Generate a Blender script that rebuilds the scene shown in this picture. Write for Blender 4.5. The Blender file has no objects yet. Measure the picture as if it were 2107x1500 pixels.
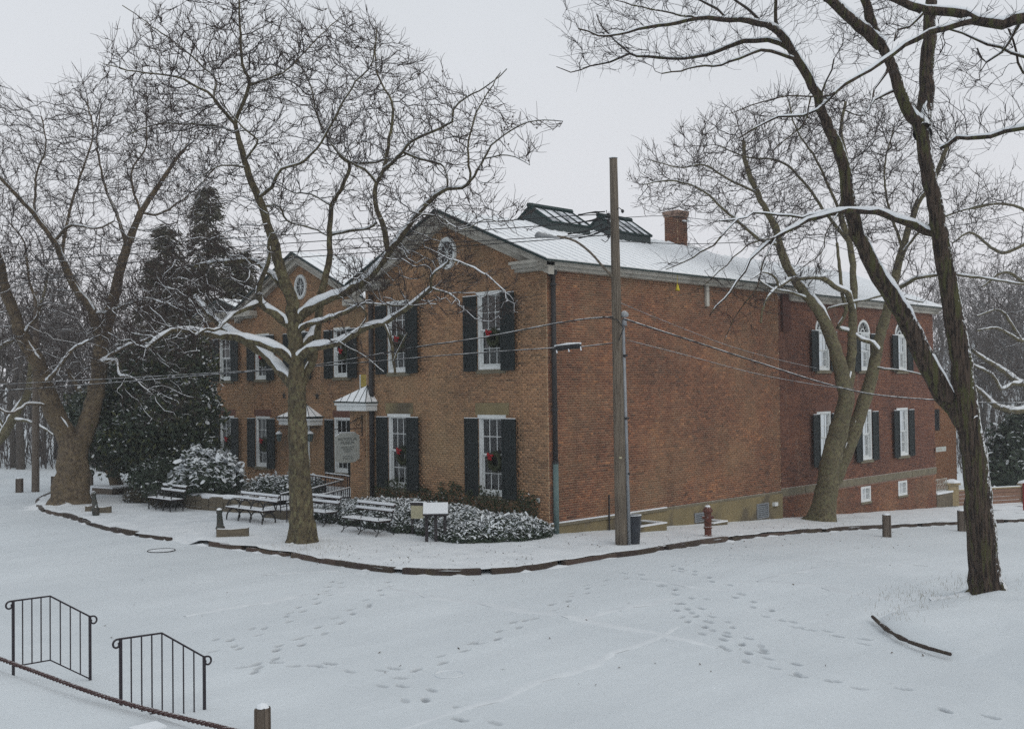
import bpy, math, random
import numpy as np
from mathutils import Vector, Matrix

random.seed(7); RNG = np.random.default_rng(7)
# ------------------------------------------------------------------ camera
PW, PH = 2107.0, 1500.0
FOC = 2239.566
CAM = np.array([-23.5083, -21.88996, 4.25906])
RC = np.array([[0.70501787, -0.00696627, -0.70915533],
               [-0.70907144, -0.02517227, -0.7046872],
               [-0.01294201, 0.99965886, -0.02268648]])
scene = bpy.context.scene
COL = scene.collection
cd = bpy.data.cameras.new('camera'); cam = bpy.data.objects.new('camera', cd); COL.objects.link(cam)
m4 = Matrix.Identity(4)
for i in range(3):
    for j in range(3): m4[i][j] = RC[i][j]
    m4[i][3] = CAM[i]
cam.matrix_world = m4
cd.sensor_width = 36.0; cd.lens = FOC / PW * 36.0; cd.clip_start = 0.1; cd.clip_end = 1500
scene.camera = cam
# ------------------------------------------------------------------ sky, sun, exposure
world = bpy.data.worlds.new('World'); scene.world = world; world.use_nodes = True
wn = world.node_tree; wn.nodes.clear()
sky = wn.nodes.new('ShaderNodeTexSky'); sky.sky_type = 'NISHITA'; sky.sun_disc = False
sky.sun_elevation = math.radians(32); sky.sun_rotation = math.radians(150); sky.air_density = 2.0; sky.dust_density = 6.0
tc = wn.nodes.new('ShaderNodeTexCoord')
sx = wn.nodes.new('ShaderNodeSeparateXYZ'); wn.links.new(tc.outputs['Generated'], sx.inputs[0])
mr = wn.nodes.new('ShaderNodeMapRange'); wn.links.new(sx.outputs['Z'], mr.inputs[0])
mr.inputs[1].default_value = 0.0; mr.inputs[2].default_value = 0.62
nz = wn.nodes.new('ShaderNodeTexNoise'); nz.inputs['Scale'].default_value = 1.6; nz.inputs['Detail'].default_value = 4
wn.links.new(tc.outputs['Generated'], nz.inputs['Vector'])
rampw = wn.nodes.new('ShaderNodeMix'); rampw.data_type = 'RGBA'
rampw.inputs[6].default_value = (7.25, 7.2, 7.6, 1); rampw.inputs[7].default_value = (5.5, 5.95, 6.3, 1)
wn.links.new(mr.outputs[0], rampw.inputs[0])
mul = wn.nodes.new('ShaderNodeMapRange'); wn.links.new(nz.outputs[0], mul.inputs[0])
mul.inputs[1].default_value = .25; mul.inputs[2].default_value = .75; mul.inputs[3].default_value = .93; mul.inputs[4].default_value = 1.05
sc_ = wn.nodes.new('ShaderNodeVectorMath'); sc_.operation = 'SCALE'
wn.links.new(rampw.outputs[2], sc_.inputs[0]); wn.links.new(mul.outputs[0], sc_.inputs['Scale'])
mx = wn.nodes.new('ShaderNodeMix'); mx.data_type = 'RGBA'; mx.inputs[0].default_value = 0.92
wn.links.new(sky.outputs[0], mx.inputs[6]); wn.links.new(sc_.outputs[0], mx.inputs[7])
bg = wn.nodes.new('ShaderNodeBackground'); bg.inputs[1].default_value = 0.1
wo = wn.nodes.new('ShaderNodeOutputWorld')
wn.links.new(mx.outputs[2], bg.inputs[0]); wn.links.new(bg.outputs[0], wo.inputs[0])
sl = bpy.data.lights.new('sun', 'SUN'); sl.energy = 0.6; sl.angle = math.radians(35); sl.color = (1, .98, .95)
so = bpy.data.objects.new('sun', sl); COL.objects.link(so)
so.rotation_euler = (math.radians(48), 0, math.radians(-20)); so.location = (0, 0, 60)
scene.view_settings.view_transform = 'Standard'; scene.view_settings.look = 'None'
scene.view_settings.exposure = 0.22; scene.view_settings.gamma = 1.0; scene.view_settings.use_curve_mapping = False
scene.cycles.use_denoising = False
scene.cycles.max_bounces = 6; scene.cycles.diffuse_bounces = 3; scene.cycles.volume_bounces = 2
scene.cycles.transparent_max_bounces = 12

# ------------------------------------------------------------------ calibration helpers: a place in the world from a bearing and a distance
def ray(px, py):
    return RC @ np.array([(px - PW / 2) / FOC, -(py - PH / 2) / FOC, -1.0])
def at(px, py, d): return CAM + ray(px, py) * d
def gz(x):
    x = np.asarray(x, float)
    return -0.0575 * np.clip(x, 0, 28) - 0.02 * np.clip(x - 28, 0, 60)
def ground(px, py, dz=0.0):
    r = ray(px, py); d = (dz - CAM[2]) / r[2]
    for _ in range(40):
        p = CAM + r * d; d = (float(gz(p[0])) + dz - CAM[2]) / r[2]
    return CAM + r * d
def onY(px, py, y): r = ray(px, py); return CAM + r * ((y - CAM[1]) / r[1])
def onX(px, py, x): r = ray(px, py); return CAM + r * ((x - CAM[0]) / r[0])

# ------------------------------------------------------------------ materials
def newmat(name):
    m = bpy.data.materials.new(name); m.use_nodes = True
    nt = m.node_tree; b = nt.nodes['Principled BSDF']
    b.inputs['Specular IOR Level'].default_value = 0.3
    return m, nt, b
def nd(nt, t, **k):
    n = nt.nodes.new(t)
    for a, v in k.items(): setattr(n, a, v)
    return n
def noise(nt, scale, detail=4, vec=None, rough=.55):
    n = nd(nt, 'ShaderNodeTexNoise'); n.inputs['Scale'].default_value = scale; n.inputs['Detail'].default_value = detail
    n.inputs['Roughness'].default_value = rough
    if vec is not None: nt.links.new(vec, n.inputs['Vector'])
    return n.outputs[0]
def mrange(nt, v, a, b, c=0., d=1.):
    n = nd(nt, 'ShaderNodeMapRange'); nt.links.new(v, n.inputs[0])
    for i, q in enumerate((a, b, c, d)): n.inputs[i + 1].default_value = q
    return n.outputs[0]
def mixc(nt, f, a, b):
    n = nd(nt, 'ShaderNodeMix', data_type='RGBA')
    if isinstance(f, (int, float)): n.inputs[0].default_value = f
    else: nt.links.new(f, n.inputs[0])
    for i, q in ((6, a), (7, b)):
        if isinstance(q, (tuple, list)): n.inputs[i].default_value = (*q[:3], 1)
        else: nt.links.new(q, n.inputs[i])
    return n.outputs[2]
def bump(nt, b, h, strength=.3, dist=.02):
    n = nd(nt, 'ShaderNodeBump'); n.inputs['Strength'].default_value = strength; n.inputs['Distance'].default_value = dist
    nt.links.new(h, n.inputs['Height']); nt.links.new(n.outputs[0], b.inputs['Normal'])
def gpos(nt): return nd(nt, 'ShaderNodeNewGeometry').outputs['Position']
SNOWC = (.80, .82, .84)
def snow_factor(nt, lo, hi, scale=14., wind=None):
    """snow lying where the surface faces up (and, for wind-blown bark, where it faces the wind)"""
    g = nd(nt, 'ShaderNodeNewGeometry')
    dt = nd(nt, 'ShaderNodeVectorMath', operation='DOT_PRODUCT'); nt.links.new(g.outputs['Normal'], dt.inputs[0])
    dt.inputs[1].default_value = wind or (0, 0, 1)
    n = noise(nt, scale, 5, g.outputs['Position'], .7)
    ad = nd(nt, 'ShaderNodeMath', operation='ADD'); nt.links.new(dt.outputs['Value'], ad.inputs[0]); nt.links.new(mrange(nt, n, .3, .7, -.45, .45), ad.inputs[1])
    return mrange(nt, ad.outputs[0], lo, hi)
def pm(name, c1, c2=None, scale=6., rough=.75, bmp=.25, bdist=.01, metal=0., snow=None, wind=None, stretch=None, c3=None, sscale=14., spec=None, c3s=.37, ct=.18):
    m, nt, b = newmat(name)
    pos = gpos(nt)
    if stretch:
        mp = nd(nt, 'ShaderNodeMapping'); nt.links.new(pos, mp.inputs[0]); mp.inputs['Scale'].default_value = stretch; v = mp.outputs[0]
    else: v = pos
    n = noise(nt, scale, 6, v, .65)
    col = mixc(nt, mrange(nt, n, .5 - ct, .5 + ct), c1, c2 or tuple(q * .8 for q in c1))
    if c3:
        n3 = noise(nt, scale * c3s, 5, v, .6)
        col = mixc(nt, mrange(nt, n3, .52, .60), col, c3)
        if c3s > .5: n4 = noise(nt, scale * .3, 3, v); col = mixc(nt, mrange(nt, n4, .4, .7, 0, .45), col, c2)
    if snow: col = mixc(nt, snow_factor(nt, snow[0], snow[1], sscale, wind), col, SNOWC)
    nt.links.new(col, b.inputs['Base Color'])
    b.inputs['Roughness'].default_value = rough; b.inputs['Metallic'].default_value = metal
    if spec is not None: b.inputs['Specular IOR Level'].default_value = spec
    if bmp: bump(nt, b, n, bmp, bdist)
    return m
M = {}
def snowmat(name, c, c2, big=.5, fine=9., bs=.35, bd=.02):
    m, nt, b = newmat(name)
    pos = gpos(nt)
    a = noise(nt, big, 5, pos, .6); f = noise(nt, fine, 6, pos, .65)
    col = mixc(nt, mrange(nt, a, .35, .65), c, c2)
    nt.links.new(col, b.inputs['Base Color']); b.inputs['Roughness'].default_value = .85
    b.inputs['Specular IOR Level'].default_value = .15
    bump(nt, b, f, bs, bd)
    return m
M['snow'] = snowmat('snow', (.80, .82, .85), (.76, .79, .82))
M['snow_walk'] = snowmat('snow_walk', (.79, .815, .84), (.68, .71, .74), 1.3, 7., .5, .03)
M['roof_snow'] = snowmat('roof_snow', (.90, .91, .93), (.86, .88, .90), .4, 3., .1, .01)
M['snow_ridge'] = snowmat('snow_ridge', (.71, .74, .765), (.61, .64, .67), 1.6, 9., .4, .02)
# road snow: thin and trodden, an attribute marks where boots pressed it down to slush
m, nt, b = newmat('snow_road'); pos = gpos(nt)
a = noise(nt, .16, 6, pos, .6); f = noise(nt, 5., 7, pos, .7)
mp = nd(nt, 'ShaderNodeMapping'); nt.links.new(pos, mp.inputs[0]); mp.inputs['Rotation'].default_value = (0, 0, math.radians(4)); mp.inputs['Scale'].default_value = (.10, .9, 1)
tr = noise(nt, 1.0, 4, mp.outputs[0], .6)
c = mixc(nt, mrange(nt, a, .38, .62), (.71, .75, .78), (.615, .655, .685))
c = mixc(nt, mrange(nt, tr, .42, .62, 0, .35), c, (.55, .585, .615))
c = mixc(nt, mrange(nt, f, .3, .75, 0, .3), c, (.73, .76, .79))
f5 = noise(nt, 30., 5, pos, .8); c = mixc(nt, mrange(nt, f5, .52, .75, 0, .45), c, (.50, .52, .54))
at_ = nd(nt, 'ShaderNodeAttribute', attribute_name='press'); c = mixc(nt, mrange(nt, at_.outputs['Fac'], 0, 1, 0, .75), c, (.24, .25, .265))
nt.links.new(c, b.inputs['Base Color']); b.inputs['Roughness'].default_value = .8; b.inputs['Specular IOR Level'].default_value = .2
f2 = noise(nt, 11., 9, pos, .82); bump(nt, b, f2, .8, .02)
M['snow_road'] = m
# brick: one tone per brick from the 'tone' attribute
def brickmat(name, ramp, soot, soot_amt, patch=(.30, .2, .12), patch_amt=.3):
    m, nt, b = newmat(name); pos = gpos(nt)
    at_ = nd(nt, 'ShaderNodeAttribute', attribute_name='tone')
    cr = nd(nt, 'ShaderNodeValToRGB'); nt.links.new(at_.outputs['Fac'], cr.inputs[0])
    el = cr.color_ramp.elements
    while len(el) < len(ramp): el.new(.5)
    for e, (p, c) in zip(el, ramp): e.position = p; e.color = (*c, 1)
    n = noise(nt, 30, 4, pos); col = mixc(nt, mrange(nt, n, .3, .7, 0, .35), cr.outputs[0], soot)
    n2 = noise(nt, .55, 5, pos, .7); col = mixc(nt, mrange(nt, n2, .42, .7, 0, soot_amt), col, soot)
    n3 = noise(nt, .33, 5, pos, .65); col = mixc(nt, mrange(nt, n3, .45, .68, 0, patch_amt), col, patch)
    mp = nd(nt, 'ShaderNodeMapping'); nt.links.new(pos, mp.inputs[0]); mp.inputs['Scale'].default_value = (1.3, 1.3, .22)
    n4 = noise(nt, 1.1, 6, mp.outputs[0], .75); col = mixc(nt, mrange(nt, n4, .56, .72, 0, .5), col, tuple(q * .45 for q in soot)); col = mixc(nt, mrange(nt, n4, .40, .30, 0, .28), col, (.42, .34, .26))
    nt.links.new(col, b.inputs['Base Color']); b.inputs['Roughness'].default_value = .9; b.inputs['Specular IOR Level'].default_value = .15
    bump(nt, b, n, .3, .004)
    return m
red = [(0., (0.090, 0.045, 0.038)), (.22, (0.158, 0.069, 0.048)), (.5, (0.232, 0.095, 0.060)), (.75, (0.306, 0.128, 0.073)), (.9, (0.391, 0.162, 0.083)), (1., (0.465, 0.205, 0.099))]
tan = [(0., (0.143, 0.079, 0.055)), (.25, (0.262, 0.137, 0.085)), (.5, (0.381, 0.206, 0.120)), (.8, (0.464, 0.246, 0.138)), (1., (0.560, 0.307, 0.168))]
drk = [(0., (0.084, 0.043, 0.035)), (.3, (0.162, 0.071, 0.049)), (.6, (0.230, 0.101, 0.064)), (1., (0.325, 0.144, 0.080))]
org = [(0., (.24, .10, .055)), (.5, (.33, .15, .085)), (1., (.42, .20, .11))]
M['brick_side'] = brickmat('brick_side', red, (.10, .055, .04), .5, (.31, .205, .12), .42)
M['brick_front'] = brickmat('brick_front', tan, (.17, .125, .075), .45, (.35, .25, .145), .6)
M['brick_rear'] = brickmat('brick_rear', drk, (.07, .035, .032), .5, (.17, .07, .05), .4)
M['brick_orange'] = brickmat('brick_orange', org, (.2, .1, .06), .3, (.4, .2, .12), .2)
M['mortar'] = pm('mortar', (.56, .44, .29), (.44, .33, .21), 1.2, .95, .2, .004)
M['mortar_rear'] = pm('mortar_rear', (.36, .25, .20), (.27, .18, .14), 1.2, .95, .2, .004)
M['white'] = pm('white_paint', (.72, .74, .74), (.62, .65, .65), 3., .5, .05)
M['white_old'] = pm('weathered_white_paint', (.47, .45, .40), (.34, .32, .28), 2.6, .7, .15, c3=(.26, .24, .205))
M['shutter'] = pm('shutter_green', (.007, .011, .012), (.012, .019, .020), 5., .65, .08)
M['dark'] = pm('black_iron', (.018, .018, .02), (.03, .028, .028), 9., .5, .1)
M['rail'] = pm('rail_black', (.016, .012, .018), (.026, .02, .026), 9., .4, .05)
M['pipe'] = pm('downspout_dark', (.025, .025, .028), (.04, .036, .035), 3., .6, .1)
M['pipe_green'] = pm('copper_green_pipe', (.09, .15, .155), (.13, .17, .16), 4., .7, .1)
M['green_metal'] = pm('verdigris_dark', (.006, .020, .020), (.010, .030, .028), 3., .5, .05)
M['skylight_wall'] = pm('skylight_siding', (.032, .044, .044), (.055, .068, .068), 5., .6, .1, stretch=(6, 6, 1))
M['stone'] = pm('stucco_stone', (.24, .19, .10), (.17, .14, .08), 1.3, .9, .3, .01, c3=(.115, .095, .065))
M['ledge'] = pm('ledge_stone', (.13, .115, .085), (.20, .175, .12), 3., .9, .3, .01, snow=(.75, 1.05))
M['fieldstone'] = pm('field_stone', (.16, .13, .09), (.10, .085, .065), 5., .9, .5, .02, snow=(.5, .8))
M['kerb'] = pm('kerb_stone', (.040, .026, .026), (.060, .046, .030), 4., .85, .4, .01, snow=(1.12, 1.3))
M['kerb2'] = pm('kerb_stone_brown', (.070, .042, .038), (.085, .065, .045), 4., .85, .4, .01, snow=(1.12, 1.3))
M['log'] = pm('weathered_timber', (.16, .13, .105), (.09, .07, .055), 3., .9, .5, .01, stretch=(9, 9, 1.2), snow=(.7, .95))
M['pole'] = pm('pole_wood', (.185, .155, .12), (.085, .068, .053), 3., .9, .4, .008, stretch=(12, 12, .5), ct=.1)
M['steel'] = pm('grey_steel', (.22, .24, .26), (.30, .31, .33), 5., .5, .05, metal=.3)
M['cable'] = pm('cable_black', (.012, .012, .014), (.03, .03, .032), 5., .7, 0)
M['cablesnow'] = pm('cable_snowy', (.02, .02, .022), (.03, .03, .032), 5., .7, 0, snow=(.35, .75), sscale=3.)
M['rope'] = pm('rope_brown', (.060, .030, .032), (.09, .05, .045), 60., .9, .5, .01, snow=(.85, 1.25), sscale=60.)
M['bin'] = pm('bin_plastic', (.012, .014, .018), (.035, .04, .05), 3., .35, .1)
M['hydrant'] = pm('hydrant_rust', (.13, .035, .022), (.085, .04, .028), 9., .7, .3, snow=(.75, 1.))
M['cannon'] = pm('green_iron_post', (.035, .05, .045), (.06, .045, .035), 9., .6, .2, snow=(.8, 1.))
M['bench_iron'] = pm('bench_iron', (.02, .02, .022), (.03, .03, .03), 9., .6, .1)
M['bench_wood'] = pm('bench_wood', (.030, .018, .020), (.045, .028, .026), 9., .8, .2, stretch=(8, 1, 8))
M['panel_dark'] = pm('panel_frame', (.02, .015, .02), (.035, .03, .03), 9., .5, .1)
M['cream'] = pm('cream_board', (.44, .41, .28), (.36, .34, .23), 4., .7, .1)
M['sign'] = pm('sign_grey_white', (.44, .46, .43), (.38, .40, .38), 3., .6, .05)
M['signedge'] = M['white']
M['ink'] = pm('sign_lettering', (.05, .06, .055), (.06, .07, .07), 3., .7, 0)
M['yellow'] = pm('yellow_pane', (.55, .42, .10), (.34, .26, .07), 6., .6, .1)
M['bell'] = pm('yellow_ornament', (.60, .50, .03), (.45, .36, .02), 9., .5, 0)
M['redbow'] = pm('red_ribbon', (.36, .004, .010), (.20, .003, .008), 9., .45, .1)
M['wreath'] = pm('wreath_needles', (.022, .045, .018), (.055, .045, .025), 30., .9, .3)
M['curtain'] = pm('curtain', (.24, .26, .28), (.12, .135, .15), 2., .9, .1, stretch=(14, 14, .2))
M['roomdark'] = pm('interior', (.05, .05, .05), (.08, .075, .07), 1., .9, 0)
M['greenery'] = pm('ivy_leaf', (.018, .035, .016), (.045, .05, .02), 9., .7, 0)
M['leaf'] = pm('evergreen_leaf', (.016, .030, .018), (.048, .064, .038), 3., .55, 0)
M['leaf_olive'] = pm('olive_leaf', (.05, .065, .022), (.085, .085, .03), 3., .6, 0)
M['needle'] = pm('conifer_needles', (.060, .058, .038), (.095, .085, .060), 1.5, .8, 0)
M['litter'] = pm('leaf_litter', (.06, .035, .025), (.09, .06, .035), 5., .9, 0)
M['leafpad'] = snowmat('leaf_snow', (.74, .77, .79), (.64, .67, .70), 3., 30., .2, .01)
M['bark_syc'] = pm('sycamore_bark', (.135, .108, .060), (.045, .036, .024), 9., .9, .8, .03, c3=(.155, .14, .075), c3s=1.1, snow=(1.02, 1.22), wind=(-.25, -.35, .9), stretch=(1, 1, .6), ct=.1)
M['bark_syc2'] = pm('sycamore_bark_brown', (.185, .14, .09), (.07, .052, .037), 8., .9, .9, .04, c3=(.135, .10, .058), c3s=.7, snow=(1.02, 1.22), wind=(-.25, -.35, .9), ct=.1)
M['bark_old'] = pm('furrowed_bark', (.085, .060, .045), (.018, .013, .011), 9., .95, .9, .05, c3=(.070, .068, .028), snow=(.66, .80), wind=(.62, -.62, .48), stretch=(2.7, 2.7, .26), sscale=13., ct=.08)
M['bark_gold'] = pm('olive_bark', (.175, .150, .085), (.075, .062, .040), 9., .9, .7, .02, c3=(.14, .13, .07), c3s=.7, snow=(1.0, 1.2), wind=(-.2, -.2, .95), ct=.11)
M['twig'] = pm('twig_bark', (.055, .038, .032), (.034, .024, .022), 3., .9, 0, snow=(.95, 1.25), sscale=2.5)
M['twig_olive'] = pm('twig_bark_olive', (.075, .062, .036), (.036, .03, .022), 3., .9, 0, snow=(.95, 1.25), sscale=2.5)
M['twig_dark'] = pm('twig_bark_dark', (.036, .026, .026), (.022, .017, .017), 3., .9, 0, snow=(1.1, 1.3), sscale=2.5)
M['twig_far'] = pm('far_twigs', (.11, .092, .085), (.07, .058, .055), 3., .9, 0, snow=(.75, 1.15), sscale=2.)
M['seed'] = pm('seed_ball', (.05, .035, .028), (.07, .05, .035), 9., .9, 0)
M['grassdry'] = pm('dry_grass', (.22, .17, .08), (.15, .12, .06), 9., .9, 0)
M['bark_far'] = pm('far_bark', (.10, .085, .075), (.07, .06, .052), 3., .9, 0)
M['hill'] = pm('wooded_hill', (.20, .18, .165), (.33, .32, .31), .35, .95, .2, .1, c3=(.42, .42, .42))
M['house'] = pm('dark_siding', (.095, .08, .078), (.13, .11, .10), 2., .8, .1)
M['brown_fence'] = pm('brown_boards', (.19, .105, .075), (.24, .14, .095), 3., .8, .1)
M['pier'] = pm('pier_stone', (.38, .30, .17), (.28, .22, .13), 4., .85, .2)
M['tanwood'] = M['pier']
m, nt, b = newmat('window_glass')
b.inputs['Base Color'].default_value = (.02, .025, .03, 1); b.inputs['Roughness'].default_value = .04; b.inputs['Specular IOR Level'].default_value = .5
tr_ = nd(nt, 'ShaderNodeBsdfTransparent'); tr_.inputs[0].default_value = (.82, .86, .88, 1)
gl = nd(nt, 'ShaderNodeBsdfGlossy'); gl.inputs['Roughness'].default_value = .05
lw = nd(nt, 'ShaderNodeFresnel'); lw.inputs[0].default_value = 1.7
ms = nd(nt, 'ShaderNodeMixShader'); nt.links.new(lw.outputs[0], ms.inputs[0]); nt.links.new(tr_.outputs[0], ms.inputs[1]); nt.links.new(gl.outputs[0], ms.inputs[2])
nt.links.new(ms.outputs[0], nt.nodes['Material Output'].inputs[0]); M['glass'] = m
m, nt, b = newmat('lantern_glass'); b.inputs['Base Color'].default_value = (.10, .13, .13, 1); b.inputs['Roughness'].default_value = .15; M['lglass'] = m
m, nt, b = newmat('skylight_glass'); pos = gpos(nt)
c = mixc(nt, mrange(nt, noise(nt, 1.5, 5, pos, .7), .48, .62), (.74, .76, .80), (.16, .16, .18)); nt.links.new(c, b.inputs['Base Color']); b.inputs['Roughness'].default_value = .4; M['skyglass'] = m

# ------------------------------------------------------------------ mesh helpers
class B:
    """collects shapes for ONE mesh"""
    def __init__(s, frame=None): s.v = []; s.f = []; s.t = []; s.fr = frame
    def P(s, p):
        if s.fr is None: return tuple(float(q) for q in p)
        o, u, n = s.fr
        return tuple(o[i] + u[i] * p[0] + n[i] * p[1] + (p[2] if i == 2 else 0) for i in range(3))
    def box(s, a, c, tone=None, taper=None):
        (x0, y0, z0), (x1, y1, z1) = a, c
        k = len(s.v)
        q = [(x0, y0, z0), (x1, y0, z0), (x1, y1, z0), (x0, y1, z0), (x0, y0, z1), (x1, y0, z1), (x1, y1, z1), (x0, y1, z1)]
        s.v += [s.P(p) for p in q]
        s.f += [(k, k+3, k+2, k+1), (k+4, k+5, k+6, k+7), (k, k+1, k+5, k+4), (k+1, k+2, k+6, k+5), (k+2, k+3, k+7, k+6), (k+3, k, k+4, k+7)]
        return s
    def poly(s, pts, faces):
        k = len(s.v); s.v += [s.P(p) for p in pts]; s.f += [tuple(k + i for i in f) for f in faces]; return s
    def prism(s, poly, d, axis=(0, 1, 0)):
        """extrude a polygon (list of 3d points) along axis*d"""
        n = len(poly); k = len(s.v)
        s.v += [s.P(p) for p in poly] + [s.P(tuple(p[i] + axis[i] * d for i in range(3))) for p in poly]
        s.f += [tuple(range(k, k + n))[::-1], tuple(range(k + n, k + 2 * n))]
        s.f += [(k + i, k + (i + 1) % n, k + n + (i + 1) % n, k + n + i) for i in range(n)]
        return s
    def tube(s, pts, r, n=6, closed=False, cap=True):
        pts = [np.array(s.P(p)) for p in pts]; m = len(pts); k = len(s.v)
        rr = r if hasattr(r, '__len__') else [r] * m
        ref = None
        for i, p in enumerate(pts):
            if closed: t = pts[(i + 1) % m] - pts[i - 1]
            else: t = pts[min(i + 1, m - 1)] - pts[max(i - 1, 0)]
            t = t / (np.linalg.norm(t) + 1e-9)
            if ref is None:
                ref = np.array((0, 0, 1.)) if abs(t[2]) < .9 else np.array((1., 0, 0))
            a = np.cross(t, ref); a /= np.linalg.norm(a) + 1e-9; b2 = np.cross(a, t); ref = b2
            for j in range(n):
                w = 2 * math.pi * j / n
                s.v.append(tuple(p + (a * math.cos(w) + b2 * math.sin(w)) * rr[i]))
        for i in range(m if closed else m - 1):
            o = k + i * n; o2 = k + ((i + 1) % m) * n
            s.f += [(o + j, o + (j + 1) % n, o2 + (j + 1) % n, o2 + j) for j in range(n)]
        if not closed and cap:
            s.f.append(tuple(range(k, k + n))[::-1]); s.f.append(tuple(range(k + (m - 1) * n, k + m * n)))
        return s
    def bar(s, a, c, r, n=5): return s.tube([a, c], r, n)
    def lathe(s, c, prof, n=14, tilt=None):
        """prof: list of (radius, z)"""
        k = len(s.v)
        for r, z in prof:
            for j in range(n):
                w = 2 * math.pi * j / n
                p = [r * math.cos(w), r * math.sin(w), z]
                if tilt: p = [p[0] + tilt[0] * z, p[1] + tilt[1] * z, z]
                s.v.append(s.P((c[0] + p[0], c[1] + p[1], c[2] + p[2])))
        for i in range(len(prof) - 1):
            s.f += [(k + i*n + j, k + i*n + (j+1) % n, k + (i+1)*n + (j+1) % n, k + (i+1)*n + j) for j in range(n)]
        s.f.append(tuple(range(k, k + n))[::-1]); s.f.append(tuple(range(k + (len(prof)-1)*n, k + len(prof)*n)))
        return s
    def build(s, name, mat, parent=None, smooth=False, loc=None):
        me = bpy.data.meshes.new(name); me.from_pydata(s.v, [], s.f); me.update()
        return link(name, me, mat, parent, smooth, loc)
def link(name, me, mat, parent=None, smooth=False, loc=None):
    o = bpy.data.objects.new(name, me); COL.objects.link(o)
    if mat is not None and not me.materials: me.materials.append(M[mat] if isinstance(mat, str) else mat)
    if smooth: me.polygons.foreach_set('use_smooth', [True] * len(me.polygons))
    if parent is not None: o.parent = parent
    if loc is not None: o.location = tuple(float(q) for q in loc)
    return o
def tag(o, label=None, cat=None, group=None, kind=None):
    if label: o['label'] = label
    if cat: o['category'] = cat
    if group: o['group'] = group
    if kind: o['kind'] = kind
    return o
def thing(name, label, cat, loc=(0, 0, 0), rz=0., group=None):
    o = bpy.data.objects.new(name, None); COL.objects.link(o); o.empty_display_size = .1
    o.location = tuple(float(q) for q in loc); o.rotation_euler = (0, 0, rz)
    return tag(o, label, cat, group)
CHILD = {}
def copy_tree(o, kids, loc=None, rz=None, label=None):
    """copy a thing with its parts and sub-parts"""
    c = o.copy(); COL.objects.link(c)
    for ch in kids:
        d = ch.copy(); COL.objects.link(d); d.parent = c
        for g in CHILD.get(ch.name, []):
            e = g.copy(); COL.objects.link(e); e.parent = d
    if loc is not None: c.location = tuple(float(q) for q in loc)
    if rz is not None: c.rotation_euler = (0, 0, rz)
    if label: c['label'] = label
    return c
def fastmesh(name, V, F, mat, parent=None, smooth=False, tone=None, loc=None, attr='tone'):
    """V (n,3) and F (m,3|4) numpy -> mesh object"""
    V = np.ascontiguousarray(V, dtype=np.float32); F = np.ascontiguousarray(F, dtype=np.int32)
    me = bpy.data.meshes.new(name); me.vertices.add(len(V)); me.vertices.foreach_set('co', V.ravel())
    k = F.shape[1]; me.loops.add(F.size); me.loops.foreach_set('vertex_index', F.ravel())
    me.polygons.add(len(F)); me.polygons.foreach_set('loop_start', np.arange(len(F), dtype=np.int32) * k)
    if smooth: me.polygons.foreach_set('use_smooth', np.ones(len(F), dtype=bool))
    me.update(calc_edges=True)
    if tone is not None:
        a = me.attributes.new(attr, 'FLOAT', 'FACE' if len(tone) == len(F) else 'POINT'); a.data.foreach_set('value', np.asarray(tone, dtype=np.float32))
    return link(name, me, mat, parent, False, loc)
BOXF = np.array([(0, 3, 2, 1), (4, 5, 6, 7), (0, 1, 5, 4), (1, 2, 6, 5), (2, 3, 7, 6), (3, 0, 4, 7)])
def catmull(P, step):
    P = [np.array(p, float) for p in P]
    Q = [2 * P[0] - P[1]] + P + [2 * P[-1] - P[-2]]
    out = []; us = []
    for i in range(1, len(Q) - 2):
        L = np.linalg.norm(Q[i+1] - Q[i]); n = max(1, int(round(L / step)))
        for j in range(n):
            t = j / n
            out.append(.5 * ((2*Q[i]) + (-Q[i-1] + Q[i+1]) * t + (2*Q[i-1] - 5*Q[i] + 4*Q[i+1] - Q[i+2]) * t*t + (-Q[i-1] + 3*Q[i] - 3*Q[i+1] + Q[i+2]) * t**3))
    out.append(P[-1]); return np.array(out)
# ================================================================== GROUND
def sstep(x, a, b):
    t = np.clip((x - a) / (b - a), 0, 1); return t * t * (3 - 2 * t)
def terrain(x, y):
    x = np.asarray(x, float); y = np.asarray(y, float)
    h = gz(x) - .13
    # raised lawn the photographer stands on
    edge = -17.0 - .12 * np.clip(y + 6, -6, 10)
    h = h + .40 * sstep(-x, -edge - .5, -edge + .55) * sstep(-y, -8, -3) + 2.2 * sstep(-x, 19.5, 23.0)
    h = h + .010 * np.sin(x * .7 + 1.3 * np.sin(y * .45)) * np.sin(y * .6 + .8) + .004 * np.sin(x * 2.1 + y * 1.4)
    # the land rises behind the trees on the left and across the valley on the right
    r = np.hypot(x - CAM[0], y - CAM[1]); th = np.degrees(np.arctan2(y - CAM[1], x - CAM[0]))
    hl = sstep(r, 72, 170) * (9. + 2.5 * np.sin(th * .35)) * sstep(th, 52, 62)
    hr = sstep(r, 85, 190) * (15 + 2.5 * np.sin(th * .4 + 1)) * sstep(-th, -44, -30)
    return h + hl + hr
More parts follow.
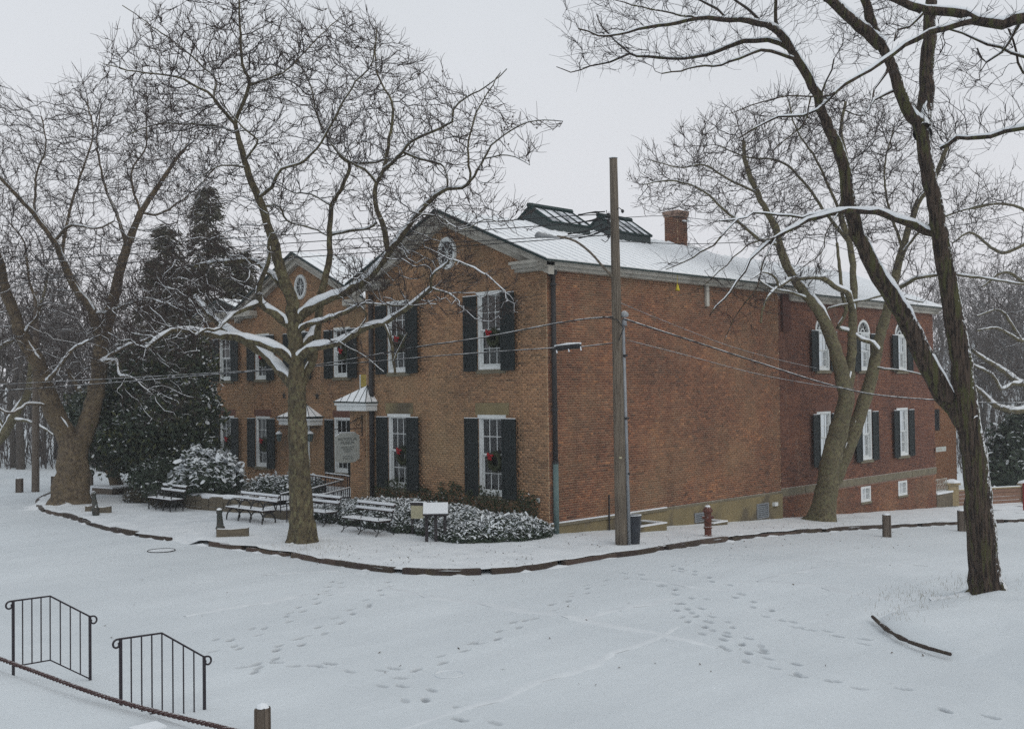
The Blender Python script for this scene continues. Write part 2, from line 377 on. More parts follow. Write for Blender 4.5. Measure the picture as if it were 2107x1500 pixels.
trails = [
 [(720,1190),(670,1222),(620,1255),(560,1290),(500,1313),(440,1342)],
 [(815,1190),(770,1228),(735,1250),(680,1285),(600,1330),(500,1388)],
 [(430,1372),(520,1366),(580,1365),(700,1372),(800,1385),(850,1388),(880,1376),(930,1340),(1000,1315),(1110,1262),(1230,1205),(1290,1185)],
 [(800,1394),(830,1405),(890,1432),(940,1465),(1020,1500)],
 [(1265,1172),(1340,1192),(1400,1225),(1440,1262),(1500,1292),(1560,1335),(1620,1368),(1680,1398),(1790,1415),(1900,1425)],
 [(1390,1163),(1480,1200),(1560,1250),(1620,1280),(1700,1300),(1780,1322)],
 [(1395,1245),(1430,1280),(1455,1305),(1520,1342),(1600,1380),(1660,1390)],
 [(1360,1178),(1410,1160),(1470,1152),(1530,1140)],
 [(1900,1440),(1960,1462),(2030,1478)],
]
feet = []
rf = random.Random(4)
for tr_p in trails:
    P = catmull([ground(px, py, -.13) for px, py in tr_p], .05)
    acc = 0; side = 1
    for i in range(1, len(P)):
        acc += np.linalg.norm(P[i] - P[i-1])
        if acc > .46:
            acc = rf.uniform(-.1, .1); side = -side
            t = P[i] - P[i-1]; t /= np.linalg.norm(t); n = np.array([-t[1], t[0], 0])
            c = P[i] + n * side * rf.uniform(.06, .17)
            a = math.atan2(t[1], t[0]) + rf.uniform(-.3, .3)
            feet.append((c[0], c[1], a, rf.uniform(.45, 1.)))
            if rf.random() < .35:
                feet.append((c[0] + rf.uniform(-.3, .3), c[1] + rf.uniform(-.3, .3), a + rf.uniform(-.2, .2), rf.uniform(.35, .8)))
feet = np.array(feet)
def press(x, y):
    """how far boots pressed the snow at (x,y)"""
    p = np.zeros_like(x); rim = np.zeros_like(x)
    for fx, fy, a, s in feet:
        dx = x - fx; dy = y - fy
        u = dx * math.cos(a) + dy * math.sin(a); v = -dx * math.sin(a) + dy * math.cos(a)
        q = (u / .145) ** 2 + (v / (.056 + .012 * np.clip(u / .16, -1, 1))) ** 2
        p = np.maximum(p, s * np.clip((1.2 - q) * 2.4, 0, 1)); rim = np.maximum(rim, s * np.exp(-(np.sqrt(q) - 1.25) ** 2 * 14))
    return p, rim
def axis_vals(lo, hi, step, far):
    v = list(np.arange(lo, hi + 1e-6, step)); s = step
    a = [lo]; 
    while a[-1] > -far: s *= 1.35; a.append(a[-1] - s)
    s = step; c = [hi]
    while c[-1] < far: s *= 1.35; c.append(c[-1] + s)
    return np.array(a[:0:-1] + v + c[1:])
gx = axis_vals(-22, 14, .5, 210); gy = axis_vals(-20, 14, .5, 210)
GX, GY = np.meshgrid(gx, gy, indexing='ij'); GZ = terrain(GX, GY)
V = np.stack([GX, GY, GZ], -1).reshape(-1, 3); nx, ny = len(gx), len(gy)
ci, cj = np.meshgrid(np.arange(nx - 1), np.arange(ny - 1), indexing='ij')
hasfoot = np.zeros((nx - 1, ny - 1), bool)
for fx, fy, a, s in feet:
    for dx in (-.26, 0, .26):
        for dy in (-.26, 0, .26):
            i = np.searchsorted(gx, fx + dx) - 1; j = np.searchsorted(gy, fy + dy) - 1; hasfoot[i, j] = True
k = (ci * ny + cj)[~hasfoot]
F = np.stack([k, k + ny, k + ny + 1, k + 1], -1)
VV = [V]; FF = [F]; PR = [np.zeros(len(V))]; off = len(V); NS = 18
tt = np.linspace(0, 1, NS + 1); ta, tb = np.meshgrid(tt, tt, indexing='ij')
for i, j in zip(*np.nonzero(hasfoot)):
    x0, x1, y0, y1 = gx[i], gx[i+1], gy[j], gy[j+1]
    X = x0 + (x1 - x0) * ta; Y = y0 + (y1 - y0) * tb
    z00, z10, z11, z01 = GZ[i, j], GZ[i+1, j], GZ[i+1, j+1], GZ[i, j+1]
    Z = z00*(1-ta)*(1-tb) + z10*ta*(1-tb) + z11*ta*tb + z01*(1-ta)*tb
    near = [f for f in feet if x0 - .3 < f[0] < x1 + .3 and y0 - .3 < f[1] < y1 + .3]
    sv = feet; feet = near; p, rim = press(X, Y); feet = sv
    Z = Z - .038 * p + .010 * rim * (p <= 0)
    VV.append(np.stack([X, Y, Z], -1).reshape(-1, 3)); PR.append(p.ravel())
    ii, jj = np.meshgrid(np.arange(NS), np.arange(NS), indexing='ij'); kk = (ii * (NS + 1) + jj).ravel() + off
    FF.append(np.stack([kk, kk + NS + 1, kk + NS + 2, kk + 1], -1)); off += (NS + 1) ** 2
g = fastmesh('ground', np.concatenate(VV), np.concatenate(FF), 'snow_road', smooth=True, tone=np.concatenate(PR), attr='press')
tag(g, 'snow covered street and ground crossed by lines of boot prints', kind='structure')

# ridges of whiter snow that tyres threw up on the street
ridges = [([(1560,1196),(1640,1200),(1720,1212),(1810,1229),(1880,1236)], .30), ([(1440,1141),(1600,1152),(1720,1155),(1850,1161),(1990,1168)], .20),
 ([(380,1268),(500,1246),(640,1224),(780,1211)], .22), ([(780,1208),(950,1238),(1100,1258),(1200,1276),(1320,1300),(1480,1332)], .26),
 ([(400,1199),(560,1181),(690,1176),(760,1180)], .18), ([(1190,1277),(1290,1250),(1400,1228)], .22), ([(800,1510),(1000,1442),(1200,1372),(1400,1290)], .18),
 ([(1270,1192),(1380,1200),(1480,1212),(1560,1214)], .16), ([(1560,1196),(1620,1180),(1750,1163)], .2)]
bd = B()
for pts, w in ridges:
    P = catmull([ground(px, py, -.13) for px, py in pts], .35)
    t = np.gradient(P, axis=0); t /= np.linalg.norm(t, axis=1)[:, None]
    n = np.stack([-t[:, 1], t[:, 0], 0 * t[:, 0]], -1); k = len(bd.v); m = len(P)
    env = np.sin(np.pi * np.linspace(0.03, .97, m)) ** .4
    for q, h in ((-1, -.012), (-.4, .006), (.3, .0055), (1, -.012)):
        wob = .6 + .4 * np.sin(np.arange(m) * 1.7 + q * 3) * np.sin(np.arange(m) * .53 + q)
        X = P + n * (q * w * 1.7 * env * wob)[:, None] + n * (.06 * np.sin(np.arange(m) * .9))[:, None]
        z = terrain(X[:, 0], X[:, 1]) + h
        bd.v += [(float(a), float(b_), float(c_)) for a, b_, c_ in zip(X[:, 0], X[:, 1], z)]
    for r_ in range(3):
        for i in range(m - 1): bd.f.append((k + r_*m + i, k + r_*m + i + 1, k + (r_+1)*m + i + 1, k + (r_+1)*m + i))
tag(bd.build('snow_ridges', 'snow_ridge', smooth=True), 'low ridges of whiter snow thrown up along the wheel tracks', kind='stuff')

# ------------------------------------------------------------------ pavement and its kerb
kerb_px = [(85,1045),(145,1060),(210,1081),(275,1094),(345,1104),(395,1109),(480,1120),(557,1131),(640,1145),(720,1158),(784,1166),(850,1171),(920,1173),(990,1171),(1060,1166),(1147,1155),(1237,1141),(1356,1125),(1470,1108),(1584,1095),(1700,1087),(1767,1082),(1927,1075),(2053,1069),(2107,1067),(2180,1064)]
KP = catmull([(-3.5, 27, 0), (-5.6, 23.5, 0)] + [ground(px, py) for px, py in kerb_px] + [(40, -7.5, gz(40))], .3)
kd_ = np.concatenate([[0], np.cumsum(np.linalg.norm(np.diff(KP, axis=0), axis=1))])
inner = []
for p in KP:
    x, y = p[0], p[1]
    if y > 3: inner.append((5.0, y + 2.0))
    elif x < 1:
        w_ = np.clip((y + 3.6) / 6.6, 0, 1); inner.append((4.0, .8 + w_ * 4.2))
    else: inner.append((x + 2.5 if x < 30 else x, .8 if x < 26.5 else 7.0))
inner = np.array(inner)
ns = 26; ts = np.linspace(0, 1, ns) ** 1.3
tg = np.gradient(KP[:, :2], axis=0); tg /= np.linalg.norm(tg, axis=1)[:, None]; nin = np.stack([tg[:, 1] * 0 - tg[:, 1], tg[:, 0]], -1)
W = []
for a in ts:
    P2 = KP[:, :2] * (1 - a) + inner * a
    W.append(P2)
W = np.array(W)
rg = np.random.default_rng(3)
W[0] = KP[:, :2] + nin * (.05 + .06 * np.sin(np.arange(len(KP)) * .9) + rg.uniform(-.05, .05, len(KP)))[:, None] * np.sign(((inner - KP[:, :2]) * nin).sum(1))[:, None]
def walk_z(x, y):
    return gz(x) + .012 * np.sin(x * 2.3 + 1.1 * y) * np.sin(1.7 * y - x) + .02 * np.sin(.6 * x) * np.sin(.5 * y)
Z = walk_z(W[..., 0], W[..., 1]) + rg.uniform(-.006, .006, W.shape[:2]); Z[0] -= .015
_gm = (KP[:, 0] < -6) & (KP[:, 1] < ground(345, 1104)[1] + .1) & (KP[:, 1] > ground(395, 1109)[1] - .2); Z[0, _gm] -= .16; Z[1, _gm] -= .09; Z[2, _gm] -= .03; W[0, _gm] -= nin[_gm] * .35 * np.sign(((inner - KP[:, :2]) * nin).sum(1))[_gm][:, None]
Z[0] += terrain(W[0, :, 0], W[0, :, 1]) * 0
V = np.concatenate([W, Z[..., None]], -1).reshape(-1, 3); m = len(KP)
a_, b_ = np.meshgrid(np.arange(ns - 1), np.arange(m - 1), indexing='ij'); k = (a_ * m + b_).ravel()
sw = fastmesh('pavement', V, np.stack([k, k + m, k + m + 1, k + 1], -1)[:, ::-1], 'snow_walk', smooth=True)
tag(sw, 'snow covered pavement around the brick building', kind='structure')
kerb = thing('kerb', 'long curved kerb of dark stones along the snowy pavement', 'kerb'); kerb['kind'] = 'structure'; del kerb['category']
s = .4; rk = random.Random(2); gap0 = None
gapA, gapB = ground(345, 1104), ground(395, 1109)
while s < kd_[-1] - 2.2:
    L = rk.uniform(1.5, 2.3); s1 = s + L - .06
    idx = [np.searchsorted(kd_, s + (s1 - s) * q) for q in (0, .33, .66, 1)]
    P = [KP[min(i, m - 1)] for i in idx]; mid = (P[1] + P[2]) / 2
    if not (gapB[1] < mid[1] < gapA[1] + .2 and mid[0] < -6):
        bd = B(); hz = rk.uniform(-.035, .03); ww = .17
        out = []
        for i, p in zip(idx, P):
            n = nin[min(i, m - 1)]; sg = np.sign(np.dot(inner[min(i, m - 1)] - KP[min(i, m - 1), :2], n)); n = n * sg
            zz = float(gz(p[0]))
            out.append([(p[0] - n[0]*.02, p[1] - n[1]*.02, zz - .32), (p[0] + n[0]*ww, p[1] + n[1]*ww, zz - .32), (p[0] + n[0]*ww, p[1] + n[1]*ww, zz - .02 + hz), (p[0] + n[0]*.015, p[1] + n[1]*.015, zz - .012 + hz), (p[0], p[1], zz - .03 + hz)])
        for r_ in out: bd.v += [tuple(map(float, q)) for q in r_]
        for r_ in range(3): bd.f += [(r_*5 + j, r_*5 + (j+1) % 5, (r_+1)*5 + (j+1) % 5, (r_+1)*5 + j) for j in range(5)]
        bd.f += [(4, 3, 2, 1, 0), (15, 16, 17, 18, 19)]
        bd.build('kerb_stone', 'kerb' if rk.random() < .6 else 'kerb2', kerb)
    s += L
# snow patches lapping over the kerb stones
bd = B()
for i in range(8, m - 8, 3):
    if rk.random() < .85:
        p = KP[i]; n = nin[i]; sg = np.sign(np.dot(inner[i] - KP[i, :2], n)); n = n * sg
        c = (p[0] - n[0]*.03, p[1] - n[1]*.03, float(gz(p[0])) - .135); rx = rk.uniform(.15, .5)
        t = tg[i]; k = len(bd.v)
        for q in range(8):
            w = 2*math.pi*q/8; u = math.cos(w)*rx; v_ = math.sin(w)*rk.uniform(.05, .13)
            bd.v.append((c[0]+t[0]*u+n[0]*v_, c[1]+t[1]*u+n[1]*v_, c[2] - .01))
        bd.v.append((c[0] + n[0]*.03, c[1] + n[1]*.03, c[2] + rk.uniform(.02, .06)))
        bd.f += [(k + q, k + (q+1) % 8, k + 8) for q in range(8)]
tag(bd.build('snow_drifts', 'snow', smooth=True), 'small drifts of snow banked against the kerb', kind='stuff')

# ------------------------------------------------------------------ island with the big tree
isl = [ground(px, py) for px, py in [(2107,1190),(1990,1205),(1900,1222),(1830,1240),(1797,1262),(1812,1285),(1868,1312),(1955,1341),(2040,1372),(2150,1420)]]
isl = catmull([np.array([6.5, -13.6, 0.]), np.array([4., -12.9, 0.])] + isl + [np.array([-7.2, -17.5, 0.]), np.array([-5.4, -19.4, 0.]), np.array([-1., -20.2, 0.]), np.array([4.2, -19., 0.]), np.array([6.8, -16.4, 0.]), np.array([6.5, -13.6, 0.])], .25)
cen = np.array([-.6, -15.6, 0]); V = []; nr = 16; mI = len(isl)
for a in np.linspace(0, 1, nr):
    for p in isl:
        q = p + (cen - p) * a
        d = a * np.linalg.norm(cen - p)
        zt = float(terrain(q[0], q[1])); h = (.11 + .17 * (1 - math.exp(-d * .9))) * min(1., d / (.35 if p[0] > -6.4 and p[1] < -12.2 and p[1] > -14.7 else 1.6)) + .03 * math.sin(q[0] * 2.2) * math.sin(q[1] * 1.9 + 1)
        r2 = math.hypot(q[0] + 1.27, q[1] + 13.13); h += .06 * math.exp(-(r2 / .62) ** 2) + .05 * math.sin(q[0]*5) * math.sin(q[1]*4.3) * math.exp(-(r2 / 1.4) ** 2)
        V.append((q[0], q[1], zt + h - (.05 if a == 0 else 0)))
k = np.array([i * mI + j for i in range(nr - 1) for j in range(mI - 1)])
islo = fastmesh('island', np.array(V), np.stack([k, k + mI, k + mI + 1, k + 1], -1), 'snow_road', smooth=True)
tag(islo, 'raised snow covered grass island under the big leaning tree', kind='structure')
ik = thing('island_kerb', 'short dark kerb along the edge of the snowy island', 'kerb'); ik['kind'] = 'structure'; del ik['category']
for run in ([(1795,1266),(1822,1290),(1852,1309),(1866,1315)], [(1869,1317),(1905,1329),(1956,1343)]):
    P = catmull([ground(px, py, -.02) for px, py in run], .3); bd = B(); rr = [.03] + [.036 + .012 * math.sin(i * 3.7) for i in range(len(P) - 2)] + [.03]
    bd.tube([p + np.array([0, 0, -.02]) for p in P], rr, 6); bd.build('kerb_stone', 'kerb', ik)

# ================================================================== THE BRICK BUILDING
bld = thing('museum_building', 'old two storey red brick museum with white snowy roof and green shutters', 'building', (0, 0, 0))
FF_ = ((0, 0, 0), (0, 1, 0), (-1, 0, 0))        # front gable: u = Y
FR_ = ((0, 0, 0), (1, 0, 0), (0, -1, 0))        # long side: u = X
FL_ = ((3.0, 0, 0), (0, 1, 0), (-1, 0, 0))      # left pavilion front
FB_ = ((0, .1, 0), (1, 0, 0), (0, -1, 0))       # rear part of the long side
BR = {}
def bricks(fr, u0, u1, z0, top, holes, seed, cluster=True):
    """brick boxes on wall frame; top = function u->z; holes = list of (ua,ub,za,zb) or callables z->(ua,ub)|None"""
    rnd = np.random.default_rng(seed); out = []
    zz = z0; row = 0; ch = .0725
    zmax = max(top(u) for u in np.linspace(u0, u1, 41))
    while zz < zmax:
        zc = zz + ch / 2
        hd = (row % 6 == 5); L = .109 if hd else .214
        segs = [(u0, u1)]
        for h in holes:
            iv = h(zc) if callable(h) else ((h[0], h[1]) if h[2] < zc < h[3] else None)
            if iv is None: continue
            ns_ = []
            for a, b_ in segs:
                if iv[1] <= a or iv[0] >= b_: ns_.append((a, b_)); continue
                if iv[0] > a: ns_.append((a, iv[0]))
                if iv[1] < b_: ns_.append((iv[1], b_))
            segs = ns_
        offs = (row % 2) * L / 2 + (rnd.random() * .02)
        for a, b_ in segs:
            n0 = math.floor((a - offs) / L); u = n0 * L + offs
            while u < b_:
                ua, ub = max(u, a) + .006, min(u + L, b_) - .006
                if ub - ua > .03 and top((ua + ub) / 2) > zz + ch - .01:
                    out.append((ua, ub, zz + .0062, zz + ch - .0062))
                u += L
        zz += ch; row += 1
    A = np.array(out); n = len(A)
    dep = .009 + rnd.normal(0, .002, n)
    tone = rnd.beta(2.2, 2.4, n)
    cl = .5 + .5 * np.sin(A[:, 0] * 1.1 + seed) * np.sin(A[:, 2] * 1.4 + seed * 2)
    tone = np.clip((tone - .5) * .85 + .5 + .30 * (cl - .5) + (rnd.random(n) < .06) * rnd.uniform(-.5, .5, n), 0, 1)
    return A, dep, tone
def boxes_to_mesh(fr, A, dep):
    o, U, N = map(np.array, fr); n = len(A)
    V = np.zeros((n, 8, 3))
    us = A[:, [0, 1, 1, 0, 0, 1, 1, 0]]; zs = A[:, [2, 2, 2, 2, 3, 3, 3, 3]]
    nn = np.zeros((n, 8)); nn[:, [0, 1, 4, 5]] = dep[:, None]; nn[:, [2, 3, 6, 7]] = -.004
    V = o + us[..., None] * U + nn[..., None] * N + zs[..., None] * np.array([0, 0, 1.])
    F = (np.arange(n)[:, None, None] * 8 + BOXF[None]).reshape(n, 6, 4)
    keep = [0, 1, 2, 3, 5]; F = F[:, keep]
    return V.reshape(-1, 3), F.reshape(-1, 4)
def add_bricks(fr, u0, u1, z0, top, holes, seed, mat, singles=0, key=None):
    A, dep, tone = bricks(fr, u0, u1, z0, top, holes, seed)
    if singles:
        sc = key(A); idx = np.argsort(sc)[:singles]; rest = np.setdiff1d(np.arange(len(A)), idx)
        cache = {}
        o, U, N = map(np.array, fr)
        for i in idx:
            w = round(A[i, 1] - A[i, 0], 3); tk = (w, int(tone[i] * 7.99))
            if tk not in cache:
                Vb, Fb = boxes_to_mesh(fr, np.array([[0, w, 0, A[i, 3] - A[i, 2]]]), np.array([.009]))
                Vb = Vb - o
                ob = fastmesh('brick', Vb, Fb, mat, bld, tone=np.full(len(Fb), (tk[1] + .5) / 8)); cache[tk] = ob
            else:
                ob = cache[tk].copy(); COL.objects.link(ob)
            ob.location = tuple(o + U * A[i, 0] + N * float(dep[i] - .009) + np.array([0, 0, A[i, 2]]))
        A, dep, tone = A[rest], dep[rest], tone[rest]
    V, F = boxes_to_mesh(fr, A, dep)
    ob = fastmesh('brickwork', V, F, mat, bld, tone=np.repeat(tone, 5)); ob['kind'] = 'stuff'
    return ob
def wall_back(fr, u0, u1, z0, z1, holes, mat, thick=.25, gable=None, name='wall'):
    """mortar plane with real openings"""
    us = sorted({u0, u1, *[h[0] for h in holes], *[h[1] for h in holes]}); zs = sorted({z0, z1, *[h[2] for h in holes], *[h[3] for h in holes]})
    bd = B(fr)
    for i in range(len(us) - 1):
        for j in range(len(zs) - 1):
            uc, zc = (us[i] + us[i+1]) / 2, (zs[j] + zs[j+1]) / 2
            if any(h[0] < uc < h[1] and h[2] < zc < h[3] for h in holes) or not (u0 <= uc <= u1 and z0 <= zc <= z1): continue
            k = len(bd.v)
            bd.v += [bd.P((us[i], 0, zs[j])), bd.P((us[i+1], 0, zs[j])), bd.P((us[i+1], 0, zs[j+1])), bd.P((us[i], 0, zs[j+1]))]; bd.f.append((k, k+1, k+2, k+3))
    for a, b_, c, d in holes:   # reveals
        for q in (((a, 0, c), (a, -.22, c), (a, -.22, d), (a, 0, d)), ((b_, 0, c), (b_, 0, d), (b_, -.22, d), (b_, -.22, c)), ((a, 0, d), (a, -.22, d), (b_, -.22, d), (b_, 0, d)), ((a, 0, c), (b_, 0, c), (b_, -.22, c), (a, -.22, c))):
            bd.poly(q, [(0, 1, 2, 3)])
    if gable: bd.poly([(u0, 0, z1)] + [(u, 0, z) for u, z in gable] + [(u1, 0, z1)], [tuple(range(len(gable) + 2))])
    return bd.build(name, mat, bld)

# openings: (u0,u1,z0,z1)
oF = [(1.78, 2.96, .98, 3.46), (6.32, 7.46, .98, 3.46), (1.78, 2.96, 4.88, 7.30), (6.32, 7.46, 4.88, 7.30)]
oL = [(19.53, 20.67, .97, 3.2), (13.6, 14.74, .97, 3.2), (22.5, 23.73, .97, 3.2), (10.4, 11.6, .97, 3.2),
      (19.53, 20.67, 4.84, 6.86), (13.6, 14.74, 4.84, 6.86), (22.5, 23.73, 4.84, 6.86), (10.4, 11.6, 4.84, 6.86), (16.75, 17.75, 4.84, 6.86)]
oB = [(15.8, 16.9, 1.08, 3.2), (19.3, 20.4, 1.08, 3.2), (22.78, 23.88, 1.08, 3.2)]
oBu = [(15.8, 16.9, 4.86, 7.0), (19.3, 20.4, 4.86, 7.0), (22.78, 23.88, 4.86, 7.0)]
oBb = [(19.33, 20.2, -.68, -.04), (22.78, 23.66, -.68, -.04)]
slope = .42
topF = lambda u: min(7.9 if 0 else 99, 9.93 - slope * abs(4.35 - u))
topL = lambda u: (10.1 - slope * abs(17.05 - u)) if 12.3 < u < 21.8 else 7.85
def oval(uc, zc, a, b_): return lambda z: (uc - a * math.sqrt(max(0, 1 - ((z - zc) / b_) ** 2)), uc + a * math.sqrt(max(0, 1 - ((z - zc) / b_) ** 2))) if abs(z - zc) < b_ else None
# lintel blocks above the ground floor windows interrupt the brickwork
lintF = [(1.62, 3.12, 3.46, 3.84), (6.16, 7.62, 3.46, 3.84)]
lintL = [(u0 - .12, u1 + .12, 3.2, 3.5) for u0, u1, a, b_ in oL[:4]]
lintB = [(u0 - .12, u1 + .12, 3.2, 3.52) for u0, u1, a, b_ in oB]
silF = [(a - .06, b_ + .06, c - .13, c) for a, b_, c, d in oF]
key = lambda A: A[:, 0] + .12 * np.abs(A[:, 2] - 2.6)
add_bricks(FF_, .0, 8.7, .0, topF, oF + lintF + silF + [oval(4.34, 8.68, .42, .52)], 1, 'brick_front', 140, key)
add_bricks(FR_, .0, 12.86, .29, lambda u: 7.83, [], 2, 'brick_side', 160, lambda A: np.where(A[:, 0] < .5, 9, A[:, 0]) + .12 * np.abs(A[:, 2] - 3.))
wall_back(FF_, .0, 8.7, -.3, 7.83, oF, 'mortar', gable=[(0, 8.1), (4.35, 9.93), (8.7, 8.1)])
wall_back(FR_, .0, 12.86, -1.6, 7.95, [], 'mortar')
archs = []
for a, b_, c, d in oBu:
    uc, r_ = (a + b_) / 2, (b_ - a) / 2
    archs += [(a, b_, c, 6.45), (lambda z, uc=uc, r_=r_: (uc - r_ * math.sqrt(max(0, 1 - ((z - 6.45) / .56) ** 2)), uc + r_ * math.sqrt(max(0, 1 - ((z - 6.45) / .56) ** 2))) if 6.45 <= z < 7.01 else None)]
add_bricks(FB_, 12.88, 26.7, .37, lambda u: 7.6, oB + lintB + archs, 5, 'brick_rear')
add_bricks(FB_, 12.88, 26.7, -1.95, lambda u: .06, oBb, 6, 'brick_side')
wall_back(FB_, 12.86, 26.7, -2.3, 7.7, oB + oBu + oBb, 'mortar_rear')
for a, b_, c, d in oBu:     # the mortar around each arch
    uc, r_ = (a + b_) / 2, (b_ - a) / 2; bd = B(FB_); pts = []
    n = 10
    for i in range(n + 1):
        w = math.pi * i / n; pts.append((uc + r_ * math.cos(w), -.002, 6.45 + .56 * math.sin(w)))
    for i in range(n):
        u0_, z0_ = pts[i][0], pts[i][2]; u1_, z1_ = pts[i+1][0], pts[i+1][2]
        bd.poly([(u0_, -.002, z0_), (u1_, -.002, z1_), (u1_, -.002, 7.005), (u0_, -.002, 7.005)], [(0, 1, 2, 3)])
    bd.build('arch_infill', 'mortar_rear', bld)
doorL = (16.5, 17.6, .3, 2.95)
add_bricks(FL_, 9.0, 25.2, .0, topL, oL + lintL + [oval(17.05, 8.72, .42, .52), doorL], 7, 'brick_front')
wall_back(FL_, 8.7, 25.2, -.3, 7.85, oL + [doorL], 'mortar', gable=[(12.35, 7.98), (17.05, 10.1), (21.75, 7.98)])
# one storey porch block in the nook
porchF = ((.0, 0, 0), (0, 1, 0), (-1, 0, 0))
add_bricks(porchF, 8.72, 9.66, -.1, lambda u: 3.72, [], 9, 'brick_front')
wall_back(porchF, 8.7, 9.66, -.3, 3.75, [], 'mortar')
bd = B(); bd.box((.004, 9.655, -.3), (2.98, 9.66, 3.75)); bd.box((.01, 8.7, 3.74), (2.98, 9.66, 3.78)); bd.build('wall', 'mortar', bld)
# hidden sides and back so that the rooms are closed
bd = B(); bd.box((.02, 8.69, -.3), (3.0, 8.71, 8.1)); bd.box((3.2, 25.18, -.3), (14, 25.2, 7.8)); bd.box((13.9, 8.7, -1), (14, 25.2, 7.8)); bd.box((14, 8.7, -1), (26.6, 8.8, 7.6)); bd.box((26.5, .3, -2.2), (26.69, 8.8, 7.6))
bd.build('wall', 'mortar', bld)
bd = B()   # floors and a dark spine wall inside
for z in (.05, 4.1, 7.6): bd.box((.4, .4, z), (12.6, 8.5, z + .15)); bd.box((3.4, 8.9, z), (13.8, 25, z + .15)); bd.box((13.2, .5, z - .1), (26.3, 8.6, z + .02))
bd.box((2.6, .4, .2), (2.7, 8.5, 7.5)); bd.box((5.6, 8.9, .2), (5.7, 25, 7.5)); bd.box((13.2, 2.8, -1.5), (26.3, 2.9, 7.5)); bd.box((.3, 4.0, .2), (2.6, 4.1, 7.5))
bd.build('interior_wall', 'roomdark', bld)

# foundations and ledges
bd = B(FR_); bd.box((.0, .0, -1.4), (12.86, .06, .20)); bd.build('foundation', 'stone', bld)
bd = B(FR_); bd.box((.0, 0, .20), (5.6, .11, .285)); bd.build('ledge', 'ledge', bld)
bd = B(FR_); bd.box((.0, 0, .286), (5.6, .10, .315)); bd.build('ledge_snow', 'snow', bld)
bd = B(FR_); bd.box((5.61, 0, .20), (12.86, .045, .288)); bd.build('ledge', 'ledge', bld)
bd = B(FB_); u = 12.9
rr_ = random.Random(5)
while u < 26.6:
    L = min(rr_.uniform(1.2, 2.2), 26.7 - u); b2 = B(FB_); b2.box((u, -.01, .07), (u + L - .02, .05 + rr_.uniform(0, .015), .355)); b2.build('ledge_stone', 'ledge', bld); u += L
bd = B(FF_); bd.box((.0, 0, -.3), (8.7, .05, .06)); bd.build('foundation', 'stone', bld)
# dark brick pier where the two halves of the long side meet
bd = B(FB_); bd.box((13.2, .0, 6.35), (13.8, .12, 7.82)); bd.build('pier', 'brick_rear', bld)

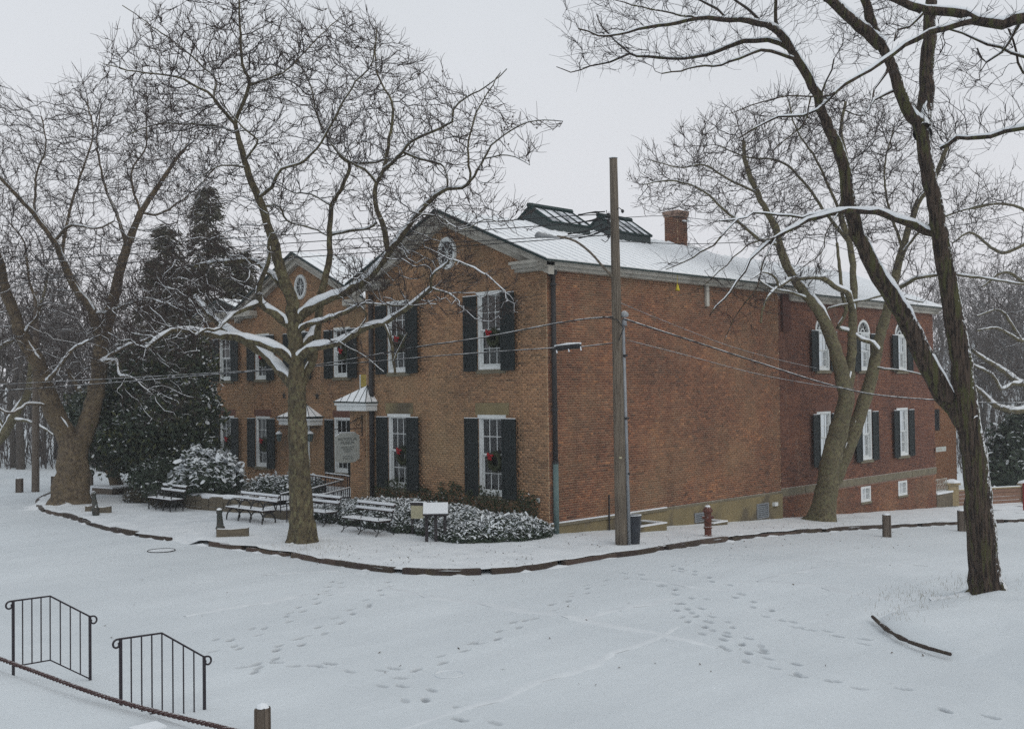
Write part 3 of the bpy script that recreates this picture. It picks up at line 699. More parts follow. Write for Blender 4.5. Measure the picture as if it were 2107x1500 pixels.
# windows --------------------------------------------------------------
def window(fr, op, kind, wide=3, curtain=False, shutters=True, sill=True, seed=0, arch=False, stoneL=None, tall=True):
    a, b_, c, d = op; r = random.Random(seed * 13 + 1)
    dd = d if not arch else 6.45
    f = B(fr); fw = .105
    f.box((a, -.14, c), (a + fw, .01, d if not arch else dd)); f.box((b_ - fw, -.14, c), (b_, .01, d if not arch else dd)); 
    f.box((a + fw, -.14, c), (b_ - fw, .03, c + .10))
    f.box((a + fw, -.14, dd - .09), (b_ - fw, .012, dd))
    if not arch and kind == 'front': f.box((a - .03, .012, d - .10), (b_ + .03, .035, d + .012))
    win = f.build('window', 'white', bld)
    ia, ib, ic, idd = a + fw, b_ - fw, c + .10, dd - .09; mz = (ic + idd) / 2
    # upper and lower sash
    for k, (z0, z1, n0) in enumerate(((mz, idd, -.075), (ic, mz, -.115))):
        s = B(fr); st = .045
        s.box((ia, n0, z0), (ia + st, n0 + .035, z1)); s.box((ib - st, n0, z0), (ib, n0 + .035, z1))
        s.box((ia + st, n0, z1 - st), (ib - st, n0 + .035, z1)); s.box((ia + st, n0, z0), (ib - st, n0 + .035, z0 + st + (.03 if k else 0)))
        rows = 2; mw = .022
        for i in range(1, wide): u = ia + (ib - ia) * i / wide; s.box((u - mw / 2, n0 + .004, z0 + st), (u + mw / 2, n0 + .031, z1 - st))
        for i in range(1, rows): z = z0 + (z1 - z0) * i / rows; s.box((ia + st, n0 + .005, z - mw / 2), (ib - st, n0 + .03, z + mw / 2))
        s.build('sash', 'white', win)
        pw, ph = (ib - ia) / wide, (z1 - z0) / rows; base = None
        for i in range(wide):
            for j in range(rows):
                if base is None:
                    p = B((0, 0, 0) and None or ((0, 0, 0), fr[1], fr[2])); p.box((.008, 0, .008), (pw - .008, .004, ph - .008)); base = p.build('pane', 'glass', win); q = base
                else: q = base.copy(); COL.objects.link(q)
                o, U, N = map(np.array, fr)
                q.location = tuple(o + U * (ia + i * pw) + N * (n0 + .014) + np.array([0, 0, z0 + j * ph]))
                q.rotation_euler = (r.uniform(-.006, .006), r.uniform(-.006, .006), r.uniform(-.01, .01))
    if curtain:
        s = B(fr); n = 18
        for (ua, ub, za, zb) in curtain:
            ua, ub = ia + (ib - ia) * ua, ia + (ib - ia) * ub; za, zb = ic + (idd - ic) * za, ic + (idd - ic) * zb; k = len(s.v)
            for i in range(n + 1):
                w = ua + (ub - ua) * i / n; dn = -.24 + .02 * math.sin(i * 1.9)
                s.v += [s.P((w, dn, za)), s.P((w, dn, zb))]
            s.f += [(k + 2*i, k + 2*i + 2, k + 2*i + 3, k + 2*i + 1) for i in range(n)]
        s.build('curtain', 'curtain', win)
    if shutters:
        sw_ = .60 if kind != 'rear' else .52; zt = (d - .10) if not arch else 6.42; zb = c - .05
        for sd in (0, 1):
            # shutters stand a little off the wall, one often swung slightly
            u0 = (a - sw_ - .01) if sd == 0 else (b_ + .01)
            s = B(fr); n0, n1 = (.125, .165) if sd == 0 else (.045, .085)
            if kind != 'rear' and sd == 0: u0 += .04
            s.box((u0, n0, zb), (u0 + .06, n1, zt)); s.box((u0 + sw_ - .06, n0, zb), (u0 + sw_, n1, zt))
            for z0_, z1_ in ((zb, zb + .10), ((zb + zt) / 2 - .05, (zb + zt) / 2 + .05), (zt - .09, zt)): s.box((u0 + .06, n0, z0_), (u0 + sw_ - .06, n1 - .002, z1_))
            s.box((u0 + .06, n0 + .008, zb + .1), (u0 + sw_ - .06, n0 + .022, zt - .09))
            z = zb + .13
            while z < zt - .12:
                if abs(z - (zb + zt) / 2) > .07: s.box((u0 + .062, n0 + .02, z), (u0 + sw_ - .062, n1 - .008, z + .022))
                z += .052
            s.build('shutter', 'shutter', win)
            s = B(fr); s.box((u0 + .01, n0, zt + .001), (u0 + sw_ - .01, n1, zt + .022)); s.build('shutter_snow', 'snow', win)
    if sill:
        s = B(fr); s.box((a - .05, -.02, c - .13), (b_ + .05, .07, c - .001)); s.build('sill', 'ledge' if kind != 'base' else 'ledge', win)
    if stoneL:
        s = B(fr); la, lb, lc, ld = stoneL; s.box((la + .003, -.03, lc + .002), (lb - .003, .014, ld)); s.build('lintel', 'stone' if kind == 'front' else 'redstone', win)
    if arch:
        uc, r_ = (a + b_) / 2, (b_ - a) / 2; s = B(fr); n = 14; k = 0
        pts = lambda q, nn: [(uc + r_ * q * math.cos(math.pi * i / n), nn, 6.45 + .56 * q * math.sin(math.pi * i / n)) for i in range(n + 1)]
        for q0, q1, n0, n1 in ((1., .82, -.1, .02), (.35, .28, -.09, -.03)):
            A_, B_, C_, D_ = pts(q0, n0), pts(q1, n0), pts(q0, n1), pts(q1, n1)
            for i in range(n):
                s.poly([C_[i], C_[i+1], D_[i+1], D_[i]], [(0, 1, 2, 3)]); s.poly([D_[i], D_[i+1], B_[i+1], B_[i]], [(0, 1, 2, 3)]); s.poly([A_[i], A_[i+1], C_[i+1], C_[i]], [(0, 1, 2, 3)])
        for i in range(1, 6):
            w = math.pi * i / 6; s.bar((uc + r_*.3*math.cos(w), -.06, 6.45 + .56*.3*math.sin(w)), (uc + r_*.84*math.cos(w), -.06, 6.45 + .56*.84*math.sin(w)), .011, 4)
        s.box((a, -.12, 6.42), (b_, .03, 6.49)); s.build('fanlight', 'white', win)
        g_ = B(fr); P = pts(.98, -.075); g_.poly(P, [tuple(range(len(P)))]); g_.build('pane', 'glass', win)
    return win
M['redstone'] = pm('red_sandstone', (.17, .075, .05), (.12, .06, .045), 2., .9, .2, .01)
cu1 = [(0.0, .12, 0, 1), (.30, 1.0, .0, .30), (.62, 1., .30, 1)]
cu2 = [(.0, 1., .5, 1), (.35, 1., 0, .3)]
cu3 = [(.0, .3, 0, 1), (.7, 1., 0, 1)]
window(FF_, oF[0], 'front', curtain=cu2, seed=1, stoneL=lintF[0]); window(FF_, oF[1], 'front', curtain=cu1, seed=2, stoneL=lintF[1])
window(FF_, oF[2], 'front', curtain=cu3, seed=3); window(FF_, oF[3], 'front', curtain=cu3, seed=4)
for i, o_ in enumerate(oL): window(FL_, o_, 'left', wide=3, curtain=[cu3, cu2, cu3, cu1][i % 4], seed=10 + i, stoneL=lintL[i] if i < 4 else None)
for i, o_ in enumerate(oB): window(FB_, o_, 'rear', wide=4 - 1, curtain=[(0, 1, 0, 1)] if i != 1 else cu3, seed=30 + i, stoneL=lintB[i])
for i, o_ in enumerate(oBu): window(FB_, o_, 'rear', wide=3, curtain=cu3, seed=40 + i, arch=True)
for i, (a, b_, c, d) in enumerate(oBb):
    f = B(FB_); f.box((a, -.12, c), (a + .1, .015, d)); f.box((b_ - .1, -.12, c), (b_, .015, d)); f.box((a + .1, -.12, c), (b_ - .1, .015, c + .09)); f.box((a + .1, -.12, d - .09), (b_ - .1, .015, d))
    f.box(((a + b_) / 2 - .012, -.08, c + .09), ((a + b_) / 2 + .012, -.05, d - .09)); f.box((a + .1, -.081, (c + d) / 2 - .012), (b_ - .1, -.052, (c + d) / 2 + .012))
    w_ = f.build('window', 'white', bld)
    g_ = B(FB_); g_.box((a + .1, -.075, c + .09), (b_ - .1, -.07, d - .09)); g_.build('pane', 'glass', w_)
    s = B(FB_); s.box((a - .04, -.02, c - .1), (b_ + .04, .05, c - .001)); s.build('sill', 'ledge', w_)
def oval_window(fr, uc, zc):
    n = 28; A_, B_ = .40, .50
    ring = lambda q, nn, e=0: [(uc + (A_ * q) * math.cos(2*math.pi*i/n), nn, zc + (B_ * q) * math.sin(2*math.pi*i/n)) for i in range(n)]
    f = B(fr)
    for i in range(n):
        j = (i + 1) % n
        a0, a1, a2, a3 = ring(1.08, 0), ring(1.04, .075), ring(.80, .075), ring(.76, .012)
        for p, q in ((a0, a1), (a1, a2), (a2, a3)): f.poly([p[i], p[j], q[j], q[i]], [(0, 1, 2, 3)])
    w_ = f.build('oval_window', 'white', bld)
    g_ = B(fr); g_.poly(ring(.79, .014), [tuple(range(n))]); g_.build('pane', 'ovalglass', w_)
    s = B(fr)
    for i in range(5):
        w = math.pi * i / 5 + .3; s.bar((uc - A_*.8*math.cos(w), .028, zc - B_*.8*math.sin(w)), (uc + A_*.8*math.cos(w), .028, zc + B_*.8*math.sin(w)), .012, 4)
    s.build('glazing_bars', 'white', w_)
m, nt, b = newmat('oval_glass'); b.inputs['Base Color'].default_value = (.012, .014, .018, 1); b.inputs['Roughness'].default_value = .15; M['ovalglass'] = m
oval_window(FF_, 4.34, 8.68); oval_window(FL_, 17.05, 8.72)

# roofs, cornices -------------------------------------------------------
def gable_roof(name, x0, x1, yc, half, zr, sl, th=.10, seam=.46, front=True):
    """snow covered standing seam roof, ridge along X"""
    ye0, ye1 = yc - half, yc + half; ze = zr - sl * half
    bd = B()
    bd.poly([(x0, ye0, ze), (x1, ye0, ze), (x1, yc, zr), (x0, yc, zr), (x0, ye1, ze), (x1, ye1, ze)], [(0, 1, 2, 3), (3, 2, 5, 4)])
    bd.poly([(x0, ye0, ze - th), (x1, ye0, ze - th), (x1, yc, zr - th), (x0, yc, zr - th), (x0, ye1, ze - th), (x1, ye1, ze - th)], [(3, 2, 1, 0), (4, 5, 2, 3)])
    bd.poly([(x0, ye0, ze - th), (x0, yc, zr - th), (x0, yc, zr), (x0, ye0, ze)], [(0, 1, 2, 3)]); bd.poly([(x0, ye1, ze - th), (x0, ye1, ze), (x0, yc, zr), (x0, yc, zr - th)], [(0, 1, 2, 3)])
    bd.poly([(x0, ye0, ze - th), (x0, ye0, ze), (x1, ye0, ze), (x1, ye0, ze - th)], [(0, 1, 2, 3)]); bd.poly([(x1, ye0, ze - th), (x1, ye0, ze), (x1, yc, zr), (x1, yc, zr - th)], [(0, 1, 2, 3)])
    ro = bd.build(name, 'roof_snow', bld)
    s = B(); x = x0 + seam
    while x < x1 - .1:
        for sg in (-1, 1):
            s.poly([(x - .014, yc + sg*half, ze + .003), (x + .014, yc + sg*half, ze + .003), (x + .014, yc, zr + .003), (x - .014, yc, zr + .003),
                    (x - .008, yc + sg*half, ze + .035), (x + .008, yc + sg*half, ze + .035), (x + .008, yc, zr + .018), (x - .008, yc, zr + .035)],
                   [(0, 3, 7, 4), (4, 7, 6, 5), (1, 5, 6, 2), (0, 4, 5, 1)])
        x += seam
    so_ = s.build('roof_seams', 'seam', ro); so_['kind'] = 'stuff'
    # dark metal drip edge
    s = B()
    s.box((x0 - .012, ye0 - .03, ze - th - .0), (x1, ye0 - .002, ze - .045))
    for sg in (-1, 1):
        s.poly([(x0 - .02, yc + sg*(half + .02), ze - .11), (x0 - .02, yc + sg*(half+.02), ze - .035), (x0 - .02, yc, zr - .035 + .02), (x0 - .02, yc, zr - .12), (x0 + .04, yc + sg*(half+.02), ze - .11), (x0 + .04, yc, zr - .12)], [(0, 1, 2, 3), (0, 3, 5, 4)])
    s.build('drip_edge', 'green_metal', ro)
    return ro
M['seam'] = pm('seam_metal', (.80, .82, .84), (.88, .89, .91), 2., .6, 0)
gable_roof('roof', -.46, 13.65, 4.4, 4.85, 10.11, slope)
gable_roof('roof', 13.66, 27.1, 4.4, 4.75, 9.86, slope)
gable_roof('roof', 2.52, 14.5, 17.05, 5.05, 10.22, .46)
gable_roof('roof', 3.0, 14.5, 23.9, 2.35, 8.7, .30)
bd = B(); bd.poly([(2.9, 8.2, 8.0), (14, 8.2, 8.0), (14, 12.8, 8.05), (2.9, 12.8, 8.05)], [(0, 1, 2, 3)]); bd.build('roof', 'roof_snow', bld)
# raking boards and returns
def rake(fr, yc, half, zr, sl, n0, n1):
    bd = B(fr); ze = zr - sl * half
    for sg in (-1, 1):
        for (dn0, dn1, t0, t1) in ((0, n1, .10, .30), (0, n1 - .16, .30, .52)):
            a = [(yc, dn0, zr - t0), (yc + sg * half, dn0, ze - t0), (yc + sg * half, dn0, ze - t1), (yc, dn0, zr - t1)]
            k = len(bd.v); bd.v += [bd.P(p) for p in a] + [bd.P((p[0], dn1, p[2])) for p in a]
            bd.f += [(k, k+1, k+2, k+3), (k+4, k+7, k+6, k+5), (k, k+4, k+5, k+1), (k+1, k+5, k+6, k+2), (k+2, k+6, k+7, k+3), (k+3, k+7, k+4, k)]
    bd.build('raking_cornice', 'white_old', bld)
rake(FF_, 4.4, 4.72, 10.11, slope, 0, .40)
rake(FL_, 17.05, 4.95, 10.22, .46, 0, .42)
def cornice(fr, u0, u1, zt, proj=.42, h=.30):
    bd = B(fr)
    bd.box((u0, 0, zt - .09), (u1, proj, zt)); bd.box((u0 + .01, 0, zt - .2), (u1 - .01, proj - .07, zt - .09)); bd.box((u0 + .02, 0, zt - h), (u1 - .02, proj - .2, zt - .2))
    bd.build('cornice', 'white_old', bld)
cornice(FR_, -.40, 13.62, 8.07, .42, .30)
cornice(FB_, 13.63, 27.0, 7.86, .40, .34)
for u0, u1 in ((-.425, 1.15), (7.3, 8.75)):
    bd = B(FF_); bd.box((u0, .002, 7.975), (u1, .425, 8.066)); bd.box((u0 + .075, .002, 7.86), (u1 - .03, .345, 7.975)); bd.box((u0 + .2, .002, 7.762), (u1 - .06, .23, 7.86)); bd.build('cornice_return', 'white_old', bld)
for u0, u1 in ((12.1, 13.6), (20.5, 22.0)):
    bd = B(FL_); bd.box((u0, .002, 7.68), (u1, .40, 7.92)); bd.box((u0 + .06, .002, 7.6), (u1 - .06, .24, 7.68)); bd.build('cornice_return', 'white_old', bld)
cornice(FL_, 22.05, 25.3, 7.95, .38, .3)
# hanger board, beam end on the cornice
bd = B(FR_); bd.box((8.05, .02, 7.05), (8.22, .10, 7.78)); bd.build('bracket', 'white_old', bld)
# skylights
def skylight(x0, x1, w, zr, label):
    yc = 4.4; zb = 10.11 - slope * w; ze = zb + .30
    sk = B(); sk.box((x0, yc - w, zb - .1), (x1, yc + w, ze))
    sk.poly([(x0, yc - w, ze), (x0, yc, zr), (x0, yc + w, ze), (x1, yc - w, ze), (x1, yc, zr), (x1, yc + w, ze)], [(0, 1, 2), (5, 4, 3)])
    s_ = sk.build('skylight', 'skylight_wall', bld)
    gl_ = B(); gl_.poly([(x0, yc - w, ze), (x1, yc - w, ze), (x1, yc, zr - .04), (x0, yc, zr - .04)], [(0, 1, 2, 3)]); gl_.poly([(x0, yc + w, ze), (x0, yc, zr - .04), (x1, yc, zr - .04), (x1, yc + w, ze)], [(0, 1, 2, 3)])
    L = (x1 - x0) / 4.
    gb = None
    for i in range(4):
        for j in range(2):
            z0_, z1_ = ze + (zr - ze) * (.04 + j * .44), ze + (zr - ze) * (.46 + j * .42); y0_, y1_ = yc - w * (1 - (.04 + j * .44)), yc - w * (1 - (.46 + j * .42))
            q = B(); xa, xb = x0 + i * L + .04, x0 + (i + 1) * L - .04
            q.poly([(xa, y0_, z0_ + .02), (xb, y0_, z0_ + .02), (xb, y1_, z1_ + .02), (xa, y1_, z1_ + .02)], [(0, 1, 2, 3)]); q.build('pane', 'skyglass', s_)
    q = B()
    for i in range(5):
        xa = x0 + i * L; q.tube([(xa, yc - w - .03, ze + .03), (xa, yc, zr + .02)], .026, 4)
    q.box((x0 - .05, yc - w - .05, ze - .03), (x1 + .05, yc - w + .03, ze + .03))
    q.tube([(x0 - .02, yc - w - .05, ze), (x0 - .02, yc, zr)], .06, 4); q.tube([(x0 - .02, yc + w, ze), (x0 - .02, yc, zr)], .05, 4); q.tube([(x1 + .02, yc - w - .05, ze), (x1 + .02, yc, zr)], .05, 4)
    q.tube([(x0 - .08, yc, zr + .02), (x1 + .08, yc, zr + .02)], .10, 6)
    q.build('skylight_frame', 'green_metal', s_)
skylight(3.95, 6.05, .95, 10.66, ''); skylight(7.7, 9.5, 1.0, 10.70, '')
# chimney
A, dep, tone = bricks(None, 0, 1., 0, lambda u: 1.55, [], 21)
ch_ = B(); ch_.box((12.2, 4.1, 9.4), (12.85, 4.75, 11.25)); cho = ch_.build('chimney', 'mortar', bld)
for fr, L_ in (((( 12.2, 4.1, 9.75)), (1, 0, 0), (0, -1, 0)), .65), (((12.2, 4.1, 9.75), (0, 1, 0), (-1, 0, 0)), .65):
    A, dep, tone = bricks(fr, 0, L_, 0, lambda u: 1.5, [], 22); V_, F_ = boxes_to_mesh(fr, A, dep)
    o_ = fastmesh('brickwork', V_, F_, 'brick_rear', cho, tone=np.repeat(tone, 5)); o_['kind'] = 'stuff'
bd = B(); bd.box((12.14, 4.04, 11.25), (12.91, 4.81, 11.38)); bd.box((12.17, 4.07, 11.14), (12.88, 4.78, 11.25)); bd.build('chimney_cap', 'mortar_rear', cho)
bd = B(); bd.box((12.5, 3.98, 10.95), (12.95, 4.09, 11.0)); bd.build('chimney_snow', 'snow', cho)
bd = B(); bd.box((8.9, 4.1, 10.1), (9.4, 4.5, 10.4)); 
# small chimney on the left pavilion ridge hidden in the branches is left out: nothing of it shows

# downspouts
def pipe(pts, r, mat, lab=None):
    return B().tube(pts, r, 10).build('downspout', mat, bld, smooth=True)
px0 = (.17, -.12)
pipe([(px0[0], px0[1], 7.75), (px0[0], px0[1], 2.05)], .075, 'pipe'); o_ = pipe([(px0[0], px0[1], 2.05), (px0[0], px0[1], .0)], .085, 'pipe_green')
q = B()
for z in (7.3, 5.4, 3.6, 2.05): q.tube([(px0[0], px0[1], z), (px0[0], px0[1], z + .08)], .095, 10)
q.box((px0[0] - .12, px0[1] - .06, 7.62), (px0[0] + .12, -.0, 7.8)); q.build('pipe_collars', 'pipe', bld)
pipe([(-.10, 8.28, 7.6), (-.10, 8.30, .3)], .085, 'pipe')
B(FR_).tube([(2.58, .13, .95), (2.58, .13, -.15)], .03, 6).build('vent_pipe', 'dark', bld)
# hoods over the entrances
def hood(L, R, S, A, zfas, name='hood'):
    """L,R front eave corners, S where the side eave meets the wall, A apex at the wall"""
    L, R, S, A = map(np.array, (L, R, S, A)); T = np.array([A[0], L[1] - .1, L[2]])
    bd = B(); up = np.array([0, 0, .035])
    bd.poly([L, R, A], [(0, 1, 2)]); bd.poly([R, S, A], [(0, 1, 2)]); bd.poly([T, L, A], [(0, 1, 2)])
    h_ = bd.build(name, 'roof_snow', bld)
    q = B()
    for f in (.22, .42, .62, .8):
        P0 = L + (R - L) * f; P1 = L + (A - L) * min(1, f * 1.25) if f < .8 else A
        q.tube([P0 + up * .4, P1 + up * .4], .011, 4)
    q.tube([R + up * .4, A + up * .4], .014, 4); q.tube([(R + S) / 2 + up*.4, A + up*.4], .011, 4)
    q.tube([L - up * .3, R - up * .3, S - up * .3], .025, 5); q.build('hood_seams', 'green_metal', h_)
    q = B(); z1 = L[2] - .05; z0 = z1 - zfas
    q.box((L[0] + .05, R[1] + .05, z0), (A[0], L[1] - .12, z1 - .09)); q.box((L[0] + .015, R[1] + .01, z1 - .09), (A[0], L[1] - .04, z1 - .005))
    q.build('hood_fascia', 'white', h_)
L_ = onX(686, 826, -.55); R_ = onX(752, 828, -.55); A_ = onX(756, 793, .0)
hood(L_, R_, (0, R_[1], R_[2]), A_, .28)
L_ = onX(568, 858, 2.3); R_ = onX(636, 858, 2.3); A_ = np.array([3., (L_[1] + R_[1]) / 2, 3.75])
hood(L_, R_, (3., R_[1], R_[2]), A_, .28)
# front door of the left part, with white frame
bd = B(FL_); a, b_, c, d = doorL
bd.box((a, -.1, c), (a + .12, .03, d)); bd.box((b_ - .12, -.1, c), (b_, .03, d)); bd.box((a + .12, -.1, d - .14), (b_ - .12, .03, d)); do = bd.build('door', 'white', bld)
bd = B(FL_); bd.box((a + .12, -.09, c), (b_ - .12, -.05, d - .14)); 
for z0_, z1_ in ((.45, 1.2), (1.35, 2.6)):
    for s_ in (0, 1): bd.box((a + .2 + s_*.36, -.05, z0_), (a + .48 + s_*.36, -.035, z1_))
bd.build('door_leaf', 'shutter', do)
bd = B(FL_); bd.lathe((b_ - .2, -.03, 1.35), [(.02, 0), (.03, .03), (.02, .06)], 8); bd.build('door_handle', 'bell', do)
# lanterns either side of the door
for px, py in ((574, 897), (638, 897)):
    p = onX(px, py, 2.55)
    q = B(); q.lathe((p[0], p[1], p[2] - .22), [(.05, -.02), (.09, 0), (.14, .30), (.16, .31), (.10, .36), (.03, .43), (.01, .47)], 6)
    ln = q.build('lantern', 'lglass', bld)
    q = B(); q.tube([(p[0], p[1], p[2] + .25), (p[0], p[1], p[2] + .34), (3.0, p[1] - .06, p[2] + .34)], .018, 5); q.tube([(p[0] + .05, p[1], p[2] + .34), (3., p[1] - .06, p[2] + .62)], .014, 5)
    for j in range(6):
        w = 2*math.pi*j/6; q.bar((p[0] + .09*math.cos(w), p[1] + .09*math.sin(w), p[2] - .22), (p[0] + .145*math.cos(w), p[1] + .145*math.sin(w), p[2] + .08), .01, 4)
    q.build('lantern_frame', 'dark', ln)
    q = B(); q.lathe((p[0], p[1], p[2] + .095), [(.165, 0), (.11, .055), (.04, .12)], 8); q.build('lantern_snow', 'snow', ln)
# star shaped wall ties
for px, py in ((584, 814), (652, 815)):
    p = onX(px, py, 2.97); q = B(); pts = []
    for i in range(10):
        w = math.pi / 2 + math.pi * i / 5; r_ = .19 if i % 2 == 0 else .075; pts.append((p[0] + .02, p[1] + r_ * math.cos(w), p[2] + r_ * math.sin(w)))
    q.poly(pts + [(p[0] - .05, p[1], p[2])], [(i, (i + 1) % 10, 10) for i in range(10)]); q.build('wall_tie_star', 'dark', bld)
    
# yellow window pane made as a flat coloured panel beside the upper hood, on the wall of the left part
p0, p1 = onX(742, 771, 2.95), onX(757, 796, 2.95)
bd = B(); bd.box((2.94, p1[1] - .3, p1[2]), (2.98, p0[1] - .03, p0[2])); nb = bd.build('flat_board', 'yellow', bld)
bd = B(); bd.box((2.93, p0[1] - .02, p1[2] - .3), (2.98, p0[1] + .05, p0[2])); bd.build('pane_frame', 'white', nb)
# vents and wells along the foot of the long wall
def vent(px0, py0, px1, py1):
    a, c = onY(px0, py0, -.07), onY(px1, py1, -.07); q = B()
    x0, x1, z1, z0 = a[0], c[0], a[2], c[2]
    q.box((x0, -.10, z0), (x1, -.062, z0 + .05)); q.box((x0, -.10, z1 - .05), (x1, -.062, z1)); q.box((x0, -.10, z0 + .05), (x0 + .05, -.062, z1 - .05)); q.box((x1 - .05, -.10, z0 + .05), (x1, -.062, z1 - .05))
    v_ = q.build('vent', 'steel', bld); q = B(); z = z0 + .07
    while z < z1 - .08: q.poly([(x0 + .05, -.07, z + .05), (x1 - .05, -.07, z + .05), (x1 - .05, -.095, z), (x0 + .05, -.095, z)], [(0, 1, 2, 3)]); z += .07
    q.build('louvre', 'curtain', v_)
    q = B(); q.box((x0 + .05, -.068, z0 + .05), (x1 - .05, -.064, z1 - .05)); q.build('vent_back', 'dark', v_)
vent(1557, 1037, 1581, 1064); vent(1429, 1056, 1452, 1072); vent(1312, 1073, 1331, 1086)
q = B(); p = onY(1592, 1037, -.06); q.box((p[0] - .1, -.18, p[2] - .06), (p[0] + .12, -.062, p[2] + .07)); q.build('outlet_box', 'white', bld)
p = onX(1108, 1029, -.02); q = B(FF_); q.box((p[1] - .05, .01, p[2] - .055), (p[1] + .06, .03, p[2] + .06)); q.build('number_plate', 'white', bld)
q = B(FF_); q.box((p[1] - .01, .031, p[2] - .03), (p[1] + .028, .034, p[2] + .035)); q.build('number_mark', 'ink', bld)
for i, (a0, a1) in enumerate(((1316, 1372), (1468, 1497))):
    y0 = 1098 if i == 0 else 1082
    p = onY(a0, y0 - (2 if i == 0 else 6), -1.0) if i == 0 else onY(a0, y0 - 9, -.8); pe = onY(a1, y0 - (16 if i == 0 else 12), -1.0 if i == 0 else -.8)
    g0, g1 = float(gz(p[0])), float(gz(pe[0])); w_ = thing('window_well', ['low concrete wall of the cellar well behind the black bin', 'low concrete wall of the cellar well behind the fire hydrant'][i], 'window well', (0, 0, 0)); q = B()
    yy = -1.0 if i == 0 else -.8
    q.box((p[0], yy, g1 - .3), (pe[0], yy + .12, g1 + (.22 if i == 0 else .12))); q.box((pe[0] - .12, yy + .12, g1 - .3), (pe[0], -.07, g1 + (.22 if i == 0 else .12))); q.build('well_wall', 'stone', w_)
    q = B(); q.box((p[0] - .01, yy - .01, g1 + (.22 if i == 0 else .12)), (pe[0] + .01, yy + .13, g1 + (.26 if i == 0 else .16))); q.box((pe[0] - .13, yy + .13, g1 + (.22 if i == 0 else .12)), (pe[0] + .01, -.07, g1 + (.26 if i == 0 else .16))); q.build('well_snow', 'snow', w_)

# wreaths ----------------------------------------------------------------
def wreath(fr, u, z, label, n0=.0, r=.24, seed=1):
    o, U, N = map(np.array, fr); rnd = np.random.default_rng(seed)
    c = o + U * u + N * n0 + np.array([0, 0, z])
    t = thing('wreath', label, 'wreath', c, group='christmas wreaths on the windows')
    K = 1100; w = rnd.uniform(0, 2*np.pi, K); rr = r + rnd.normal(0, .055, K); dn = rnd.normal(0, .03, K)
    P = U[None] * (rr * np.cos(w))[:, None] + N[None] * dn[:, None] + np.array([0, 0, 1.])[None] * (rr * np.sin(w))[:, None]
    d1 = rnd.normal(0, 1, (K, 3)); d1 /= np.linalg.norm(d1, axis=1)[:, None]; d2 = np.cross(d1, rnd.normal(0, 1, (K, 3))); d2 /= np.linalg.norm(d2, axis=1)[:, None]
    d1 *= .035; d2 *= .014
    V_ = np.stack([P - d1, P + d2, P + d1, P - d2], 1).reshape(-1, 3); o_ = fastmesh('greenery', V_, np.arange(K * 4).reshape(-1, 4), 'wreath', t); o_['kind'] = 'stuff'
    q = B(); ring = [U * (r * math.cos(a)) + np.array([0, 0, 1.]) * (r * math.sin(a)) for a in np.linspace(0, 2*math.pi, 20, endpoint=False)]
    q.tube(ring, .065, 7, closed=True); q.build('ring', 'wreath', t)
    q = B(); top = U * (.10) + N * .07 + np.array([0, 0, r * .75])
    for sx_, sz_ in ((1, .25), (-1, .2), (.5, -.9), (-.35, -1.0), (.9, .7)):
        e = top + U * (sx_ * .13) + np.array([0, 0, sz_ * .13]) + N * .02
        q.tube([top, (top + e) / 2 + N * .045, e], [.018, .05, .03], 6)
    q.lathe(tuple(top - np.array([0, 0, .02])), [(.01, -.02), (.04, 0), (.04, .03), (.01, .05)], 6); q.build('bow', 'redbow', t, smooth=True)
    return t
wreath(FF_, 2.28, 2.02, 'wreath with bright red bow on the lower window nearest the downspout', seed=1)
wreath(FF_, 6.72, 2.05, 'wreath with drooping red bow on the lower window above the park bench', seed=2)
wreath(FF_, 2.28, 5.86, 'wreath with red bow on the upper window nearest the corner', seed=3, r=.21)
wreath(FF_, 6.78, 5.86, 'wreath with red bow on the upper window behind the low branch', seed=4, r=.21)
wreath(FL_, 20.0, 1.95, 'small wreath on the ground floor window left of the door lantern', seed=5)
wreath(FL_, 22.95, 1.95, 'wreath with red bow half hidden behind the snowy shrub', seed=6)
wreath(FL_, 20.0, 5.7, 'wreath on the upper window left of the big trunk', seed=7, r=.21)
wreath(FL_, 14.05, 5.75, 'dark bowless wreath on the upper window above the sign', seed=8, r=.21)
# hanging sign
sg_y = 9.2; pb = onX(745, 881, -.02); hs = thing('hanging_sign', 'grey white hanging sign lettered HISTORICAL MUSEUM on a scrolled iron bracket', 'sign', (-.02, pb[1], pb[2]))
q = B(); yb = 0.; 
q.bar((0, 0, -.28), (0, 0, .45), .02, 5); q.bar((0, 0, 0), (-1.28, 0, 0), .016, 5); q.bar((0, 0, .40), (-1.05, 0, .01), .014, 5)
sp = [(-.18 - .16 * math.cos(a) * (1 - a / 14), 0, .22 + .16 * math.sin(a) * (1 - a / 14)) for a in np.linspace(-1.5, 7.5, 26)]; q.tube(sp, .011, 4)
q.bar((-.28, 0, 0), (-.28, 0, -.22), .009, 4); q.bar((-1.0, 0, 0), (-1.0, 0, -.22), .009, 4)
q.build('bracket', 'dark', hs)
bw = 1.0; x0, x1, z1, z0 = -1.17, -.13, -.14, -1.16
pts = [(x0, 0, z0 + .12), (x0 + .2, 0, z0), (x0 + .52, 0, z0 - .02), (x1 - .2, 0, z0), (x1, 0, z0 + .12), (x1, 0, z1 - .12), (x1 - .12, 0, z1 - .07), (x1 - .2, 0, z1), (x0 + .2, 0, z1), (x0 + .12, 0, z1 - .07), (x0, 0, z1 - .12)]
q = B(); q.prism([(p[0], -.02, p[2]) for p in pts], .04); sb = q.build('board', 'sign', hs)
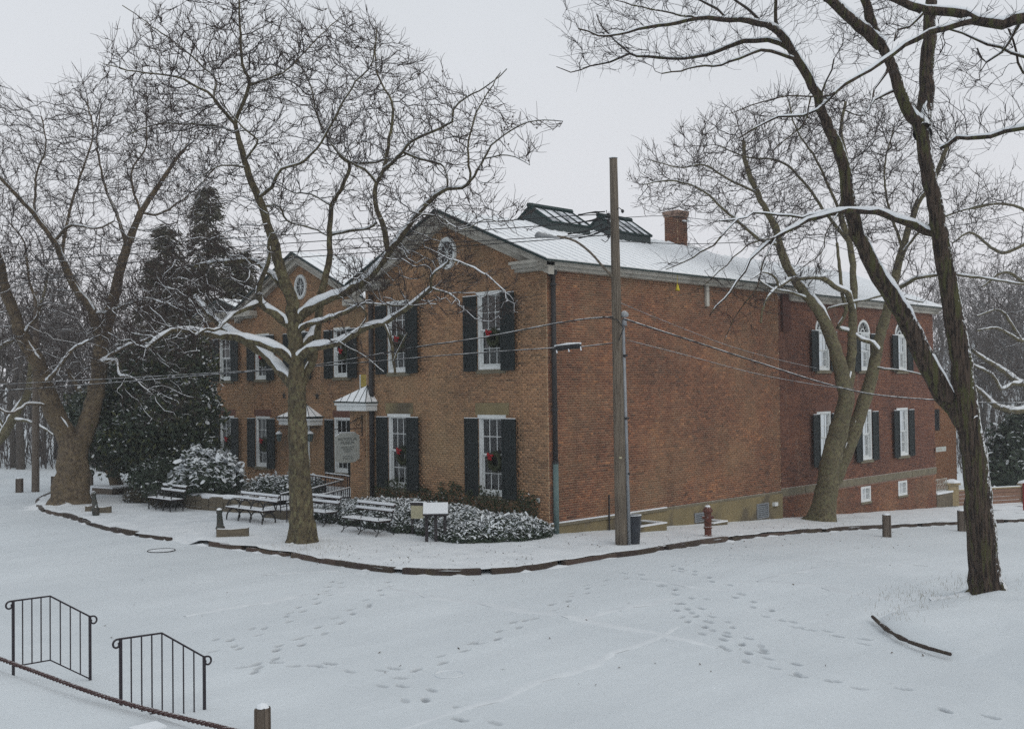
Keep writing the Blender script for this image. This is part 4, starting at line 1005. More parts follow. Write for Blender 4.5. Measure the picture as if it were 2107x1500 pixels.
def text(s, size, x, z, parent, mat='ink', rot=0.):
    c = bpy.data.curves.new('lettering_curve', 'FONT'); c.body = s; c.size = size; c.align_x = 'CENTER'; c.extrude = .002
    tmp = bpy.data.objects.new('tmp', c); COL.objects.link(tmp); dg = bpy.context.evaluated_depsgraph_get(); dg.update(); me = bpy.data.meshes.new_from_object(tmp.evaluated_get(dg)); bpy.data.objects.remove(tmp)
    o = bpy.data.objects.new('lettering', me); COL.objects.link(o); me.materials.clear(); me.materials.append(M[mat]); o.parent = parent
    o.rotation_euler = (math.pi / 2, 0, rot); o.location = (x, -.024, z); return o
xc = (x0 + x1) / 2
for s, sz, z in (('HISTORICAL', .148, -.40), ('MUSEUM', .148, -.53), ('STATEN ISLAND', .075, -.66), ('HISTORICAL', .075, -.735), ('SOCIETY', .075, -.81), ('RICHMONDTOWN, N.Y.', .052, -.94), ('OPEN  TO  THE  PUBLIC', .045, -1.0)):
    if sz > .06: text(s, sz, xc, z, hs)
q = B()
for z, ws in ((-.945, (.30, .06)), (-1.0, (.12, .10, .14)), (-1.05, (.08, .12, .05, .09))):
    tot = sum(ws) + .04 * (len(ws) - 1); x = xc - tot / 2
    for w_ in ws: q.box((x, -.0225, z - .009), (x + w_, -.0205, z + .009)); x += w_ + .04
q.build('small_print', 'ink', hs)
q = B(); q.tube([(p[0], 0, p[2] + .012) for p in pts[4:]], .014, 4); q.build('board_snow', 'snow', hs)
# yellow bell-shaped ornament under the eave
p = onY(1394, 592, -.35); t = thing('ornament', 'small yellow bell ornament hanging under the white eave', 'ornament', p)
B().lathe((0, 0, 0), [(.07, -.10), (.075, -.07), (.045, .02), (.03, .09), (.01, .13)], 8).build('bell', 'bell', t, smooth=True); B().bar((0, 0, .15), (0, 0, .42), .008, 4).build('string', 'bell', t)
# ================================================================== STREET THINGS
# utility pole with lamp
pb = ground(1279, 1121); ptop = at(1262, 326, 29.6)
up_ = thing('utility_pole', 'tall grey wooden utility pole with a street lamp arm on the corner', 'utility pole', pb)
T = ptop - pb
def pol(z): return T * (z / T[2])
P = [pol(z) for z in np.linspace(-.1, T[2], 16)]
B().tube(P, list(np.linspace(.175, .108, 16)), 14).build('pole', 'pole', up_, smooth=True)
B().tube([pol(T[2] + .001), pol(T[2] + .03)], [.13, .10], 12).build('pole_cap', 'snow', up_)
side = np.array([.70, -.71, 0])
q = B(); q.tube([pol(.02) + side * .205 + np.array([-.05, -.05, 0]), pol(3) + side * .185, pol(6.0) + side * .165], .05, 8); q.tube([pol(5.95) + side * .19, pol(6.15) + side * .21], [.09, .05], 8)
q.build('conduit', 'steel', up_, smooth=True)
q = B()
for z in (.55, 1.9, 3.4, 5.1): q.tube([pol(z) + side * .2, pol(z + .06) + side * .2], .075, 8)
q.build('conduit_straps', 'dark', up_)
a0 = at(1261, 571, 29.3) - pb; pts = [at(px, py, d) - pb for px, py, d in ((1261, 571, 29.45), (1240, 548, 29.2), (1215, 520, 29.0), (1185, 497, 28.8), (1160, 489, 28.7), (1146, 487, 28.6))]
B().tube(catmull(pts, .15), .032, 7).build('lamp_arm', 'pole', up_, smooth=True)
h0, h1 = at(1148, 488, 28.6) - pb, at(1103, 484, 28.3) - pb
q = B(); n = 9; k = 0; ax = h1 - h0; L = np.linalg.norm(ax); ax /= L; sd = np.cross(ax, (0, 0, 1)); sd /= np.linalg.norm(sd)
prof = [(0, .035, .03), (.2, .07, .06), (.45, .11, .09), (.75, .15, .12), (.93, .14, .12), (1., .09, .06)]
for f, w, h in prof:
    for j in range(10):
        a = 2*math.pi*j/10; zz = math.sin(a) * (h if math.sin(a) > 0 else h * .35)
        q.v.append(tuple(h0 + ax * L * f + sd * w * math.cos(a) + np.array([0, 0, zz - .02])))
for i in range(len(prof) - 1): q.f += [(i*10 + j, i*10 + (j+1) % 10, i*10 + 10 + (j+1) % 10, i*10 + 10 + j) for j in range(10)]
q.f += [tuple(range(10))[::-1], tuple(range((len(prof)-1)*10, len(prof)*10))]
M['lampgrey'] = pm('lamp_grey', (.30, .31, .32), (.24, .25, .26), 4., .5, 0, snow=(.6, .85)); q.build('lamp_head', 'lampgrey', up_, smooth=True)
# spool insulators and clutter of wire ends near the pole top
q = B()
for px, py in ((1252, 443), (1252, 455), (1249, 470), (1252, 486)):
    p = at(px, py, 29.25) - pb; q.lathe(tuple(p), [(.03, -.05), (.05, -.03), (.03, 0), (.05, .03), (.03, .05)], 8)
rr_ = random.Random(3)
for i in range(9):
    a = at(rr_.uniform(1247, 1256), rr_.uniform(432, 495), 29.3) - pb; c = at(rr_.uniform(1222, 1262), rr_.uniform(425, 510), 29.2) - pb; mdl = (a + c) / 2 + np.array([0, 0, rr_.uniform(-.25, .1)])
    q.tube(catmull([a, mdl, c], .1), .012, 4)
for px, py in ((1266, 430), (1272, 428), (1281, 433)): pass
q.tube(catmull([at(x, y, 29.5) - pb for x, y in ((1266, 436), (1274, 428), (1279, 432), (1281, 436))], .06), .012, 4); q.lathe(tuple(at(1281, 435, 29.5) - pb), [(.02, -.05), (.05, 0), (.02, .05)], 8)
q.build('insulators', 'dark', up_)
q = B(); p = pol(6.17) + side * .21; q.lathe(tuple(p), [(.09, 0), (.12, .06), (.11, .12), (.04, .17)], 9); q.build('conduit_head', 'lampgrey', up_, smooth=True)
q = B(); zt = 3.05; q.box(tuple(pol(2.35) + np.array([-.155, -.135, 0])), tuple(pol(2.35) + np.array([-.08, -.10, .05]))); q.build('pole_tag', 'cream', up_)
q = B(); q.poly([tuple(pol(z) + np.array([-.15, -.10 - .02 * s_, 0]) + side * -.03) for z, s_ in ((3.9, 0), (4.35, 0), (4.35, 1), (3.9, 1))], [(0, 1, 2, 3)]); 
# cables
def cable(pts, r, label, mat='cable', n=5, step=.6, grp=None):
    P = catmull([at(*p) for p in pts], step); o = B().tube(P, r, n).build('cable', mat, smooth=True); tag(o, label, 'cable', grp); return o
cg = 'overhead cables from the utility pole'
cable([(1252,441,29.3),(1150,446,29.5),(1060,453,30),(400,496,35),(0,520,40),(-60,524,41)], .013, 'topmost thin cable running left from the lamp pole', grp=cg)
cable([(1250,452,29.3),(1150,462,29.4),(1060,469,29.8),(400,514,34),(0,541,39),(-60,545,40)], .013, 'second thin cable from the top running left from the pole', grp=cg)
cable([(1247,470,29.3),(1200,484,29.2),(1060,492,29.5),(400,531,33.5),(0,562,38),(-60,567,39)], .012, 'third thin cable passing just under the lamp head', grp=cg)
cable([(1250,484,29.3),(1180,489,29.2),(1060,499,29.5),(400,546,33.5),(0,583,38),(-60,588,39)], .013, 'fourth thin cable sagging lowest of the thin set', grp=cg)
for (a, c, lb) in (((1196, 442.5), (1252, 441), 'topmost'), ((1190, 462), (1226, 458), 'second')): pass
q = B()
for pts in ([(1190,443,29.4),(1215,438,29.3),(1245,436,29.3)], [(1190,459,29.3),(1225,452,29.3),(1248,446,29.3)], [(1168,482,29.2),(1205,476,29.2),(1240,462,29.3)], [(1190,490,29.2),(1212,486,29.2),(1246,473,29.3)]):
    P = catmull([at(*p) for p in pts], .12); q.tube(P, [.018 + .014 * (i % 4 == 0) for i in range(len(P))], 6)
tag(q.build('cable_splices', 'cable', smooth=True), 'lumpy black splices and clamps where thin cables meet the pole', 'cable splice')
cable([(1262,652,29.5),(1220,655,29.4),(1147,665,29.6),(991,695,30),(866,713,30.5),(756,733,31.5),(613,756,33),(400,774,36),(200,790,39),(0,804,42),(-60,808,43)], .022, 'thick black cable sagging left from the middle of the pole', 'cablesnow', 6, grp=cg)
cable([(1262,706,29.5),(1195,714,29.5),(1140,716,29.7),(934,730,30.3),(756,745,31.5),(613,757,33),(400,770,36),(200,781,39),(0,791,42),(-60,794,43)], .018, 'lower black cable with a splice case running left from the pole', 'cablesnow', 6, grp=cg)
a, c = at(1141, 717, 29.55), at(1196, 711, 29.4)
sc_t = thing('splice_case', 'snow topped black splice case hanging on the lower cable beside the downspout', 'splice case', a)
B().tube([np.zeros(3), (c - a) * .08, (c - a) * .92, c - a], [.03, .075, .075, .03], 8).build('case', 'cable', sc_t, smooth=True)
B().tube([np.array([0, 0, .06]), (c - a) * .5 + np.array([0, 0, .075]), c - a + np.array([0, 0, .06])], [.03, .045, .03], 6).build('case_snow', 'snow', sc_t, smooth=True)
q = B()
for f in (.05, .5, .95): q.bar(tuple((c - a) * f + np.array([0, 0, .05])), tuple((c - a) * f + np.array([-.02, -.06, -.13])), .018, 5)
q.build('case_clips', 'snow', sc_t)
cable([(1284,656,29.5),(1325,670,29.7),(1400,694,30.5),(1560,746,32),(1700,790,33.5),(1800,812,35),(1925,823,37),(2030,829,38),(2160,828,40)], .024, 'thick snow lined cable falling right from the pole across the side wall', 'cablesnow', 6, grp=cg)
cable([(1290,700,29.5),(1400,728,30.5),(1560,770,32),(1700,795,33.5),(1760,800,34)], .010, 'thin snowy wire just below the thick cable on the side wall', 'cablesnow', 4, grp=cg)
cable([(1275,623,29.5),(1320,642,29.8),(1400,674,30.5),(1500,712,31.5),(1600,740,32.6),(1680,758,33.5)], .008, 'fine upper service wire slanting across the side wall', 'cablesnow', 4, grp=cg)
cable([(1290,633,29.5),(1500,600,31.5),(1700,690,33.5),(1900,757,36)], .006, 'hair thin wire crossing the rear windows', 'cable', 3, grp=cg)
cable([(1272,497,29.5),(1500,500,31.5),(1950,466,36),(2107,437,38),(2170,425,39)], .010, 'thin wire running right from the pole through the crowns', 'cable', 4, grp=cg)
cable([(1272,448,29.5),(1420,449,31),(1700,500,34),(2107,660,40)], .008, 'thin wire passing behind the chimney', 'cable', 4, grp=cg)
cable([(1272,705,29.5),(1277,690,29.3),(1283,676,29.4),(1270,658,29.4),(1240,652,29.2)], .014, 'short loop of cable tied around the pole', 'cable', 5, grp=cg)

# bin
p = ground(1303, 1119); t = thing('litter_bin', 'black ribbed plastic litter bin with snow inside behind the pole', 'bin', p)
q = B(); q.lathe((0, 0, 0), [(.175, 0), (.20, .35), (.225, .72), (.235, .725), (.235, .78), (.20, .78), (.19, .62)], 22); q.build('bin_body', 'bin', t)
q = B(); q.lathe((0, 0, 0), [(.19, .66), (.10, .73), (.01, .71)], 14); q.build('bin_snow', 'snow', t)
q = B(); ring = [(.225 * math.cos(a), .225 * math.sin(a), .792) for a in np.linspace(0, 2*math.pi, 24, endpoint=False)]; q.tube(ring, .013, 5, closed=True); q.build('rim_snow', 'snow', t)
# hydrant
p = ground(1457, 1102); t = thing('fire_hydrant', 'rusty red fire hydrant with a domed snowy cap on the pavement', 'hydrant', p)
q = B(); q.lathe((0, 0, 0), [(.13, -.05), (.13, .02), (.105, .03), (.105, .22), (.13, .23), (.13, .27), (.11, .28), (.105, .68), (.12, .70)], 14); q.build('barrel', 'hydrant', t, smooth=False)
q = B(); q.lathe((0, 0, 0), [(.12, .70), (.155, .72), (.155, .76), (.13, .80), (.09, .87), (.04, .90), (.035, .95), (.0, .95)], 14); q.build('dome', 'hydrant', t)
q = B(); n_ = np.array([-.7, -.7, 0]); s_ = np.array([.7, -.7, 0])
q.tube([n_ * .09 + np.array([0, 0, .5]), n_ * .19 + np.array([0, 0, .5])], .075, 10); q.tube([n_ * .19 + np.array([0, 0, .5]), n_ * .21 + np.array([0, 0, .5])], .085, 8)
for sg in (-1, 1): q.tube([s_ * sg * .09 + np.array([0, 0, .55]), s_ * sg * .17 + np.array([0, 0, .55])], .05, 8)
q.build('nozzle', 'hydrant', t); q = B(); q.lathe((0, 0, 0), [(.11, .835), (.07, .90), (.035, .925)], 10); q.build('hydrant_snow', 'snow', t)
# iron cannon posts with stone blocks
def cannon(px0, py0, px1, py1, d, label):
    p = ground(px0, py0); top = at(px1, py1, d) - p
    t = thing('iron_post', label, 'bollard', p, group='old cannon shaped iron posts')
    f = [-.05, .06, .08, .22, .26, .30, .34, .36, .84, .86, .90, .95, 1.0]; r_ = [.10, .10, .13, .12, .14, .14, .12, .105, .075, .095, .095, .075, .03]
    B().tube([top * x for x in f], r_, 12).build('post', 'cannon', t, smooth=True)
    B().tube([top * .985, top * 1.03], [.085, .03], 8).build('post_snow', 'snow', t)
cannon(454, 1101, 451, 1047, 32.5, 'green iron cannon shaped post leaning beside a stone block near the middle bench')
cannon(198, 1062, 192, 1012, 38.5, 'dark iron cannon shaped post standing near the double trunk')
def block(px, py, L, Dp, h, rz, label, cut=False):
    p = ground(px, py); t = thing('stone_block', label, 'stone block', p, rz)
    q = B(); q.poly([(-L/2, -Dp/2, -.05), (L/2, -Dp/2, -.05), (L/2, Dp/2, -.05), (-L/2, Dp/2, -.05), (-L/2, -Dp/2, h*.92), (-.02, -Dp/2, h*.84), (L/2, -Dp/2, h), (L/2, Dp/2, h), (-.02, Dp/2, h*.84), (-L/2, Dp/2, h*.92)],
       [(3, 2, 1, 0), (0, 1, 6, 5, 4), (1, 2, 7, 6), (2, 3, 9, 8, 7), (3, 0, 4, 9), (4, 5, 8, 9), (5, 6, 7, 8)]); q.build('block', 'fieldstone', t)
block(479, 1103, .92, .22, .25, math.radians(-42), 'worn brown stone block lying beside the leaning iron post')
block(212, 1055, .55, .22, .24, math.radians(-40), 'short stone block behind the far iron post')
block(184, 1052, .25, .22, .22, math.radians(-40), 'small stone stub left of the far iron post')
# timber guard posts
def tpost(p, w, h, tilt, label, grp='timber guard posts'):
    t = thing('timber_post', label, 'post', p, rz=.7, group=grp); q = B()
    a, b_ = tilt; k = w / 2
    for z, s_ in ((-.2, 1.), (h * .96, .97), (h, .88)): 
        for x, y in ((-k, -k), (k, -k), (k, k), (-k, k)):
            for u, v in (((x*.7, y), (x, y*.7)) if x*y > 0 else ((x, y*.7), (x*.7, y))): q.v.append((u*s_ + a*z, v*s_ + b_*z, z))
    for i in range(2): q.f += [(i*8 + j, i*8 + (j+1) % 8, i*8 + 8 + (j+1) % 8, i*8 + 8 + j) for j in range(8)]
    q.f += [tuple(range(16, 24))]
    q.build('post', 'log', t); q = B(); q.lathe((a*h, b_*h, h), [(k*.95, -.005), (k*.7, .03), (k*.2, .045)], 8); q.build('post_snow', 'snow', t); return t
tpost(ground(1825, 1103, -.10), .25, .70, (0, 0), 'upright square timber post standing at the right kerb')
tpost(ground(1979, 1091, -.10), .25, .72, (-.14, .05), 'leaning timber post right behind the big foreground trunk')
tpost(ground(262/1.0 * 0 + 40, 1007, 0), .28, .5, (0, 0), 'grey timber stump beside the far left pole')
tpost(ground(112, 1004, 0), .26, .55, (0, 0), 'grey timber stump half behind the left double trunk')
tpost(ground(184, 993, 0), .30, .62, (0, 0), 'timber stump seen right of the left double trunk')
tpost(at(540, 1500, 12.4) + np.array([0, 0, -.25]), .165, .50, (.01, 0), 'weathered timber rope post with a snow cap in the near foreground')
# the heavy rope in front
P = catmull([at(-40, 1340, 16.2), at(60, 1377, 15.4), at(240, 1441, 13.9), at(460, 1497, 12.7), at(535, 1512, 12.35)], .012)
k = len(P); q = B(); a = np.cumsum(np.full(k, .012)) / .05
for st in range(3):
    tg_ = np.gradient(P, axis=0); tg_ /= np.linalg.norm(tg_, axis=1)[:, None]; s1 = np.cross(tg_, (0, 0, 1.)); s1 /= np.linalg.norm(s1, axis=1)[:, None]; s2 = np.cross(s1, tg_)
    w = a * 1.2 + st * 2 * math.pi / 3; q.tube(list(P + (s1 * np.cos(w)[:, None] + s2 * np.sin(w)[:, None]) * .016), .0165, 5)
tag(q.build('rope', 'rope', smooth=True), 'thick twisted dark rope sagging in front of the two handrails', 'rope')
# step handrails
def handrail(pl, pm_, pr, y, label, dpx, ppx, zl):
    """planar wrought iron rail along X: pixel anchors of the three top points"""
    a, m_, c = (onY(px, py, y) for px, py in (pl, pm_, pr))
    base = np.array([a[0], y, zl]); t = thing('handrail', label, 'handrail', base, group='wrought iron step handrails')
    A, Mm, C = a - base, m_ - base, c - base
    dep = float((a - CAM) @ (RC @ np.array([0, 0, -1.]))); dr = dpx * dep / FOC; pl_ = (ppx - dpx) * dep / FOC
    lowA, lowM, lowC = A - np.array([0, 0, dr]), Mm - np.array([0, 0, dr]), C - np.array([0, 0, dr])
    B().tube([A, Mm, C], .014, 6).build('top_rail', 'rail', t); B().tube([lowA, lowM, lowC], .011, 6).build('bottom_rail', 'rail', t)
    for p_, z in ((A, lowA[2] - pl_), (C, lowC[2] - pl_)): B().box((p_[0] - .017, -.017, z - .15), (p_[0] + .017, .017, p_[2])).build('rail_post', 'rail', t)
    top = lambda x: np.interp(x, [A[0], Mm[0], C[0]], [A[2], Mm[2], C[2]]); low = lambda x: np.interp(x, [A[0], Mm[0], C[0]], [lowA[2], lowM[2], lowC[2]])
    xs = list(np.linspace(A[0], Mm[0], 5)[1:]) + list(np.linspace(Mm[0], C[0], 5)[1:-1]); b0 = None
    for x in xs: B().box((x - .0075, -.0075, low(x)), (x + .0075, .0075, top(x))).build('baluster', 'rail', t)
    # scrolls
    def scroll(p, sg, r):
        pts = [p + np.array([sg * (r * .0 + r * (1 - math.cos(w) * (1 - w / 9)) - 0), 0, 0]) for w in ()]
        pts = []
        for w in np.linspace(0, 5.4, 20):
            rr = r * (1 - w / 8.5); pts.append(p + np.array([sg * (.05 + rr * math.sin(w)), 0, -r + rr * math.cos(w)]))
        return [p] + pts
    B().tube(scroll(A, -1, .065), .014, 6).build('scroll', 'rail', t); B().tube(scroll(C + np.array([.0, 0, -.0]), 1, .07), .014, 6).build('scroll', 'rail', t)
    return t
y1 = ground(185, 1412, -.13)[1]; y2 = onX(248, 1318, ground(27, 1385)[0] + .05)[1]
y1 = -5.6; zl = .22
handrail((27, 1236), (103, 1226), (185, 1268), -5.35, 'black iron handrail with scroll ends, the far left one', 134, 149, .3)
handrail((248, 1314), (333, 1302), (420, 1351), -8.1, 'black iron handrail with scroll ends, the nearer one by the rope post', 165, 182, .3)
# end of the stone step beside the near handrail
p = at(304, 1497, 13.0); t = thing('stone_step', 'snow covered end of a rough stone step under the near handrail', 'step', (p[0], p[1], p[2] - .12))
q = B(); q.box((-.17, -.13, -.3), (.17, .13, .10)); q.build('step', 'fieldstone', t); q = B(); q.box((-.175, -.135, .101), (.172, .133, .14)); q.build('step_snow', 'snow', t)
# manhole covers
p = ground(332, 1133, -.13); t = thing('manhole_cover', 'dark ring of a manhole cover melting through the road snow', 'manhole cover', (p[0], p[1], float(terrain(p[0], p[1])) + .012))
B().tube([(.37 * math.cos(a), .37 * math.sin(a), 0) for a in np.linspace(0, 2*math.pi, 36, endpoint=False)], .016, 5, closed=True).build('rim', 'dark', t)
q = B(); q.poly([(.36 * math.cos(a), .36 * math.sin(a), .002) for a in np.linspace(0, 2*math.pi, 36, endpoint=False)], [tuple(range(36))]); q.build('lid', 'snow_walk', t)
p = ground(925, 1386, -.13); t = thing('manhole_cover', 'faint snow covered ring of a manhole in the near road', 'manhole cover', (p[0], p[1], float(terrain(p[0], p[1])) + .006))
B().tube([(.22 * math.cos(a), .22 * math.sin(a), 0) for a in np.linspace(0, 2*math.pi, 36, endpoint=False)], .011, 5, closed=True).build('rim', 'snow_ridge', t)

# interpretive panels
def panel(px, py, label, h, w, dp, tilt, leg, rz, mat_top):
    p = ground(px, py); t = thing('information_panel', label, 'information panel', p, rz); q = None
    for x in leg: B().box((x - .045, -.05, -.1), (x + .045, .05, h - .06)).build('leg', 'panel_dark', t)
    q = B(); c, s = math.cos(tilt), math.sin(tilt)
    def R(x, y, z): return (x, y * c - z * s, h + y * s + z * c)
    q.poly([R(x, y, z) for z in (-.03, .02) for x, y in ((-w/2, -dp/2), (w/2, -dp/2), (w/2, dp/2), (-w/2, dp/2))], [(3, 2, 1, 0), (4, 5, 6, 7), (0, 1, 5, 4), (1, 2, 6, 5), (2, 3, 7, 6), (3, 0, 4, 7)]); q.build('board', 'panel_dark', t)
    q = B(); a, b_ = w/2 - .01, dp/2 - .01
    q.poly([R(x, y, z) for z in (.021, .045) for x, y in ((-a, -b_), (a, -b_), (a, b_), (-a, b_))], [(3, 2, 1, 0), (4, 5, 6, 7), (0, 1, 5, 4), (1, 2, 6, 5), (2, 3, 7, 6), (3, 0, 4, 7)]); q.build('board_top', mat_top, t)
panel(897, 1113, 'tilted information panel on three dark posts with snow on its top', .90, .72, .62, math.radians(24), (-.26, 0, .26), math.radians(-42), 'snow')
p = ground(862, 1098); t = thing('flat_board', 'cream notice board with a dark cap standing behind the snowy panel', 'notice board', p, math.radians(-62))
q = B(); q.box((-.24, -.02, .45), (.24, .02, .84)); q.build('board', 'cream', t); q = B(); q.box((-.26, -.03, .84), (.26, .03, .93)); q.build('cap', 'panel_dark', t); q = B(); q.box((-.26, -.03, .931), (.26, .03, .955)); q.build('cap_snow', 'snow', t)
for x in (-.22, .22): B().box((x - .03, .021, -.1), (x + .03, .06, .82)).build('leg', 'panel_dark', t)

# benches: slatted seat and back on iron frames; front faces -X of the world, bench axis = Y
def bench(loc, L, arches, label, rz=0.):
    t = thing('park_bench', label, 'bench', loc, rz, group='park benches in the snow')
    n = 4 if arches else 3
    for i, (x, z) in enumerate(((-.24, .44), (-.13, .43), (-.02, .425), (.09, .43), (.18, .44))):
        B().box((x - .045, -L/2, z - .03), (x + .045, L/2, z)).build('seat_slat', 'bench_wood', t)
    for i, (x, z) in enumerate(((.28, .68), (.34, .84))):
        B().box((x - .012, -L/2, z - .035), (x + .015, L/2, z + .04)).build('back_slat', 'bench_wood', t)
    q = B(); q.tube([(-.27, -L/2, .445), (-.27, L/2, .445)], .02, 6); q.box((-.27, -L/2, .441), (.17, L/2, .462)); q.build('seat_snow', 'snow', t)
    q = B()
    for (x, z) in ((.28, .72), (.34, .88)): q.box((x - .035, -L/2, z + .001), (x + .022, L/2, z + .038)); q.box((x - .032, -L/2 + .03, z - .035), (x - .013, L/2 - .02, z))
    q.build('back_snow', 'snow', t)
    for i in range(n):
        y = -L/2 + .06 + (L - .12) * i / (n - 1); q = B()
        if arches:
            q.tube(catmull([(-.24, y, .40), (-.10, y, .39), (.20, y, .40), (.30, y, .66), (.38, y, .93)], .08), .018, 5)
            q.tube([(-.28 + .25 * (1 - math.cos(a)), y, .30 * math.sin(a) + .06) for a in np.linspace(-.15, math.pi + .15, 14)], .026, 5)
            q.build('frame', 'bench_iron', t)
            if i < n - 0:
                B().tube([(.22 - .47 * (1 - math.cos(a)) / 2, y, .44 + .24 * math.sin(a)) for a in np.linspace(0, math.pi, 14)], .024, 5).build('armrest', 'bench_iron', t)
        else:
            q.tube(catmull([(-.24, y, .41), (.20, y, .40), (.30, y, .66), (.38, y, .95)], .08), .016, 5)
            q.tube(catmull([(-.36, y, .0), (-.27, y, .07), (-.25, y, .22), (-.26, y, .41)], .06), .016, 5); q.tube(catmull([(.34, y, .0), (.24, y, .08), (.20, y, .22), (.2, y, .40)], .06), .016, 5)
            q.tube([(-.26, y, .10), (0, y, .16), (.24, y, .10)], .012, 5); q.tube(catmull([(-.25, y, .3), (-.1, y, .14), (.05, y, .24), (.2, y, .34)], .06), .012, 5)
            q.tube([(.2, y, .60), (.0, y, .66), (-.2, y, .63), (-.26, y, .42)], .012, 5)
            q.build('frame', 'bench_iron', t)
    return t
pc = ground(757, 1100); bench((-3.35, 4.35, 0), 1.8, False, 'low slatted bench with iron scroll legs in front of the snowy hedge', 0)
bench((-3.0, 7.45, 0), 1.7, False, 'low slatted bench half hidden behind the big sycamore trunk')
bench((-4.0, 9.75, 0), 2.3, True, 'long bench with arched iron armrests between the iron post and the big trunk')
bench((-4.1, 15.35, 0), 1.75, True, 'farthest park bench with three iron arches beside the stone wall')
# retaining wall of field stones
rw = thing('retaining_wall', 'low field stone retaining wall behind the benches with snow on top', 'wall', (0, 0, 0))
WP = catmull([(-.6, 19.0, 0), (-2.6, 17.2, 0), (-3.2, 15.2, 0), (-2.9, 12.9, 0), (-2.3, 11.4, 0)], .42)
r_ = random.Random(8)
for i in range(len(WP) - 1):
    a, c = WP[i], WP[i+1]; t_ = (c - a); L = np.linalg.norm(t_); t_ /= L; n_ = np.array([-t_[1], t_[0], 0]); z = -.1
    while z < .42:
        h = r_.uniform(.16, .27); fr = ((a[0], a[1], 0), tuple(t_), tuple(-n_)); q = B(fr); d = r_.uniform(.0, .05)
        q.box((.012, -.3, z), (L - .012 + r_.uniform(-.03, .0), d, z + h - .015)); q.build('stone', 'fieldstone', rw); z += h
q = B(); q.tube([p + np.array([.12, 0, .47]) for p in WP], [.13 + .02 * math.sin(i * 2.) for i in range(len(WP))], 6); q.build('wall_snow', 'snow', rw, smooth=True)
bed = B(); Wq = [(p[0], p[1]) for p in WP]; pts = [(x + .1, y, .42) for x, y in Wq] + [(2.95, 10.2, .36), (2.98, 19.2, .42)]
# planted bed inside the wall (a raised snow surface)
bed.poly(pts, [tuple(range(len(pts)))]); tag(bed.build('planting_bed', 'snow'), 'raised snowy planting bed behind the stone wall', kind='structure')
# stone platform beside the long bench
p = ground(576, 1066); t = thing('stone_step', 'dark stone landing block right of the long bench', 'step', p, 0.); q = B(); q.box((-.25, -.65, -.1), (1.6, .65, .32)); q.build('step', 'fieldstone', t); q = B(); q.box((-.26, -.66, .321), (1.6, .66, .36)); q.build('step_snow', 'snow', t)
# low planter at the left
a = ground(231, 1019); c = ground(300, 1012); t = thing('planter_wall', 'low dark timber edged bed below the small leaning tree', 'planter', a)
v = c - a; L = np.linalg.norm(v[:2]); q = B(); q.box((0, 0, -.1), (L, 1.4, .27)); o = q.build('edging', 'log', t); q = B(); q.box((-.02, -.02, .271), (L + .02, 1.5, .33)); o2 = q.build('planter_snow', 'snow', t); t.rotation_euler[2] = math.atan2(v[1], v[0])

# ramp railings by the porch
def ramp_rail(pts, h, label, n):
    P = [at(*p) for p in pts]; b_ = P[0] - np.array([0, 0, h]); t = thing('ramp_railing', label, 'railing', b_, group='black ramp railings')
    Q = [p - b_ for p in P]; B().tube(Q, .022, 6).build('top_rail', 'rail', t); B().tube([p + np.array([0, 0, .025]) for p in Q], .022, 5).build('rail_snow', 'snow', t); B().tube([p - np.array([0, 0, h - .12]) for p in Q], .014, 5).build('bottom_rail', 'rail', t)
    seg = np.concatenate([[0], np.cumsum([np.linalg.norm(Q[i+1] - Q[i]) for i in range(len(Q) - 1)])]); tot = seg[-1]
    for i in range(n + 1):
        d = tot * i / n; p = np.array([np.interp(d, seg, [q_[j] for q_ in Q]) for j in range(3)]); post = i % 8 == 0 or i == n
        B().tube([p - np.array([0, 0, h + .05 if post else h - .12]), p], .02 if post else .009, 5).build('rail_post' if post else 'baluster', 'rail', t)
ramp_rail([(600, 968, 41.5), (642, 978, 40.8), (707, 988, 39.8), (648, 1004, 38.2), (600, 1016, 37.3)], .78, 'black ramp railing doubling back beside the porch', 34)
ramp_rail([(719, 1004, 38.4), (680, 1014, 37.2), (645, 1023, 36.5), (590, 1035, 35.6)], .78, 'nearer black ramp railing sloping down towards the big trunk', 24)
ramp_rail([(670, 974, 41.8), (712, 979, 41.0), (719, 981, 40.8)], .85, 'short level railing under the window beside the porch', 9)
ramp_rail([(600, 1012, 36.2), (577, 1017, 36.0)], .55, 'low railing end between the long bench and the trunk', 4)

# street sign on the far corner, house, walls and fence on the right
p = onY(1932, 924, .0); t = thing('street_sign', 'narrow white street name sign sticking out past the building corner', 'street sign', p, 0)
q = B(); q.box((-.35, -.02, -.12), (.75, .0, .1)); q.build('board', 'sign', t); q = B()
x = -.22
for w_ in (.09, .07, .1, .06, .1, .08): q.box((x, -.024, -.05), (x + w_ - .025, -.021, .04)); x += w_
q.build('faint_letters', 'white_old', t)
hp = at(1890, 990, 62.); t = thing('orange_brick_house', 'orange brick house end standing behind the museum corner', 'house', (hp[0], hp[1], -3.0))
fr = ((0, 0, 0), (.705, -.709, 0), (-.709, -.705, 0)); w0 = 2.2
add = B(fr); add.box((-3, -7, 0), (w0, 0, 7.0)); add.build('wall', 'mortar', t)
A, dep, tone = bricks(fr, -3, w0, 1.3, lambda u: 7.0, [(.55, 1.25, 4.6, 5.8)], 31); V_, F_ = boxes_to_mesh(fr, A, dep); o = fastmesh('brickwork', V_, F_, 'brick_orange', t, tone=np.repeat(tone, 5)); o['kind'] = 'stuff'
